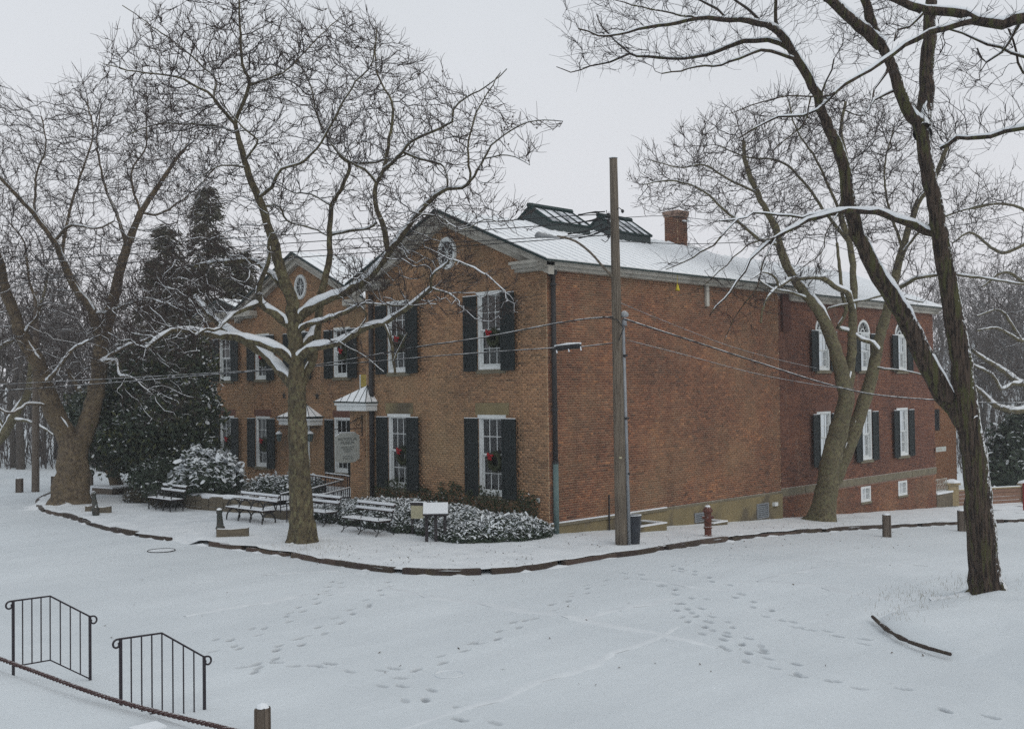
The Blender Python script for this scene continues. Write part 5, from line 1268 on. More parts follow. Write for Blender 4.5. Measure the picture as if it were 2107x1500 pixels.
q = B(fr); q.box((.55, .0, 4.6), (.63, .05, 5.8)); q.box((1.17, 0, 4.6), (1.25, .05, 5.8)); q.box((.63, 0, 4.6), (1.17, .05, 4.68)); q.box((.63, 0, 5.72), (1.17, .05, 5.8)); q.box((.63, 0, 5.15), (1.17, .04, 5.22)); wq = q.build('window', 'dark', t)
q = B(fr); q.box((.63, .005, 4.68), (1.17, .012, 5.72)); q.build('pane', 'ovalglass', wq)
q = B(fr); q.box((-3.1, -7.1, 7.0), (w0 + .15, .2, 7.2)); q.build('roof', 'roof_snow', t)
q = B(fr); q.box((-3, -.01, 0), (w0 + .02, .04, 1.28)); q.build('foundation', 'fieldstone', t)
pw = ground(1928, 1050); t = thing('garden_wall', 'low dark stone wall with white iron lattice beyond the building corner', 'wall', (27.2, .1, -1.7))
q = B(); q.box((-.4, 0, -.5), (1.4, .5, .75)); q.build('stonework', 'fieldstone', t); q = B(); q.box((-.42, -.03, .751), (1.42, .53, .83)); q.build('wall_snow', 'snow', t)
q = B()
for i in range(9):
    x = -.2 + i * .17; q.tube([(x, .2, .84), (x + .05, .2, 1.05), (x - .04, .2, 1.2), (x, .2, 1.42)], .018, 4); q.tube([(x - .08, .2, 1.12 + .08 * (i % 2)), (x + .08, .2, 1.2)], .015, 4)
q.tube([(-.3, .2, 1.42), (1.2, .2, 1.42)], .02, 4); q.build('lattice', 'white_old', t)
def pier(p, h, label):
    t = thing('fence_pier', label, 'pier', p, .7, group='stone fence piers'); q = B(); q.box((-.24, -.24, -.4), (.24, .24, h)); q.build('shaft', 'pier', t)
    q = B(); q.box((-.31, -.31, h), (.31, .31, h + .1)); q.build('pier_cap', 'pier', t); q = B(); q.lathe((0, 0, h + .1), [(.40, 0), (.34, .08), (.1, .16)], 8); q.build('pier_snow', 'snow', t)
f0 = at(1960, 1046, 52.5); f1 = at(2112, 1046, 54.); f2 = at(2230, 1046, 57)
pier(f0, 1.15, 'snow capped stone pier left of the brown fence'); pier(f1, 1.15, 'snow capped stone pier at the right edge of the photo')
t = thing('board_fence', 'long brown fence of horizontal boards with snow on its rails', 'fence', f0)
for s0, s1 in ((f0, f1), (f1, f2)):
    v = (s1 - s0); a = s0 - f0; L = np.linalg.norm(v[:2]); n_ = v / L; fr = (tuple(a), (n_[0], n_[1], 0), (n_[1], -n_[0], 0))
    for z0_, z1_ in ((.08, .25), (.27, .44), (.46, .63), (.65, .82)):
        q = B(fr); q.box((.2, -.02, z0_), (L - .2, .02, z1_)); q.build('board', 'brown_fence', t)
    for z, hh in ((.84, .06), (.02, .05), (-.2, .05)):
        q = B(fr); q.box((.2, -.05, z), (L - .2, .06, z + hh)); q.build('fence_rail', 'pier', t); q = B(fr); q.box((.2, -.05, z + hh + .001), (L - .2, .06, z + hh + .035)); q.build('rail_snow', 'snow', t)
M['redpost'] = pm('red_paint', (.25, .02, .02), (.18, .02, .02), 3., .6, 0); p = at(2108, 1050, 50.); q = B(); q.box((-.05, -.05, -.3), (.05, .05, 1.25)); o = q.build('red_post', 'redpost', loc=p); 
tag(o, 'red painted post at the right edge beside the fence pier', 'post')
# things far left: pole, guard rope, low dark house, signs
p = ground(73, 1006); t = thing('utility_pole', 'distant brown utility pole standing at the far left by a stump', 'utility pole', p, group=None)
B().tube([(0, 0, -.2), (.05, 0, 9)], [.17, .12], 10).build('pole', 'log', t)
hb = at(205, 985, 74); t = thing('dark_house', 'small dark house with white framed windows far behind the double trunk', 'house', (hb[0], hb[1], -.1)); fr = ((0, 0, 0), (.705, -.709, 0), (-.709, -.705, 0))
q = B(fr); q.box((-2.2, -5, -.5), (5.5, 0, 2.6)); q.build('wall', 'house', t)
q = B(fr); q.poly([(-2.5, .2, 2.5), (5.8, .2, 2.5), (5.8, -2.5, 4.2), (-2.5, -2.5, 4.2), (-2.5, -5.2, 2.5), (5.8, -5.2, 2.5)], [(0, 1, 2, 3), (3, 2, 5, 4)]); q.build('roof', 'snow_walk', t)

for u in (-1.6, .1, 1.6, 3.6):
    q = B(fr); q.box((u, 0, .7), (u + .08, .05, 2.0)); q.box((u + .72, 0, .7), (u + .8, .05, 2.0)); q.box((u + .08, 0, .7), (u + .72, .05, .8)); q.box((u + .08, 0, 1.9), (u + .72, .05, 2.0)); w_ = q.build('window', 'white', t); q = B(fr); q.box((u + .08, .002, .8), (u + .72, .01, 1.9)); q.build('pane', 'ovalglass', w_)
# ================================================================== TREES
def tubes_np(chains, sides, bump_amp=0., seed=0, lobe=None):
    """chains: list of (P (m,3), R (m,)) -> V, F ; all with the same number of sides"""
    Ps, Rs, As, Bs, starts = [], [], [], [], []
    n = 0
    for P, R in chains:
        m = len(P); T = np.empty_like(P); T[1:-1] = P[2:] - P[:-2]; T[0] = P[1] - P[0]; T[-1] = P[-1] - P[-2]
        T /= np.linalg.norm(T, axis=1)[:, None] + 1e-9
        ax = np.argmin(np.abs(T).max(0)); ref = np.zeros(3); ref[ax] = 1.
        a = np.cross(T, ref); a /= np.linalg.norm(a, axis=1)[:, None] + 1e-9; b = np.cross(a, T)
        Ps.append(P); Rs.append(R); As.append(a); Bs.append(b); starts.append((n, m)); n += m
    P = np.concatenate(Ps); R = np.concatenate(Rs); A = np.concatenate(As); Bb = np.concatenate(Bs)
    w = 2 * np.pi * np.arange(sides) / sides
    Rr = np.repeat(R[:, None], sides, 1)
    if bump_amp:
        D = A[:, None] * np.cos(w)[None, :, None] + Bb[:, None] * np.sin(w)[None, :, None]; Q = P[:, None] + D * Rr[..., None]
        nn = np.sin(Q[..., 0]*9 + 2*np.sin(Q[..., 2]*3.1)) * np.sin(Q[..., 1]*8 + 1.7*np.sin(Q[..., 2]*2.3)) * .6 + np.sin(Q[..., 2]*5.3 + Q[..., 0]*4 + seed) * .4 + .5*np.sin(Q[..., 0]*23 + Q[..., 2]*7)*np.sin(Q[..., 1]*21 - Q[..., 2]*6)
        Rr = Rr * (1 + bump_amp * nn)
    if lobe:
        hh = np.clip(P[:, 2:] - lobe[0], 0, 30); ww = w[None, :]
        Rr = Rr * (1 + lobe[1] * np.exp(-hh / lobe[2]) * (.6 * np.cos(5 * ww + seed + hh) + .4 * np.cos(3 * ww + 2 * seed)))
    V = P[:, None] + (A[:, None] * np.cos(w)[None, :, None] + Bb[:, None] * np.sin(w)[None, :, None]) * Rr[..., None]
    idx = np.concatenate([np.arange(s, s + m - 1) for s, m in starts])
    j = np.arange(sides); jn = (j + 1) % sides
    F = np.stack([idx[:, None]*sides + j, idx[:, None]*sides + jn, (idx[:, None]+1)*sides + jn, (idx[:, None]+1)*sides + j], -1).reshape(-1, 4)
    return V.reshape(-1, 3), F
def merge(parts):
    V, F, o = [], [], 0
    for v, f in parts: V.append(v); F.append(f + o); o += len(v)
    return np.concatenate(V), np.concatenate(F)
def colonize(pos, par, att, step, infl, kill, iters, jit, rnd, up=.05, start=0):
    pos = list(pos); par = list(par); att = np.array(att); n0 = len(pos)
    cnt = np.zeros(200000, int); P = np.array(pos)
    D = np.full(len(att), 1e9); NI = np.zeros(len(att), int)
    for s in range(start, len(P), 400):
        d = np.linalg.norm(att[:, None] - P[None, s:s+400], axis=2); k = d.argmin(1); dm = d[np.arange(len(att)), k]; up_ = dm < D; D[up_] = dm[up_]; NI[up_] = k[up_] + s
    alive = D > kill; cen0 = P[:len(P)].mean(0) - np.array([0, 0, 1.5])
    for it in range(iters):
        m = alive & (D < infl)
        if not m.any(): break
        ai = np.nonzero(m)[0]; ni = NI[ai]; v = att[ai] - np.array(pos)[ni]; v /= np.linalg.norm(v, axis=1)[:, None]
        S = {}
        u, inv = np.unique(ni, return_inverse=True); acc = np.zeros((len(u), 3)); np.add.at(acc, inv, v)
        acc /= np.linalg.norm(acc, axis=1)[:, None] + 1e-6
        out_ = np.array(pos)[u] - cen0; out_ /= np.linalg.norm(out_, axis=1)[:, None] + 1e-9; acc = acc + rnd.normal(0, jit, acc.shape) + .28 * out_; acc[:, 2] += up; acc /= np.linalg.norm(acc, axis=1)[:, None]
        ok = cnt[u] < 3; u, acc = u[ok], acc[ok]
        if len(u) == 0: break
        new = np.array(pos)[u] + acc * step * rnd.uniform(.75, 1.2, len(u))[:, None]; cnt[u] += 1
        b = len(pos); pos += list(new); par += list(u)
        for s in range(0, len(new), 300):
            d = np.linalg.norm(att[:, None] - new[None, s:s+300], axis=2); k = d.argmin(1); dm = d[np.arange(len(att)), k]; up_ = dm < D; D[up_] = dm[up_]; NI[up_] = k[up_] + b + s
        alive &= D > kill
    return np.array(pos), np.array(par)
TRI = 0
def tree(name, label, limbs, blobs, natt, bark, twig, seed, cat='tree', group=None, step=.24, jit=.42, infl=2.6, kill=.34, twigs=1.0, tipr=.0065, twl=.34, snow=True, balls=0, up=.06, flare=None, pexp=2.35, droop=0., snowtw=.016, bumpa=.07, base=None, lobe=None, mound=None, iters=90, rscale=1.):
    """limbs: list of (points [(px,py,depth)], r0, r1) traced from the photograph, each joins the nearest earlier limb"""
    rnd = np.random.default_rng(seed); pos, par, rad, fixed = [], [], [], []; chains = []
    for li, (pts, r0, r1) in enumerate(limbs):
        W = [np.array(p, float) if len(p) == 4 else at(*p) for p in pts]; W = [w[:3] for w in W]
        join = None
        if li:
            PA = np.array(pos); d = np.linalg.norm(PA - W[0], axis=1); join = int(d.argmin())
            if d[join] < 1.6: W = [PA[join]] + (W[1:] if d[join] < .5 and len(W) > 2 else W)
            else: join = None
        C = catmull(W, .22); C[1:-1] += rnd.normal(0, .012, C[1:-1].shape) * min(1, r0 / .06 + .4)
        m = len(C); t = np.linspace(0, 1, m); R = r0 + (r1 - r0) * t ** .8
        if li == 0 and flare:
            hgt = C[:, 2] - C[0, 2]; R = R * (1 + flare[0] * np.exp(-np.clip(hgt, 0, 9) / flare[1]))
        b = len(pos)
        for i in range(m):
            if i == 0 and join is not None: continue
            pos.append(C[i]); par.append(join if (i == 0 or (i == 1 and join is not None)) else len(pos) - 2); rad.append(R[i]); fixed.append(True)
        chains.append((C, R, li))
    n0 = len(pos)
    A = []
    tot = sum(bl[3] * bl[4] * bl[5] if len(bl) > 5 else 1 for bl in blobs)
    for bl in blobs:
        px, py, d, rx, ry, rz = bl[:6]; c = at(px, py, d); sc = d / FOC; n = int(natt * bl[3] * bl[4] * bl[5] / tot)
        v = rnd.normal(0, 1, (n, 3)); v /= np.linalg.norm(v, axis=1)[:, None]; v *= rnd.uniform(.15, 1., n)[:, None] ** (1/2.2)
        fw = RC @ np.array([0, 0, -1.]); rt = RC[:, 0]; upv = np.array([0, 0, 1.])
        A.append(c + (v[:, :1] * rx * sc) * rt + (v[:, 1:2] * ry * sc) * upv + (v[:, 2:] * rz) * fw)
    A = np.concatenate(A) if A else np.zeros((0, 3))
    if len(A): pos, par = colonize(pos, par, A, step, infl, kill, iters, jit, rnd, up, start=0)
    pos = np.array(pos); par = np.array([(-1 if p is None or (i == 0) else p) for i, p in enumerate(par)]); N = len(pos)
    r = np.zeros(N); kids = [[] for _ in range(N)]
    for i in range(N - 1, n0 - 1, -1):
        if r[i] == 0: r[i] = tipr
        else: r[i] = r[i] ** (1 / pexp)
        kids[par[i]].append(i)
        if par[i] >= n0: r[par[i]] += r[i] ** pexp
    r[n0:] *= rscale
    r[:n0] = rad
    for i in range(n0, N):
        r[i] = min(r[i], .72 * r[par[i]] if par[i] < n0 else r[par[i]])
        r[i] = max(r[i], tipr * .8)
    sc_ch = []
    main = {}
    for i in range(n0, N):
        k = [c for c in kids[i] if c >= n0]
        if k: main[i] = max(k, key=lambda c: r[c])
    for i in range(n0, N):
        if par[i] < n0 or main.get(par[i]) != i:
            ch = [i]
            while ch[-1] in main: ch.append(main[ch[-1]])
            p0 = par[i]; sc_ch.append((np.vstack([pos[p0:p0+1], pos[ch]]), np.concatenate([[min(r[i] * 1.15, r[p0])], r[ch]])))
    # twigs
    tw = []
    if twigs and N > n0:
        src = np.nonzero((r < .035) & (np.arange(N) >= n0))[0]
        K = int(len(src) * twigs); s = rnd.choice(src, K)
        d0 = pos[s] - pos[np.maximum(par[s], 0)]; d0 /= np.linalg.norm(d0, axis=1)[:, None] + 1e-9
        d = d0 + rnd.normal(0, .42, (K, 3)); d[:, 2] += .35 - droop; d /= np.linalg.norm(d, axis=1)[:, None]
        p = pos[s] + (pos[np.maximum(par[s], 0)] - pos[s]) * rnd.uniform(0, .9, K)[:, None]; L = twl * rnd.uniform(.4, 1.5, K)
        pts = [p]
        for q in range(3):
            p = p + d * (L / 3)[:, None]; pts.append(p); d = d + rnd.normal(0, .22, (K, 3)); d[:, 2] += .10 - droop; d /= np.linalg.norm(d, axis=1)[:, None]
        tw = (pts, L)
    base = base if base is not None else chains[0][0][0]
    root = thing(name, label, cat, base, group=group)
    parts = []; big = [(C - base, R) for C, R, li in chains if R.max() > .09]; small = [(C - base, R) for C, R, li in chains if R.max() <= .09]
    parts.append(tubes_np(big, 24, bumpa, seed, lobe))
    if small: parts.append(tubes_np(small, 8, bumpa * .6, seed))
    V, F = merge(parts); fastmesh('trunk', V, F, bark, root, smooth=True)
    if mound:
        q = B(); n = 26; mr_, mh = mound
        for i, (a, h) in enumerate(((.35, .9), (.62, .75), (.85, .35), (1.05, .1), (1.25, -.12))):
            for j in range(n):
                w = 2 * math.pi * j / n; e = 1 + .16 * math.sin(3 * w + seed) + .10 * math.sin(7 * w + seed * 2) + .05 * math.sin(13 * w)
                q.v.append((mr_ * a * e * math.cos(w), mr_ * a * e * math.sin(w), mh * h * (.75 + .5 * math.sin(2 * w + seed) * math.sin(5 * w)) - .03))
        for i in range(4): q.f += [(i*n + j, i*n + n + j, i*n + n + (j+1) % n, i*n + (j+1) % n) for j in range(n)]
        q.build('snow_mound', 'snow', root, smooth=True)
    parts = []
    for lo, hi, sd in ((.03, 9, 6), (.014, .03, 4), (0, .014, 3)):
        g_ = [(P - base, R) for P, R in sc_ch if lo <= R[0] < hi]
        if g_: parts.append(tubes_np(g_, sd))
    if tw:
        pts, L = tw; K = len(pts[0]); rr = [tipr * 1.0, tipr * .85, tipr * .7, tipr * .5]
        dirv = pts[-1] - pts[0]; dirv /= np.linalg.norm(dirv, axis=1)[:, None] + 1e-9
        ref = np.where(np.abs(dirv[:, 2:]) < .8, np.array([[0, 0, 1.]]), np.array([[1., 0, 0]])); a = np.cross(dirv, ref); a /= np.linalg.norm(a, axis=1)[:, None]; b2 = np.cross(a, dirv)
        rings = []
        for p, q in zip(pts, rr):
            rings.append(np.stack([p - base + a * q * math.cos(w) + b2 * q * math.sin(w) for w in (0, 2.094, 4.189)], 1))
        Vt = np.stack(rings, 1).reshape(-1, 3)
        i = np.arange(K)[:, None, None] * 12; lv = np.arange(3)[None, :, None] * 3; j = np.arange(3)[None, None, :]; jn = (j + 1) % 3
        Ft = np.stack([i + lv + j, i + lv + jn, i + lv + 3 + jn, i + lv + 3 + j], -1).reshape(-1, 4)
        parts.append((Vt, Ft))
    if parts:
        V, F = merge(parts); o = fastmesh('crown', V, F, twig, root, smooth=True); o['kind'] = 'stuff'
    if snow:
        g_ = []
        for P, R in [(C, R) for C, R, li in chains] + [c for c in sc_ch if c[1][0] > snowtw]:
            T = np.gradient(P, axis=0); T /= np.linalg.norm(T, axis=1)[:, None] + 1e-9
            hz = np.sqrt(np.clip(1 - T[:, 2] ** 2, 0, 1)); k = np.clip((hz - .42) / .35, 0, 1) * (1 - .75 * np.clip((P[:, 2] - base[2] - snow_top) / 6., 0, 1)) * (R > snowtw * .8)
            k = k * np.clip(.85 + .5 * np.sin(np.arange(len(P)) * 1.3 + P[0, 0] * 7) * np.sin(np.arange(len(P)) * .47), .15, 1)
            up3 = np.array([-.42, -.46, 1.]) ; nrm = up3 - T * (T @ up3)[:, None]; nrm /= np.linalg.norm(nrm, axis=1)[:, None] + 1e-9
            sr = np.minimum(R * .95, .07 + R * .45) * k + .001; off = (R * 1.08 - sr * .50) * np.where(k > .02, 1, .2)
            if k.max() > .05: g_.append((P - base + nrm * off[:, None], sr))
        if g_:
            V, F = merge([tubes_np([c for c in g_ if c[1].max() > .03], 9, .16, 3)] if any(c[1].max() > .03 for c in g_) else [tubes_np(g_, 4)])
            pr = [(V, F)]; sm = [c for c in g_ if c[1].max() <= .03]
            if sm and any(c[1].max() > .03 for c in g_): pr.append(tubes_np(sm, 4))
            V, F = merge(pr); fastmesh('snow_cap', V, F, 'snow', root, smooth=True)
    if balls:
        src = np.nonzero(r[n0:] < .013)[0] + n0; s = rnd.choice(src, balls); c = pos[s] - base + np.stack([rnd.normal(0, .06, balls), rnd.normal(0, .06, balls), -rnd.uniform(.04, .16, balls)], -1)
        o6 = np.array([(1, 0, 0), (-1, 0, 0), (0, 1, 0), (0, -1, 0), (0, 0, 1), (0, 0, -1)]) * .030
        F8 = np.array([(0, 2, 4), (2, 1, 4), (1, 3, 4), (3, 0, 4), (2, 0, 5), (1, 2, 5), (3, 1, 5), (0, 3, 5)])
        V = (c[:, None] + o6[None]).reshape(-1, 3); F = (np.arange(balls)[:, None, None] * 6 + F8[None]).reshape(-1, 3); o = fastmesh('seed_balls', V, F, 'seed', root); o['kind'] = 'stuff'
    return root
snow_top = 8.
def L(pts, d0, d1, r0, r1):
    """limb from pixel points with depth running d0 -> d1, radii in photo pixels"""
    n = len(pts); out = []
    for i, (x, y) in enumerate(pts): out.append((x, y, d0 + (d1 - d0) * i / max(1, n - 1)))
    s0, s1 = d0 / FOC, d1 / FOC
    return (out, r0 * s0, r1 * s1)
D1 = 30.9
t1 = [L([(622,1122),(621,1050),(617,980),(613,900),(610,830),(610,780),(608,720),(603,670),(601,640),(600,612),(588,585),(574,545),(564,505),(550,460),(532,408),(512,360),(496,304),(484,256)], D1, D1 - .6, 27, 4.5),
 L([(600,800),(578,762),(550,732),(515,708),(480,688),(450,665),(422,636),(402,612)], D1, D1 + 1.5, 15, 6),
 L([(606,744),(588,730),(545,708),(505,696),(465,692),(420,684),(375,676),(335,690),(300,716)], D1, D1 - 2.2, 12, 4),
 L([(604,672),(591,664),(565,645),(535,622),(532,604)], D1, D1 - .8, 12, 7),
 L([(534,622),(505,634),(480,646),(462,660),(450,676),(425,678),(402,690)], D1 - .7, D1 - 2.5, 6, 2.5),
 L([(532,604),(534,585),(547,556),(553,530),(552,506),(556,480),(550,440)], D1 - .8, D1 - 1.8, 6, 2.5),
 L([(600,618),(590,598),(575,582),(560,566),(545,556),(530,540),(500,536),(455,538),(400,548)], D1, D1 + 1.2, 9, 3),
 L([(484,256),(490,232),(500,212),(512,176),(500,132),(494,72),(492,10),(488,-60)], D1 - .6, D1 - 1.5, 4.5, 1.5),
 L([(484,256),(456,224),(440,200),(392,172),(352,156),(280,148),(212,132)], D1 - .6, D1 - 3.5, 3.6, 1),
 L([(440,200),(444,164),(416,136),(372,96),(332,68),(252,12)], D1 - .7, D1 + 1.2, 3, 1),
 L([(512,176),(560,160),(600,136),(652,80),(700,36)], D1 - 1, D1 + 1.2, 2.8, 1),
 L([(484,268),(440,260),(380,256),(320,256),(262,280)], D1 - .6, D1 + 2.2, 2.8, 1),
 L([(505,330),(528,296),(524,282),(500,262),(470,230),(450,190)], D1 - .6, D1 - 2.2, 2.6, 1),
 L([(535,415),(560,385),(580,348),(630,330),(670,277),(700,220),(733,170),(767,127),(774,60)], D1 - .5, D1 - 2.8, 4, 1.2),
 L([(542,420),(575,425),(590,455),(640,470),(675,486)], D1 - .4, D1 + 1.5, 2.5, 1.4),
 L([(510,352),(470,340),(430,352),(400,380)], D1 - .6, D1 - 2, 2.2, 1),
 L([(618,812),(630,765),(643,735),(650,700),(655,655),(661,610),(670,572),(680,520),(677,487),(683,423),(703,387),(720,347),(712,330),(700,322)], D1, D1 + 1.8, 12, 3),
 L([(612,738),(640,690),(652,660)], D1 - .2, D1 + .6, 10, 7),
 L([(700,322),(670,277),(650,230),(640,180),(610,120)], D1 + 1.8, D1 + 3, 2.8, 1),
 L([(722,345),(760,336),(790,330),(833,320),(853,293)], D1 + 1.7, D1 + 1., 3, 1.4),
 L([(683,423),(640,400),(600,395),(560,372)], D1 + 1.5, D1 + 3, 2.4, 1),
 L([(678,478),(720,476),(758,470),(775,458)], D1 + 1.6, D1 + .6, 3.4, 2.5),
 L([(608,672),(622,648),(660,620),(700,606),(740,585),(770,560),(800,520),(830,481),(860,440),(885,414),(907,393),(950,386),(967,373)], D1, D1 - 2.6, 12, 3.2),
 L([(805,524),(787,460),(772,420),(775,377),(790,347),(800,287),(808,227),(800,197),(777,153),(770,93)], D1 - 1.6, D1 - 1, 6.5, 1.2),
 L([(775,377),(750,348),(722,335),(700,318),(675,290)], D1 - 1.3, D1 - 3, 3, 1.2),
 L([(790,347),(820,322),(845,290),(890,273),(930,250),(933,227),(960,200),(1000,180),(1043,142)], D1 - 1.2, D1 - 3, 4.2, 1),
 L([(845,318),(880,332),(915,345),(921,384)], D1 - 1.2, D1 - 2.3, 3, 2),
 L([(967,373),(965,340),(965,287),(980,233),(1005,190),(1030,150)], D1 - 2.6, D1 - 3.4, 2.6, 1),
 L([(967,373),(990,340),(1010,300),(1050,270),(1083,253),(1120,247),(1158,250)], D1 - 2.6, D1 - 4.4, 2.8, .9),
 L([(1000,330),(1045,320),(1070,328),(1090,340)], D1 - 2.9, D1 - 4, 1.6, .8),
 L([(860,440),(900,445),(950,472),(1000,452),(1040,462)], D1 - 2.4, D1 - 4, 2.4, .9),
 L([(610,738),(620,732),(652,714),(698,704),(756,674),(792,663),(834,638),(873,606),(888,592)], D1, D1 - 2.6, 10, 4),
 L([(888,592),(912,600),(934,610),(945,620)], D1 - 2.6, D1 - 3.6, 2.6, 1.4),
 L([(888,592),(888,567),(920,540),(934,535),(990,560),(1040,600)], D1 - 2.6, D1 - 4.2, 3, 1.2),
 L([(795,663),(802,690),(806,713),(811,745),(813,770)], D1 - 1.7, D1 - 2.2, 4, 2.6),
 L([(812,745),(830,700),(838,685)], D1 - 2.2, D1 - 2.5, 2, 1.4),
 L([(609,680),(624,672),(646,664),(680,654),(710,642),(738,626)], D1, D1 - 1.6, 7, 3.5),
 L([(738,626),(770,626),(802,628),(850,628),(898,626)], D1 - 1.6, D1 - 2.8, 2.4, 1),
 L([(742,628),(753,645),(752,656),(742,672),(735,682)], D1 - 1.6, D1 - 1.9, 2.6, 1.6),
 L([(655,690),(690,700),(720,716),(760,740),(790,765)], D1 - .8, D1 - 2.4, 1.6, .8),
]
b1 = [(420,150,D1-1.4,210,150,2.8), (520,90,D1-.6,170,110,2.6), (620,200,D1+.6,150,150,2.6), (720,160,D1-.4,130,150,2.6), (800,230,D1-1.6,150,150,2.4), (950,280,D1-3,130,110,1.9), (640,370,D1+1,160,110,2.4), (860,430,D1-2.4,130,120,2.0),
 (400,330,D1-1,160,110,2.4), (1010,440,D1-3.6,120,60,1.3), (830,560,D1-2.4,170,110,2.4), (990,610,D1-3.6,110,70,1.6), (840,500,D1-2.6,90,80,1.6), (430,560,D1-1.5,150,110,2.4), (340,650,D1-1.8,140,120,2.6), (520,470,D1-.8,120,90,2.), (760,690,D1-2,110,70,1.4), (1070,285,D1-4.2,80,45,1.)]
T1 = tree('sycamore_tree', 'big snow lined sycamore with mottled trunk in front of the brick gable', t1, b1, 5600, 'bark_syc', 'twig', 11, snowtw=.0105, flare=(.36, .4), bumpa=.09, lobe=(0, .22, .45), mound=(.95, .16), balls=520, twigs=2.3, infl=2.0, kill=.28, jit=.30, twl=.42, tipr=.0076)
D2 = 42.9
t2 = [L([(146,1042),(148,1000),(150,960),(152,925),(152,900)], D2, D2, 38, 28),
 L([(148,930),(128,880),(108,840),(92,790),(78,750),(60,720),(45,690),(30,650),(12,600),(0,545),(-20,480),(-35,400)], D2, D2 - 2, 23, 4.5),
 L([(155,930),(170,900),(182,865),(193,830),(203,777),(206,730),(208,707),(229,637),(247,557),(261,510),(289,440),(327,380),(355,338),(387,296)], D2, D2 + 1.5, 22, 2.6),
 L([(206,705),(187,637),(154,590),(126,530),(112,497),(70,440),(33,399),(-10,355)], D2 + .4, D2 - 2, 11, 3.5),
 L([(112,497),(145,465),(200,470),(235,455)], D2 - .8, D2 - 2, 4, 1.5), L([(261,510),(240,440),(215,380),(200,300),(205,240)], D2 + 1, D2 + 3, 4.4, 1.2),
 L([(126,530),(140,450),(160,380),(190,280),(180,210)], D2 - .5, D2 + 1, 4, 1.2), L([(92,790),(120,760),(150,720),(185,700)], D2 - .8, D2 - 2.6, 5, 2.5),
 L([(105,845),(60,830),(20,850),(-30,820)], D2 - .3, D2 - 3, 4, 1.8), L([(45,690),(80,640),(60,580),(50,500),(20,460)], D2 - 1, D2 - 3, 4, 1.4),
 L([(208,745),(240,742),(245,770),(268,775)], D2, D2 - 2, 4.5, 2.5), L([(206,720),(260,712),(300,700),(340,672)], D2, D2 - 2.5, 4, 2.5), L([(229,640),(300,615),(340,625),(380,628)], D2, D2 - 2.5, 4, 1.6),
 L([(289,440),(330,440),(390,400),(440,350)], D2 + 1, D2 + 2.4, 3, 1.2), L([(289,440),(270,360),(300,300),(300,220)], D2 + 1, D2 + 2, 3, 1.1), L([(70,440),(75,360),(95,300),(85,240)], D2 - 1, D2 - 2.4, 3, 1.2)]
b2 = [(60,430,D2-1.6,130,190,3.2), (190,320,D2+.6,150,130,3.2), (330,330,D2+1.5,130,140,3), (150,560,D2-.6,150,130,3), (330,560,D2,130,120,2.6), (20,650,D2-2.4,110,110,2.4), (290,700,D2-1.6,120,100,2.4), (330,820,D2-2,90,60,1.8), (-40,330,D2-2,110,180,2.6), (130,740,D2-1.5,80,80,2), (240,210,D2+1.6,140,70,2.4)]
T2 = tree('sycamore_tree', 'broad double trunked sycamore with a swollen base at the left kerb', t2, b2, 6500, 'bark_syc2', 'twig', 12, snowtw=.012, flare=(.22, .5), bumpa=.13, lobe=(0, .2, .9), mound=(1.75, .25), balls=260, twigs=2.2, infl=2.4, kill=.34, step=.28, jit=.30, twl=.55, tipr=.0080)
D3 = 21.8
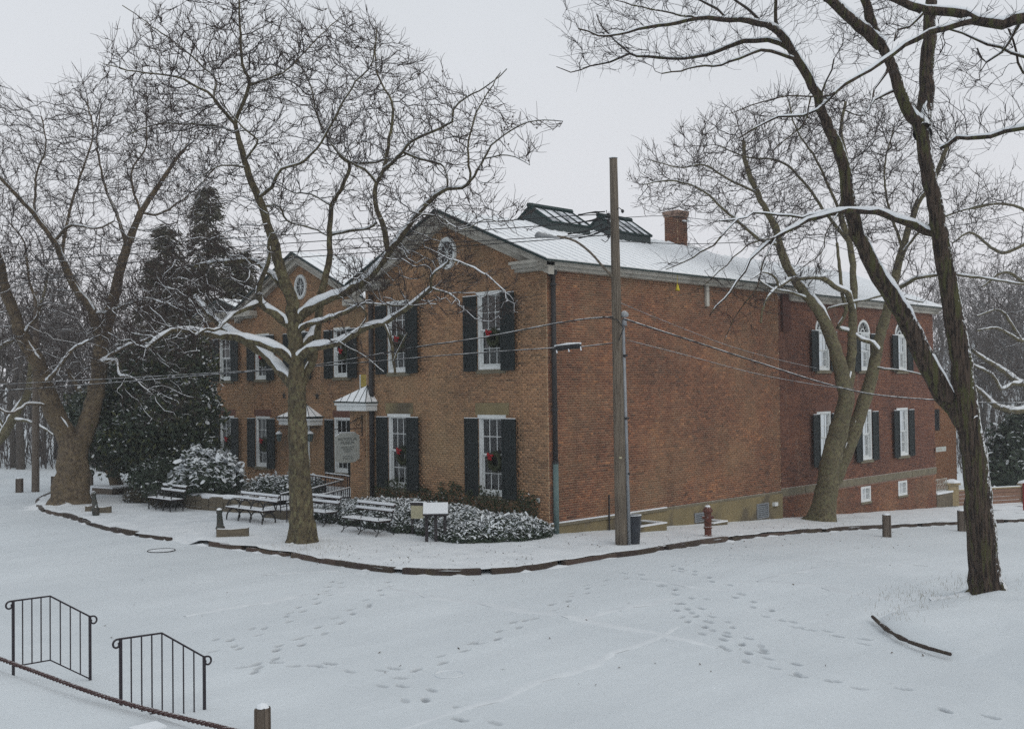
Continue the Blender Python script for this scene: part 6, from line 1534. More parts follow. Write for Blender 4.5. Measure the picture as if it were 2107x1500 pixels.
t3 = [L([(2031,1232),(2024,1150),(2016,1060),(2008,980),(1999,900),(1990,850),(1983,790),(1970,700),(1955,610),(1944,545),(1935,480),(1919,400),(1905,330),(1896,280),(1888,250),(1864,224),(1836,140),(1812,92),(1790,40),(1776,-10),(1765,-60),(1740,-180),(1725,-330),(1700,-450)], D3, D3 - .6, 33, 3),
 L([(1893,270),(1900,235),(1905,200),(1910,100),(1915,20),(1918,-60),(1935,-200),(1925,-360),(1950,-500)], D3, D3 + 1.2, 19, 3),
 L([(1812,95),(1770,55),(1708,0),(1670,-40),(1600,-140),(1550,-270),(1500,-380)], D3 - .2, D3 - 2, 14, 2.5),
 L([(1988,868),(1968,838),(1945,812),(1915,760),(1880,690),(1858,643),(1832,603),(1808,570),(1786,525),(1766,480),(1750,425),(1740,365),(1727,312),(1700,248),(1682,200),(1663,160),(1642,124),(1616,84),(1603,66)], D3 + .1, D3 - .5, 25, 8),
 L([(1603,66),(1580,52),(1556,47),(1500,39),(1437,38),(1390,47),(1312,60),(1250,75),(1190,60)], D3 - .5, D3 - 2.4, 8.5, 1.6),
 L([(1634,105),(1605,90),(1578,83),(1531,86),(1500,95),(1469,107),(1406,121),(1334,117),(1297,110),(1265,85),(1243,60),(1228,30)], D3 - .5, D3 + 1.2, 6.5, 1.2),
 L([(1297,110),(1255,128),(1215,137),(1175,148),(1145,138)], D3 + .8, D3 + 1.2, 2.6, .8),
 L([(1624,121),(1585,106),(1547,110),(1500,128),(1469,138),(1434,137),(1400,146),(1362,152)], D3 - .5, D3 - 1.5, 4.5, 1.3),
 L([(1915,486),(1904,476),(1880,462),(1856,452),(1820,440),(1788,434),(1744,434),(1688,446),(1640,465),(1600,488),(1560,515),(1530,560),(1500,600),(1460,650)], D3, D3 - 1.6, 10, 1.6),
 L([(1744,434),(1700,434),(1650,446),(1600,440),(1550,440),(1520,452),(1480,455)], D3 - .6, D3 - 1.6, 4, 1.8),
 L([(1520,452),(1490,480),(1470,505),(1440,520),(1410,540),(1370,555)], D3 - 1.5, D3 - 1.8, 2.4, .9),
 L([(1600,488),(1570,540),(1560,590),(1520,640),(1490,700)], D3 - 1.2, D3 - 2, 2.2, .8), L([(1600,488),(1540,505),(1480,560),(1430,600)], D3 - 1.2, D3 - 2.2, 1.8, .8),
 L([(1725,440),(1700,480),(1690,520),(1640,560)], D3 - .8, D3 - 1.8, 2, .8),
 L([(1848,175),(1800,205),(1780,236),(1740,228)], D3, D3 - 1.2, 3, 1.4), L([(1700,248),(1690,190),(1712,145),(1716,122)], D3 - .4, D3 - .8, 3, 1.6),
 L([(1500,39),(1460,10),(1400,-10),(1340,-20)], D3 - 1, D3 - .2, 3.4, 1.4), L([(1556,47),(1530,12),(1480,-20)], D3 - .8, D3 - .4, 4, 2), L([(1437,38),(1380,28),(1300,10),(1240,-10)], D3 - 1.3, D3 - 3, 2.6, 1),
 L([(1600,64),(1595,20),(1600,-40)], D3 - .5, D3 - .7, 4.5, 3)]
b3 = [(1230,60,D3-.8,90,90,1.6), (1340,60,D3-.8,130,95,1.8), (1480,50,D3-.8,120,90,1.7), (1600,20,D3-.6,90,60,1.4), (1700,110,D3-.6,80,70,1.2), (1720,-330,D3-.6,200,150,2.6), (1540,-250,D3-1.6,130,120,1.8), (1930,-330,D3+1,150,180,2.4), (1450,520,D3-1.6,90,70,.8), (1540,620,D3-1.8,90,80,.8), (1800,60,D3,80,80,1.2), (1640,540,D3-1.2,80,60,.8)]
T3 = tree('leaning_tree', 'tall dark rough barked tree leaning left on the near island', t3, b3, 2300, 'bark_old', 'twig_dark', 13, flare=(.30, .22), lobe=(0, .22, .35), mound=(.8, .15), twigs=1.9, infl=1.5, kill=.24, step=.17, jit=.26, twl=.42, tipr=.0042, up=-.02, droop=.12, bumpa=.045, snowtw=.02)
D4 = 40.7
t4 = [L([(1690,1078),(1697,1040),(1703,1000),(1708,955),(1720,905),(1733,860),(1742,815),(1735,785),(1722,730),(1708,690),(1692,651),(1668,617),(1641,582),(1618,545),(1605,505),(1595,470),(1560,400),(1535,340),(1530,290)], D4, D4 - 1.2, 25, 3.5),
 L([(1699,1010),(1716,985),(1733,945),(1750,905),(1767,860),(1781,815),(1793,777),(1806,712),(1820,657),(1836,603),(1847,550),(1858,510),(1888,420),(1920,370),(1950,300)], D4 + .4, D4 + 1.8, 19, 4),
 L([(1742,815),(1750,760),(1752,710),(1755,640),(1755,560),(1748,500),(1730,440),(1745,350),(1730,270),(1740,210)], D4, D4 + .6, 11, 3),
 L([(1756,640),(1745,605),(1720,590),(1690,572),(1650,572),(1620,578),(1600,590)], D4, D4 - 2.6, 7, 4), L([(1600,590),(1580,610),(1568,640),(1566,665)], D4 - 2.6, D4 - 3, 3, 2),
 L([(1600,590),(1596,572),(1570,560),(1545,575)], D4 - 2.6, D4 - 3.4, 3, 1.6),
 L([(1804,718),(1796,706),(1770,697),(1745,680),(1724,675),(1735,655),(1742,640),(1733,605),(1728,560),(1722,500)], D4 + .6, D4 - .6, 5, 3),
 L([(1706,690),(1695,645),(1720,630),(1745,626)], D4 - .4, D4 - 1, 3, 2), L([(1668,617),(1640,606),(1610,598),(1585,592),(1560,575)], D4 - .8, D4 - 1.6, 3.5, 1.6),
 L([(1836,600),(1870,580),(1900,570),(1960,565),(2040,575),(2107,585)], D4 + 1, D4 - 1, 5, 2), L([(1800,750),(1830,760),(1860,762),(1890,770),(1915,778)], D4 + .6, D4 - .4, 3, 1.2),
 L([(1755,620),(1800,612),(1840,605),(1870,616),(1900,622)], D4, D4 - .8, 3.4, 1.8), L([(1605,505),(1560,490),(1500,440),(1440,390),(1380,372),(1320,380)], D4 - 1, D4 - 2, 4.4, 1.2),
 L([(1748,500),(1700,440),(1650,370),(1600,330),(1540,325),(1480,300)], D4 + .3, D4 + 1.4, 4.6, 1.2), L([(1730,440),(1680,330),(1640,270),(1620,200)], D4 + .3, D4 - .6, 3.6, 1.2),
 L([(1858,510),(1830,430),(1820,350),(1840,260)], D4 + 1.3, D4 + 2.4, 3.6, 1.2), L([(1560,400),(1500,370),(1450,340),(1400,345),(1340,330)], D4 - 1, D4 - 2.6, 3, 1), L([(1858,515),(1900,470),(1960,440),(2030,420)], D4 + 1.3, D4 + .5, 3.6, 1.4)]
b4 = [(1400,390,D4-1.6,110,80,2.4), (1500,330,D4-1,130,110,2.8), (1620,300,D4,130,110,3), (1740,290,D4+.4,130,110,3), (1860,310,D4+1.6,120,110,3), (1560,450,D4-1,110,80,2.2), (1680,420,D4,120,90,2.6), (1820,450,D4+1,110,80,2.4), (1960,420,D4+.8,110,90,2.2), (1640,560,D4-1.4,90,50,1.6), (1340,350,D4-2,50,60,1.4), (1900,560,D4,100,60,1.6)]
T4 = tree('sycamore_tree', 'forked olive barked sycamore growing beside the rear windows', t4, b4, 5000, 'bark_gold', 'twig', 14, flare=(.30, .45), bumpa=.09, lobe=(0, .2, .6), mound=(1.1, .12), balls=420, twigs=2.2, infl=2.2, kill=.32, step=.26, jit=.28, twl=.50, tipr=.0078)
# boughs that reach in from a tree standing just right of the picture
D5 = 18.
t5 = [L([(2500,1400),(2480,900),(2440,500),(2400,250),(2350,120),(2320,-60),(2340,-250),(2310,-450)], D5, D5, 40, 4), L([(2400,250),(2260,50),(2180,30),(2107,38),(2060,48),(2004,42),(1960,24),(1904,20),(1848,2),(1800,-30)], D5, D5, 20, 8),
 L([(2004,44),(1944,56),(1888,78),(1836,112),(1792,141),(1756,165),(1720,189),(1680,224),(1650,238),(1600,240),(1560,262),(1520,285)], D5, D5 - .6, 8, 1.6), L([(1838,112),(1824,150),(1800,185),(1796,200)], D5, D5 - .2, 3.5, 1.8),
 L([(1720,189),(1690,200),(1620,196),(1570,210),(1500,235)], D5 - .4, D5 - 1, 2.2, .9), L([(1904,20),(1870,55),(1845,62),(1840,85)], D5, D5 - .3, 4, 1.5), L([(2440,500),(2250,250),(2160,250),(2107,262),(2072,268),(2040,280),(1990,284),(1972,282),(1950,297),(1935,305)], D5, D5 + 1, 12, 4),
 L([(2240,50),(2150,0),(2090,-20),(2060,-60),(1990,-170),(1950,-300)], D5, D5, 12, 2.5), L([(2107,38),(2060,110),(2030,130),(2010,100)], D5, D5 + .4, 4, 1.5), L([(2180,30),(2120,120),(2080,108),(2030,92),(1980,70),(1950,60)], D5, D5 + .6, 5, 2), L([(2300,300),(2180,190),(2107,150),(2090,110),(2075,60)], D5, D5 + .4, 5, 2),
 L([(1680,224),(1650,262),(1600,300),(1580,330)], D5 - .6, D5 - 1, 1.8, .8)]
b5 = [(2020,110,D5+.2,110,90,1.4), (1960,190,D5+.4,100,80,1.2), (1700,250,D5-.6,100,60,.8), (1640,220,D5-.6,80,50,.8), (2060,250,D5+.8,90,70,1.2), (1850,60,D5,100,70,1.), (2300,-250,D5,180,200,2.2), (2030,-220,D5,120,120,1.5)]
T5 = tree('overhanging_tree', 'dark bare boughs reaching in from the top right corner', t5, b5, 1300, 'bark_old', 'twig_dark', 15, twigs=1.5, infl=1.3, kill=.24, step=.16, jit=.36, twl=.30, tipr=.0045, snowtw=.02, bumpa=.04)
# sycamore behind the right edge, deep in the haze
D6 = 58.
t6 = [L([(2230,1100),(2200,900),(2180,760),(2190,600),(2200,480)], D6, D6, 24, 12), L([(2190,860),(2140,840),(2090,845),(2050,835),(2028,815),(2000,790),(1985,775)], D6, D6 - 2, 11, 3), L([(2190,800),(2150,770),(2107,790),(2060,760),(2020,735),(2000,720)], D6, D6 - 2, 10, 3), L([(2107,775),(2080,790),(2060,800),(2040,770),(2000,750)], D6 - 1, D6 - 2, 5, 2.5),
 L([(2190,680),(2140,660),(2107,700),(2080,690),(2050,675),(2010,680)], D6, D6 - 2, 6, 2), L([(2190,600),(2150,580),(2120,590),(2070,560),(2020,590)], D6, D6 - 1, 6, 2), L([(2195,560),(2130,500),(2060,520),(2000,480),(1960,500)], D6, D6 - 1, 6, 2), L([(2190,520),(2120,440),(2060,420),(2000,430)], D6, D6, 5, 2), L([(2107,700),(2060,640),(2010,650)], D6 - 1, D6 - 2, 4, 1.4)]
b6 = [(2060,560,D6-1,110,110,3), (2050,720,D6-1.5,90,90,2.6), (2080,440,D6,90,90,3), (1990,500,D6-.6,70,80,2.4), (2060,820,D6-2,70,40,2)]
T6 = tree('sycamore_tree', 'pale snowy limbed sycamore in the haze beyond the brown fence', t6, b6, 1500, 'bark_gold', 'twig_far', 16, twigs=1.1, infl=2.6, kill=.5, step=.36, jit=.42, twl=.6, tipr=.011, snowtw=.02)
D7 = 50.
t7 = [L([(242,1008),(228,975),(215,945),(205,925),(200,900),(190,860)], 47.5, 47.5, 12, 8)]
T7 = tree('leaning_tree', 'small snow edged tree leaning left behind the timber edged bed', [L([(243,1010),(235,985),(222,955),(210,930),(196,880),(170,820),(140,760)], 47.5, 46.5, 13, 4), L([(222,955),(250,900),(262,850)], 47.5, 48, 5, 3)], [(180,800,47,70,60,1.8)], 250, 'bark_syc2', 'twig', 17, flare=(.25, .3), twigs=1, tipr=.009, step=.3)
D8 = 56.
t8 = [L([(-70,1010),(-40,960),(-15,920),(12,885),(25,860),(40,840),(60,800),(66,740)], D8, D8, 16, 6), L([(8,890),(-15,840),(-20,740),(-10,640),(-30,560)], D8, D8, 9, 4), L([(25,862),(70,870),(110,895)], D8, D8 - 1, 4, 2), L([(-12,720),(40,690),(80,640),(100,560)], D8, D8 + 1, 5, 2)]
b8 = [(20,640,D8,130,120,3.4), (-10,500,D8,130,110,3.4), (60,780,D8-1,80,60,2.6), (120,640,D8+1,100,90,3)]
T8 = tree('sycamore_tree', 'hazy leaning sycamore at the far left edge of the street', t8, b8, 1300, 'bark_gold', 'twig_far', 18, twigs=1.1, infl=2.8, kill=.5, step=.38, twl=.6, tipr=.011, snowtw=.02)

# ------------------------------------------------------------------ evergreens, shrubs, hedge
def rot_quads(c, d1, d2, w):
    return np.stack([c - d1 - d2 * w, c + d1 * .1 - d2, c + d1 + d2 * w, c - d1 * .1 + d2], 1).reshape(-1, 3)
def unit(v): return v / (np.linalg.norm(v, axis=1)[:, None] + 1e-9)
PADV = np.array([(1, 0, 0), (.4, .8, .05), (-.6, .7, 0), (-1, -.05, 0), (-.45, -.8, 0), (.6, -.7, .03), (0, 0, .38)]); PADF = np.array([(i, (i + 1) % 6, 6) for i in range(6)])
def pads(name, c, sx, rnd, root, mat='leafpad', squash=1., tilt=.35):
    K = len(c); a = rnd.uniform(0, 2*np.pi, K); t1_ = rnd.normal(0, tilt, (K, 2))
    v = PADV[None] * (np.ones((K, 1, 1)) * sx.reshape(K, 1, 1)) * np.stack([np.ones(K), rnd.uniform(.4, .75, K), np.ones(K) * squash], -1)[:, None]
    x = v[..., 0] * np.cos(a)[:, None] - v[..., 1] * np.sin(a)[:, None]; y = v[..., 0] * np.sin(a)[:, None] + v[..., 1] * np.cos(a)[:, None]
    z = v[..., 2] + x * t1_[:, :1] + y * t1_[:, 1:]
    V = np.stack([x, y, z], -1) + c[:, None]
    F = (np.arange(K)[:, None, None] * 7 + PADF[None]).reshape(-1, 3)
    o = fastmesh(name, V.reshape(-1, 3), F, mat, root, smooth=True); o['kind'] = 'stuff'; return o
def leaves(name, c, nrm, size, rnd, root, mat, asp=.42, spread=.6):
    K = len(c); n = unit(nrm + rnd.normal(0, spread, (K, 3))); d1 = unit(np.cross(n, rnd.normal(0, 1, (K, 3)))); d2 = np.cross(n, d1)
    s = size * rnd.uniform(.6, 1.3, K)[:, None]
    V = rot_quads(c, d1 * s, d2 * s * asp, .1); o = fastmesh(name, V, np.arange(K * 4).reshape(-1, 4), mat, root); o['kind'] = 'stuff'; return o
def ell_pts(K, rnd, c, r, shell=.55, zmin=-1.):
    v = unit(rnd.normal(0, 1, (int(K * 1.6), 3))); v = v[v[:, 2] > zmin][:K]; q = rnd.uniform(shell ** 3, 1, len(v)) ** (1/3)
    return np.array(c) + v * q[:, None] * np.array(r), v
# the snowy ground cover hedge in front of the gable
rnd = np.random.default_rng(41); hr = thing('hedge', 'low snow laden evergreen hedge along the foot of the front gable', 'hedge', (-1.3, 3.6, 0))
base = np.array([-1.3, 3.6, 0]); C_, N_ = [], []
mounds = [(-1.35, .35, 1.25, .95, .62), (-1.75, 1.5, 1.35, .95, .66), (-1.4, 2.7, 1.3, 1.0, .72), (-1.5, 3.9, 1.3, 1., .72), (-1.4, 5.1, 1.35, 1.0, .76), (-1.5, 6.3, 1.3, 1., .72), (-1.5, 7.4, 1.3, .95, .62), (-2.35, .9, .8, .8, .45), (-.9, -.1, .8, .5, .40), (-1.5, 8.4, 1.0, .8, .45)]
for x, y, rx, ry, rz in mounds:
    p, v = ell_pts(int(2600 * rx * ry), rnd, (x, y, .02), (rx, ry, rz), .86, -.02); C_.append(p); N_.append(v)
Cc, Nn = np.concatenate(C_), np.concatenate(N_); Cc += rnd.normal(0, .035, Cc.shape); kk = Cc[:, 0] < -.08; Cc, Nn = Cc[kk], Nn[kk]
leaves('foliage', Cc - base, Nn, .075, rnd, hr, 'leaf', .4, .7)
sel = rnd.random(len(Cc)) < .85 * np.clip(Cc[:, 2] / .28, .18, 1.25); pc = Cc[sel] + Nn[sel] * .02 + np.array([0, 0, .02]); pads('foliage_snow', pc - base, rnd.uniform(.026, .066, len(pc)), rnd, hr, squash=.7, tilt=.5)
core = B()
for x, y, rx, ry, rz in mounds:
    n = 12; k = len(core.v)
    for i in range(5):
        ph = math.pi / 2 * i / 4
        for j in range(n): core.v.append((x + rx*.84*math.cos(ph)*math.cos(2*math.pi*j/n) + 1.3, y + ry*.84*math.cos(ph)*math.sin(2*math.pi*j/n) - 3.6, .0 + rz*.84*math.sin(ph)))
    for i in range(4): core.f += [(k + i*n + j, k + i*n + (j+1) % n, k + (i+1)*n + (j+1) % n, k + (i+1)*n + j) for j in range(n)]
core.build('stems', 'leaf', hr)
# ivy climbing the foot of the wall
iv = thing('ivy', 'dark green ivy climbing the brick under the ground floor windows', 'ivy', (-.05, 3, .5)); p = []
for y0 in np.arange(.5, 8.3, .28):
    h = .35 + .45 * rnd.random(); n = int(70 * h / .4); z = rnd.uniform(.3, .55 + h, n) ; p.append(np.stack([-.05 - rnd.random(n) * .10, y0 + rnd.normal(0, .09, n), z], -1))
p = np.concatenate(p); leaves('foliage', p - np.array([-.05, 3, .5]), np.tile([-1., 0, .3], (len(p), 1)), .045, rnd, iv, 'greenery', .6, .5)
s = rnd.random(len(p)) < .03; pads('foliage_snow', p[s] - np.array([-.05, 3, .5]) + np.array([-.03, 0, .02]), rnd.uniform(.015, .035, s.sum()), rnd, iv)
def shrub(name, label, blobs, nleaf, ls, padn, padr, mat='leaf', seed=1, shell=.6, asp=.4, sprays=0, padsq=.8, group=None, cat='shrub', zmin=-.5, core_=.8, mat2=None):
    """blobs: (px,py,depth, rx px, rz px, depth radius m)"""
    rnd = np.random.default_rng(seed); c0 = at(*blobs[0][:3]); root_p = np.array([c0[0], c0[1], float(gz(c0[0]))]); t = thing(name, label, cat, root_p, group=group)
    C_, N_ = [], []; vol = [b[3] * b[4] * b[5] / 1e3 for b in blobs]; vs = [v ** .7 for v in vol]; q = B(); fw = RC @ np.array([0, 0, -1.]); fw[2] = 0; fw /= np.linalg.norm(fw); rt = np.array([fw[1], -fw[0], 0])
    for b, w in zip(blobs, vs):
        c = at(*b[:3]); s = b[2] / FOC; v, u = ell_pts(int(nleaf * w / sum(vs)), rnd, (0, 0, 0), (1, 1, 1), shell, zmin)
        P = c + rt * (v[:, :1] * b[3] * s) + fw * (v[:, 1:2] * b[5]) + np.array([0, 0, 1.]) * (v[:, 2:] * b[4] * s); C_.append(P); N_.append(rt * u[:, :1] + fw * u[:, 1:2] + np.array([0, 0, 1.]) * u[:, 2:])
        n = 12; k = len(q.v)
        if core_:
            for i in range(7):
                ph = -math.pi / 2 + math.pi * i / 6
                for j in range(n):
                    a = 2*math.pi*j/n; e = core_ * (1 + .12 * math.sin(a * 3 + i)); P1 = c + rt * (b[3]*s*e*math.cos(ph)*math.cos(a)) + fw * (b[5]*e*math.cos(ph)*math.sin(a)) + np.array([0, 0, b[4]*s*e*math.sin(ph)]) - root_p; q.v.append(tuple(P1))
            for i in range(6): q.f += [(k + i*n + j, k + i*n + (j+1) % n, k + (i+1)*n + (j+1) % n, k + (i+1)*n + j) for j in range(n)]
    P = np.concatenate(C_); Nn = np.concatenate(N_); amp = ls * 1.2
    P = P + rnd.normal(0, amp, P.shape) + Nn * (np.sin(P[:, :1] * 3.1 + P[:, 2:] * 2.2) * np.sin(P[:, 1:2] * 2.7 - P[:, 2:] * 1.9)) * ls * 2.5
    leaves('foliage', P - root_p, Nn, ls, rnd, t, mat, asp, .8)
    if mat2: sel = rnd.random(len(P)) < .25; leaves('foliage', P[sel] - root_p + rnd.normal(0, ls, (sel.sum(), 3)), Nn[sel], ls, rnd, t, mat2, asp, .8)
    clump = np.clip(.5 + .9 * np.sin(P[:, 0] * 4.1 + 1.7 * np.sin(P[:, 2] * 3.3)) * np.sin(P[:, 1] * 3.7 + P[:, 2] * 2.9), .08, 1.3) if nleaf > 20000 else 1.
    sel = rnd.random(len(P)) < padn * np.clip(.45 + Nn[:, 2], .05, 1.2) * clump; pp = P[sel] + Nn[sel] * ls * .3 + np.array([0, 0, ls * .25])
    pads('foliage_snow', pp - root_p, rnd.uniform(.5, 1.2, len(pp)) * padr, rnd, t, squash=padsq, tilt=.45)
    if core_: q.build('branches', mat, t)
    if sprays:
        s_ = B(); s2 = B(); c = at(*blobs[0][:3]); s = blobs[0][2] / FOC
        for i in range(sprays):
            a = rnd.uniform(.1, math.pi - .1); L0 = rnd.uniform(.9, 1.28); e = c + rt * (blobs[0][3]*s*L0*math.cos(a)) + np.array([0, 0, blobs[0][4]*s*L0*math.sin(a)]) + fw * rnd.uniform(-.5, .3) - root_p
            st = c + (e + root_p - c) * .5 - root_p; md = (st + e) / 2 + np.array([0, 0, .12]); e2 = e + np.array([0, 0, -.05]); 
            s_.tube([st, md, e2], [.012, .02, .006], 4); s2.tube([st + np.array([0, 0, .02]), md + np.array([0, 0, .025]), e2 + np.array([0, 0, .012])], [.02, .03, .008], 5)
        s_.build('sprays', mat, t); s2.build('spray_snow', 'leafpad', t)
    return t
shrub('snowy_shrub', 'big bushy evergreen shrub heaped with snow left of the ground floor windows', [(430,985,41,62,44,1.2), (395,990,41,38,34,1.), (465,992,41,34,30,.9), (420,962,41.3,40,30,.8)], 5200, .10, .42, .15, seed=51, sprays=16, shell=.75, padsq=.9)
shrub('round_shrub', 'clipped round shrub thick with snow left of the big sycamore trunk', [(560,1004,41.5,30,24,.8), (590,1003,41.5,30,22,.8)], 3600, .06, .55, .075, seed=52, shell=.85)
shrub('round_shrub', 'small round snowy shrub behind the ramp railing right of the trunk', [(648,1004,42,18,20,.5)], 1300, .06, .55, .07, seed=53, shell=.85)
shrub('dark_shrub', 'dark spreading yew shrub between the stone wall and the holly', [(330,975,43.5,44,34,1.2), (300,990,43.5,30,20,1.), (360,1008,42.,60,16,1.0)], 3800, .09, .10, .08, seed=54, shell=.7)
shrub('ground_cover', 'low brownish ground cover shrub beside the farthest bench', [(300,1022,43,38,18,.7), (345,1030,41,30,14,.6)], 2600, .06, .22, .04, 'twig_olive', seed=55, shell=.8)
shrub('ground_cover', 'thin snowy ground cover at the wall foot behind the long bench', [(520,1000,43,50,10,.7), (480,1012,42,40,8,.7)], 1800, .05, .5, .05, 'leaf_olive', seed=56, shell=.8, core_=0)
DE = 45.
hb_ = [(330,860,DE,95,100,2.2), (260,900,DE,75,70,2.), (400,850,DE+.5,50,110,1.8), (300,770,DE,80,70,2.), (225,860,DE+.6,55,70,1.8), (390,930,DE,50,50,1.5), (380,740,DE+1,60,70,1.6), (180,840,DE+2,40,40,1.2), (310,940,DE,70,40,1.6)]
hol = shrub('holly_tree', 'large dark broadleaf evergreen tree dusted with snow left of the building', hb_, 34000, .12, .5, .095, seed=57, shell=.35, core_=.62, cat='tree', zmin=-1, mat2='leaf_olive')
q = B(); r0 = hol.location; q.tube([(0, 0, -.2), (.1, .1, 1.6), (.3, .2, 3.2)], [.22, .18, .1], 8); q.build('trunk', 'bark_syc2', hol)
def conifer(px, pyt, pyb, hw, d, label, seed, dens=1.):
    rnd = np.random.default_rng(seed); b = at(px, pyb, d); tp = at(px, pyt, d); H = tp[2] - b[2]; R = hw * d / FOC; t = thing('conifer', label, 'tree', b, group='conifers behind the sycamores'); q = B(); q.tube([(0, 0, -.5), (0, 0, H * .96)], [.22, .03], 7); q.build('trunk', 'bark_old', t)
    C_, D_ = [], []; s2 = []
    nb = int(170 * dens)
    for i in range(nb):
        f = rnd.random() ** .85; z = H * f; a = rnd.uniform(0, 2*math.pi); Lb = R * (1 - f) ** .75 * rnd.uniform(.75, 1.25) + .45; n = int(45 + 70 * Lb / R)
        u = rnd.random(n) ** .7; dr = np.array([math.cos(a), math.sin(a), 0]); drp = .22 * Lb * (u ** 1.5)
        P = dr[None] * (Lb * u)[:, None] + np.stack([np.zeros(n), np.zeros(n), z - drp + rnd.normal(0, .10, n)], -1) + rnd.normal(0, .10 + .10 * Lb / R, (n, 3)) * np.array([1, 1, .6])
        C_.append(P); D_.append(np.tile(dr + np.array([0, 0, -.5]), (n, 1)))
    P = np.concatenate(C_); dv = unit(np.concatenate(D_) + rnd.normal(0, .35, P.shape)); n2 = unit(np.cross(dv, rnd.normal(0, 1, P.shape))); s = rnd.uniform(.12, .26, len(P))[:, None]
    o = fastmesh('foliage', rot_quads(P, dv * s, n2 * s * .16, .1), np.arange(len(P) * 4).reshape(-1, 4), 'needle', t); o['kind'] = 'stuff'
    sel = rnd.random(len(P)) < .03; pads('foliage_snow', P[sel] + np.array([0, 0, .05]), rnd.uniform(.05, .12, sel.sum()), rnd, t)
conifer(430, 385, 960, 88, 58, 'tall dark conifer rising behind the left roof', 61, .9)
conifer(345, 470, 980, 95, 57, 'bushy dark conifer left of the tall one', 62, 1.0); conifer(500, 520, 960, 60, 56, 'smaller conifer close behind the left gable', 63, .8)
shrub('spruce_bush', 'dark blue green snowy spruce behind the brown fence at the right edge', [(2090,930,60,40,60,1.6), (2070,975,60,40,40,1.6), (2110,890,60,28,40,1.2)], 5200, .22, .10, .16, seed=66, shell=.4, cat='tree', zmin=-1, core_=.6)

# ------------------------------------------------------------------ far trees: three kinds, copied
def far_tree(seed, H, spread, thin=.05):
    rnd = np.random.default_rng(seed); pos, par, dirs, rad = [np.zeros(3)], [-1], [np.array([0, 0, 1.])], [.2]; segs = []
    def grow(p, d, r, L, lev):
        n = 4; pts = [p.copy()]; rr = [r]
        for i in range(n):
            d = d + rnd.normal(0, .12 if lev == 0 else .26, 3); d[2] += .10 if lev else .1; d /= np.linalg.norm(d); p = p + d * L / n; pts.append(p.copy()); rr.append(r * (1 - .42 * (i + 1) / n))
        segs.append((np.array(pts), np.array(rr), lev))
        if lev < 5:
            k = 3 if lev < 4 else 3
            for j in range(k):
                i = rnd.integers(2, n + 1) if lev else rnd.integers(3, n + 1); nd_ = d + rnd.normal(0, .62, 3) * spread; nd_[2] += .08; nd_ /= np.linalg.norm(nd_)
                grow(pts[i], nd_, rr[i] * .68, L * rnd.uniform(.55, .82), lev + 1)
    grow(np.zeros(3), np.array([0, 0, 1.]), .24, H * .36, 0)
    t = [s for s in segs if s[2] <= 1]; c = [s for s in segs if s[2] > 1]
    V1, F1 = tubes_np([(P, R) for P, R, l in t], 6); V2, F2 = merge([tubes_np([(P, np.maximum(R, .016)) for P, R, l in c], 3)])
    return (V1, F1), (V2, F2)
protos = []
for i, (sd, H, sp) in enumerate(((71, 13, 1.), (72, 15, .85), (73, 11, 1.15), (74, 16, .7))):
    a, b_ = far_tree(sd, H, sp); t = thing('bare_tree', '', 'tree', (0, 0, 0), group='bare trees on the hazy hillsides')
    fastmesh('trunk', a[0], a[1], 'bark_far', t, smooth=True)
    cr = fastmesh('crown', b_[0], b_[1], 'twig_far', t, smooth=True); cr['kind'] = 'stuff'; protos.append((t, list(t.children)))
rt_ = random.Random(9); spots = []
for i in range(46):   # left wood
    px = rt_.uniform(-80, 520) if i > 8 else rt_.uniform(-40, 240); d = rt_.uniform(66, 125) if i > 8 else rt_.uniform(66, 84); spots.append((px, d, 'left'))
for i in range(52):   # right hillside
    px = rt_.uniform(1850, 2230); d = rt_.uniform(80, 150); spots.append((px, d, 'right'))
for i in range(14):   # tops showing above and behind the roofs
    spots.append((rt_.uniform(540, 760), rt_.uniform(85, 120), 'left'))
spots.sort(key=lambda s: s[1]); first = [True] * 4
for i, (px, d, sd) in enumerate(spots):
    p = at(px, 800, d); z = float(terrain(p[0], p[1])); k = i % 4; t, ch = protos[k]
    side_ = 'left wood' if sd == 'left' else 'right hillside'
    lb = 'bare grey tree fading into the haze of the %s' % side_
    s = rt_.uniform(.8, 1.25)
    if first[k]: first[k] = False; o = t
    else: o = copy_tree(t, ch)
    o.location = (p[0], p[1], z - .2); o.rotation_euler = (0, 0, rt_.uniform(0, 6.28)); o.scale = (s, s, s); o['label'] = lb; o['group'] = 'bare trees of the %s' % side_
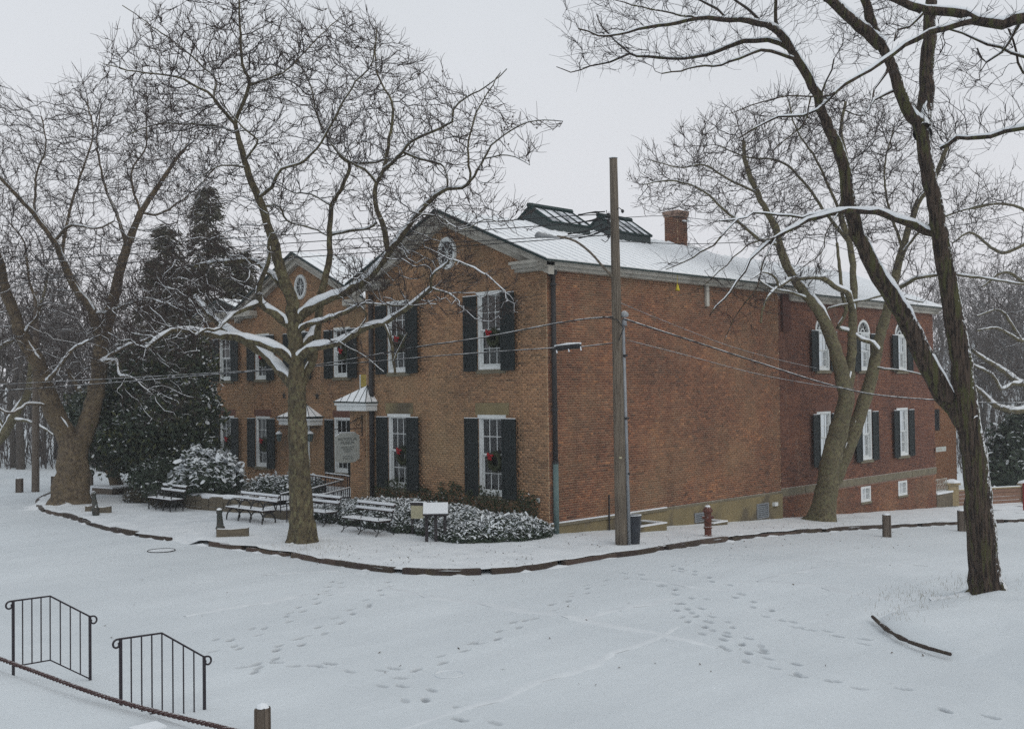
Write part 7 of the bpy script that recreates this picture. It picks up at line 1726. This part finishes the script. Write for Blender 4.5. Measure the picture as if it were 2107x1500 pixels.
# thickets and hillside undergrowth, nobody could count them
rnd = np.random.default_rng(80); ch = []
for px0, px1, d0, d1, n, hm in ((-100, 560, 66, 130, 2600, 3.2), (1860, 2260, 78, 160, 2200, 3.4)):
    px = rnd.uniform(px0, px1, n); d = rnd.uniform(d0, d1, n)
    for a, b_ in zip(px, d):
        p = at(a, 800, b_); z = float(terrain(p[0], p[1])); h = hm * rnd.uniform(.3, 1.3); e = np.array([p[0], p[1], z]); l1 = rnd.normal(0, .25, 3); pts = np.array([e, e + np.array([l1[0], l1[1], h * .5]), e + np.array([l1[0] * 2.5, l1[1] * 2.5, h])])
        ch.append((pts, np.array([.03, .022, .012])))
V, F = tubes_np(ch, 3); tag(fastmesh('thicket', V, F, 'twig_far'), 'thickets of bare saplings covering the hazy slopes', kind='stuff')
# fallen leaves scattered on the pavement and the road
pts = []
for i in range(420):
    if i % 8: px, py = rnd.uniform(650, 1900), 0; g_ = ground(px, rnd.uniform(1075, 1130) if px > 1100 else rnd.uniform(1120, 1165))
    else: g_ = ground(rnd.uniform(200, 2000), rnd.uniform(1150, 1420), -.13)
    pts.append((g_[0], g_[1], (float(walk_z(g_[0], g_[1])) if i % 8 else float(terrain(g_[0], g_[1]))) + .02))
P = np.array(pts); leaves('fallen_leaves', P, np.tile([0, 0, 1.], (len(P), 1)), .026, rnd, None, 'litter', .6, .35); o = bpy.data.objects['fallen_leaves']; tag(o, 'dark fallen leaves scattered over the snow', kind='stuff')
# tufts of grass poking through by the trunks and on the island
pts = []
for px, py, sx_, sy_, n in ((1880,1243,60,10,110), (1840,1272,24,10,40), (622,1130,46,10,200), (1720,1078,40,8,120), (2000,1215,60,12,160), (150,1050,50,10,80)):
    for i in range(n):
        g_ = ground(px + rnd.normal(0, sx_), py + rnd.normal(0, sy_)); h = rnd.uniform(.03, .10); pts.append((np.array([g_, g_ + np.array([rnd.normal(0, .02), rnd.normal(0, .02), h])]) + np.array([0, 0, .02 + (.10 if px > 1800 else 0)]), np.array([.003, .001])))
V, F = tubes_np(pts, 3); tag(fastmesh('grass_tufts', V, F, 'grassdry'), 'dry grass blades poking through the snow', kind='stuff')
# ------------------------------------------------------------------ the haze of the falling snow
hz = B(); hz.box((-190, -190, -9), (190, 190, 44)); ho = hz.build('haze', None); 
m = bpy.data.materials.new('haze'); m.use_nodes = True; nt = m.node_tree; nt.nodes.clear(); out = nt.nodes.new('ShaderNodeOutputMaterial'); v = nt.nodes.new('ShaderNodeVolumePrincipled')
v.inputs['Color'].default_value = (.93, .95, .97, 1); v.inputs['Density'].default_value = .0007; v.inputs['Anisotropy'].default_value = .1
nt.links.new(v.outputs[0], out.inputs['Volume']); ho.data.materials.append(m); tag(ho, 'pale grey haze of falling snow filling the air', kind='stuff')
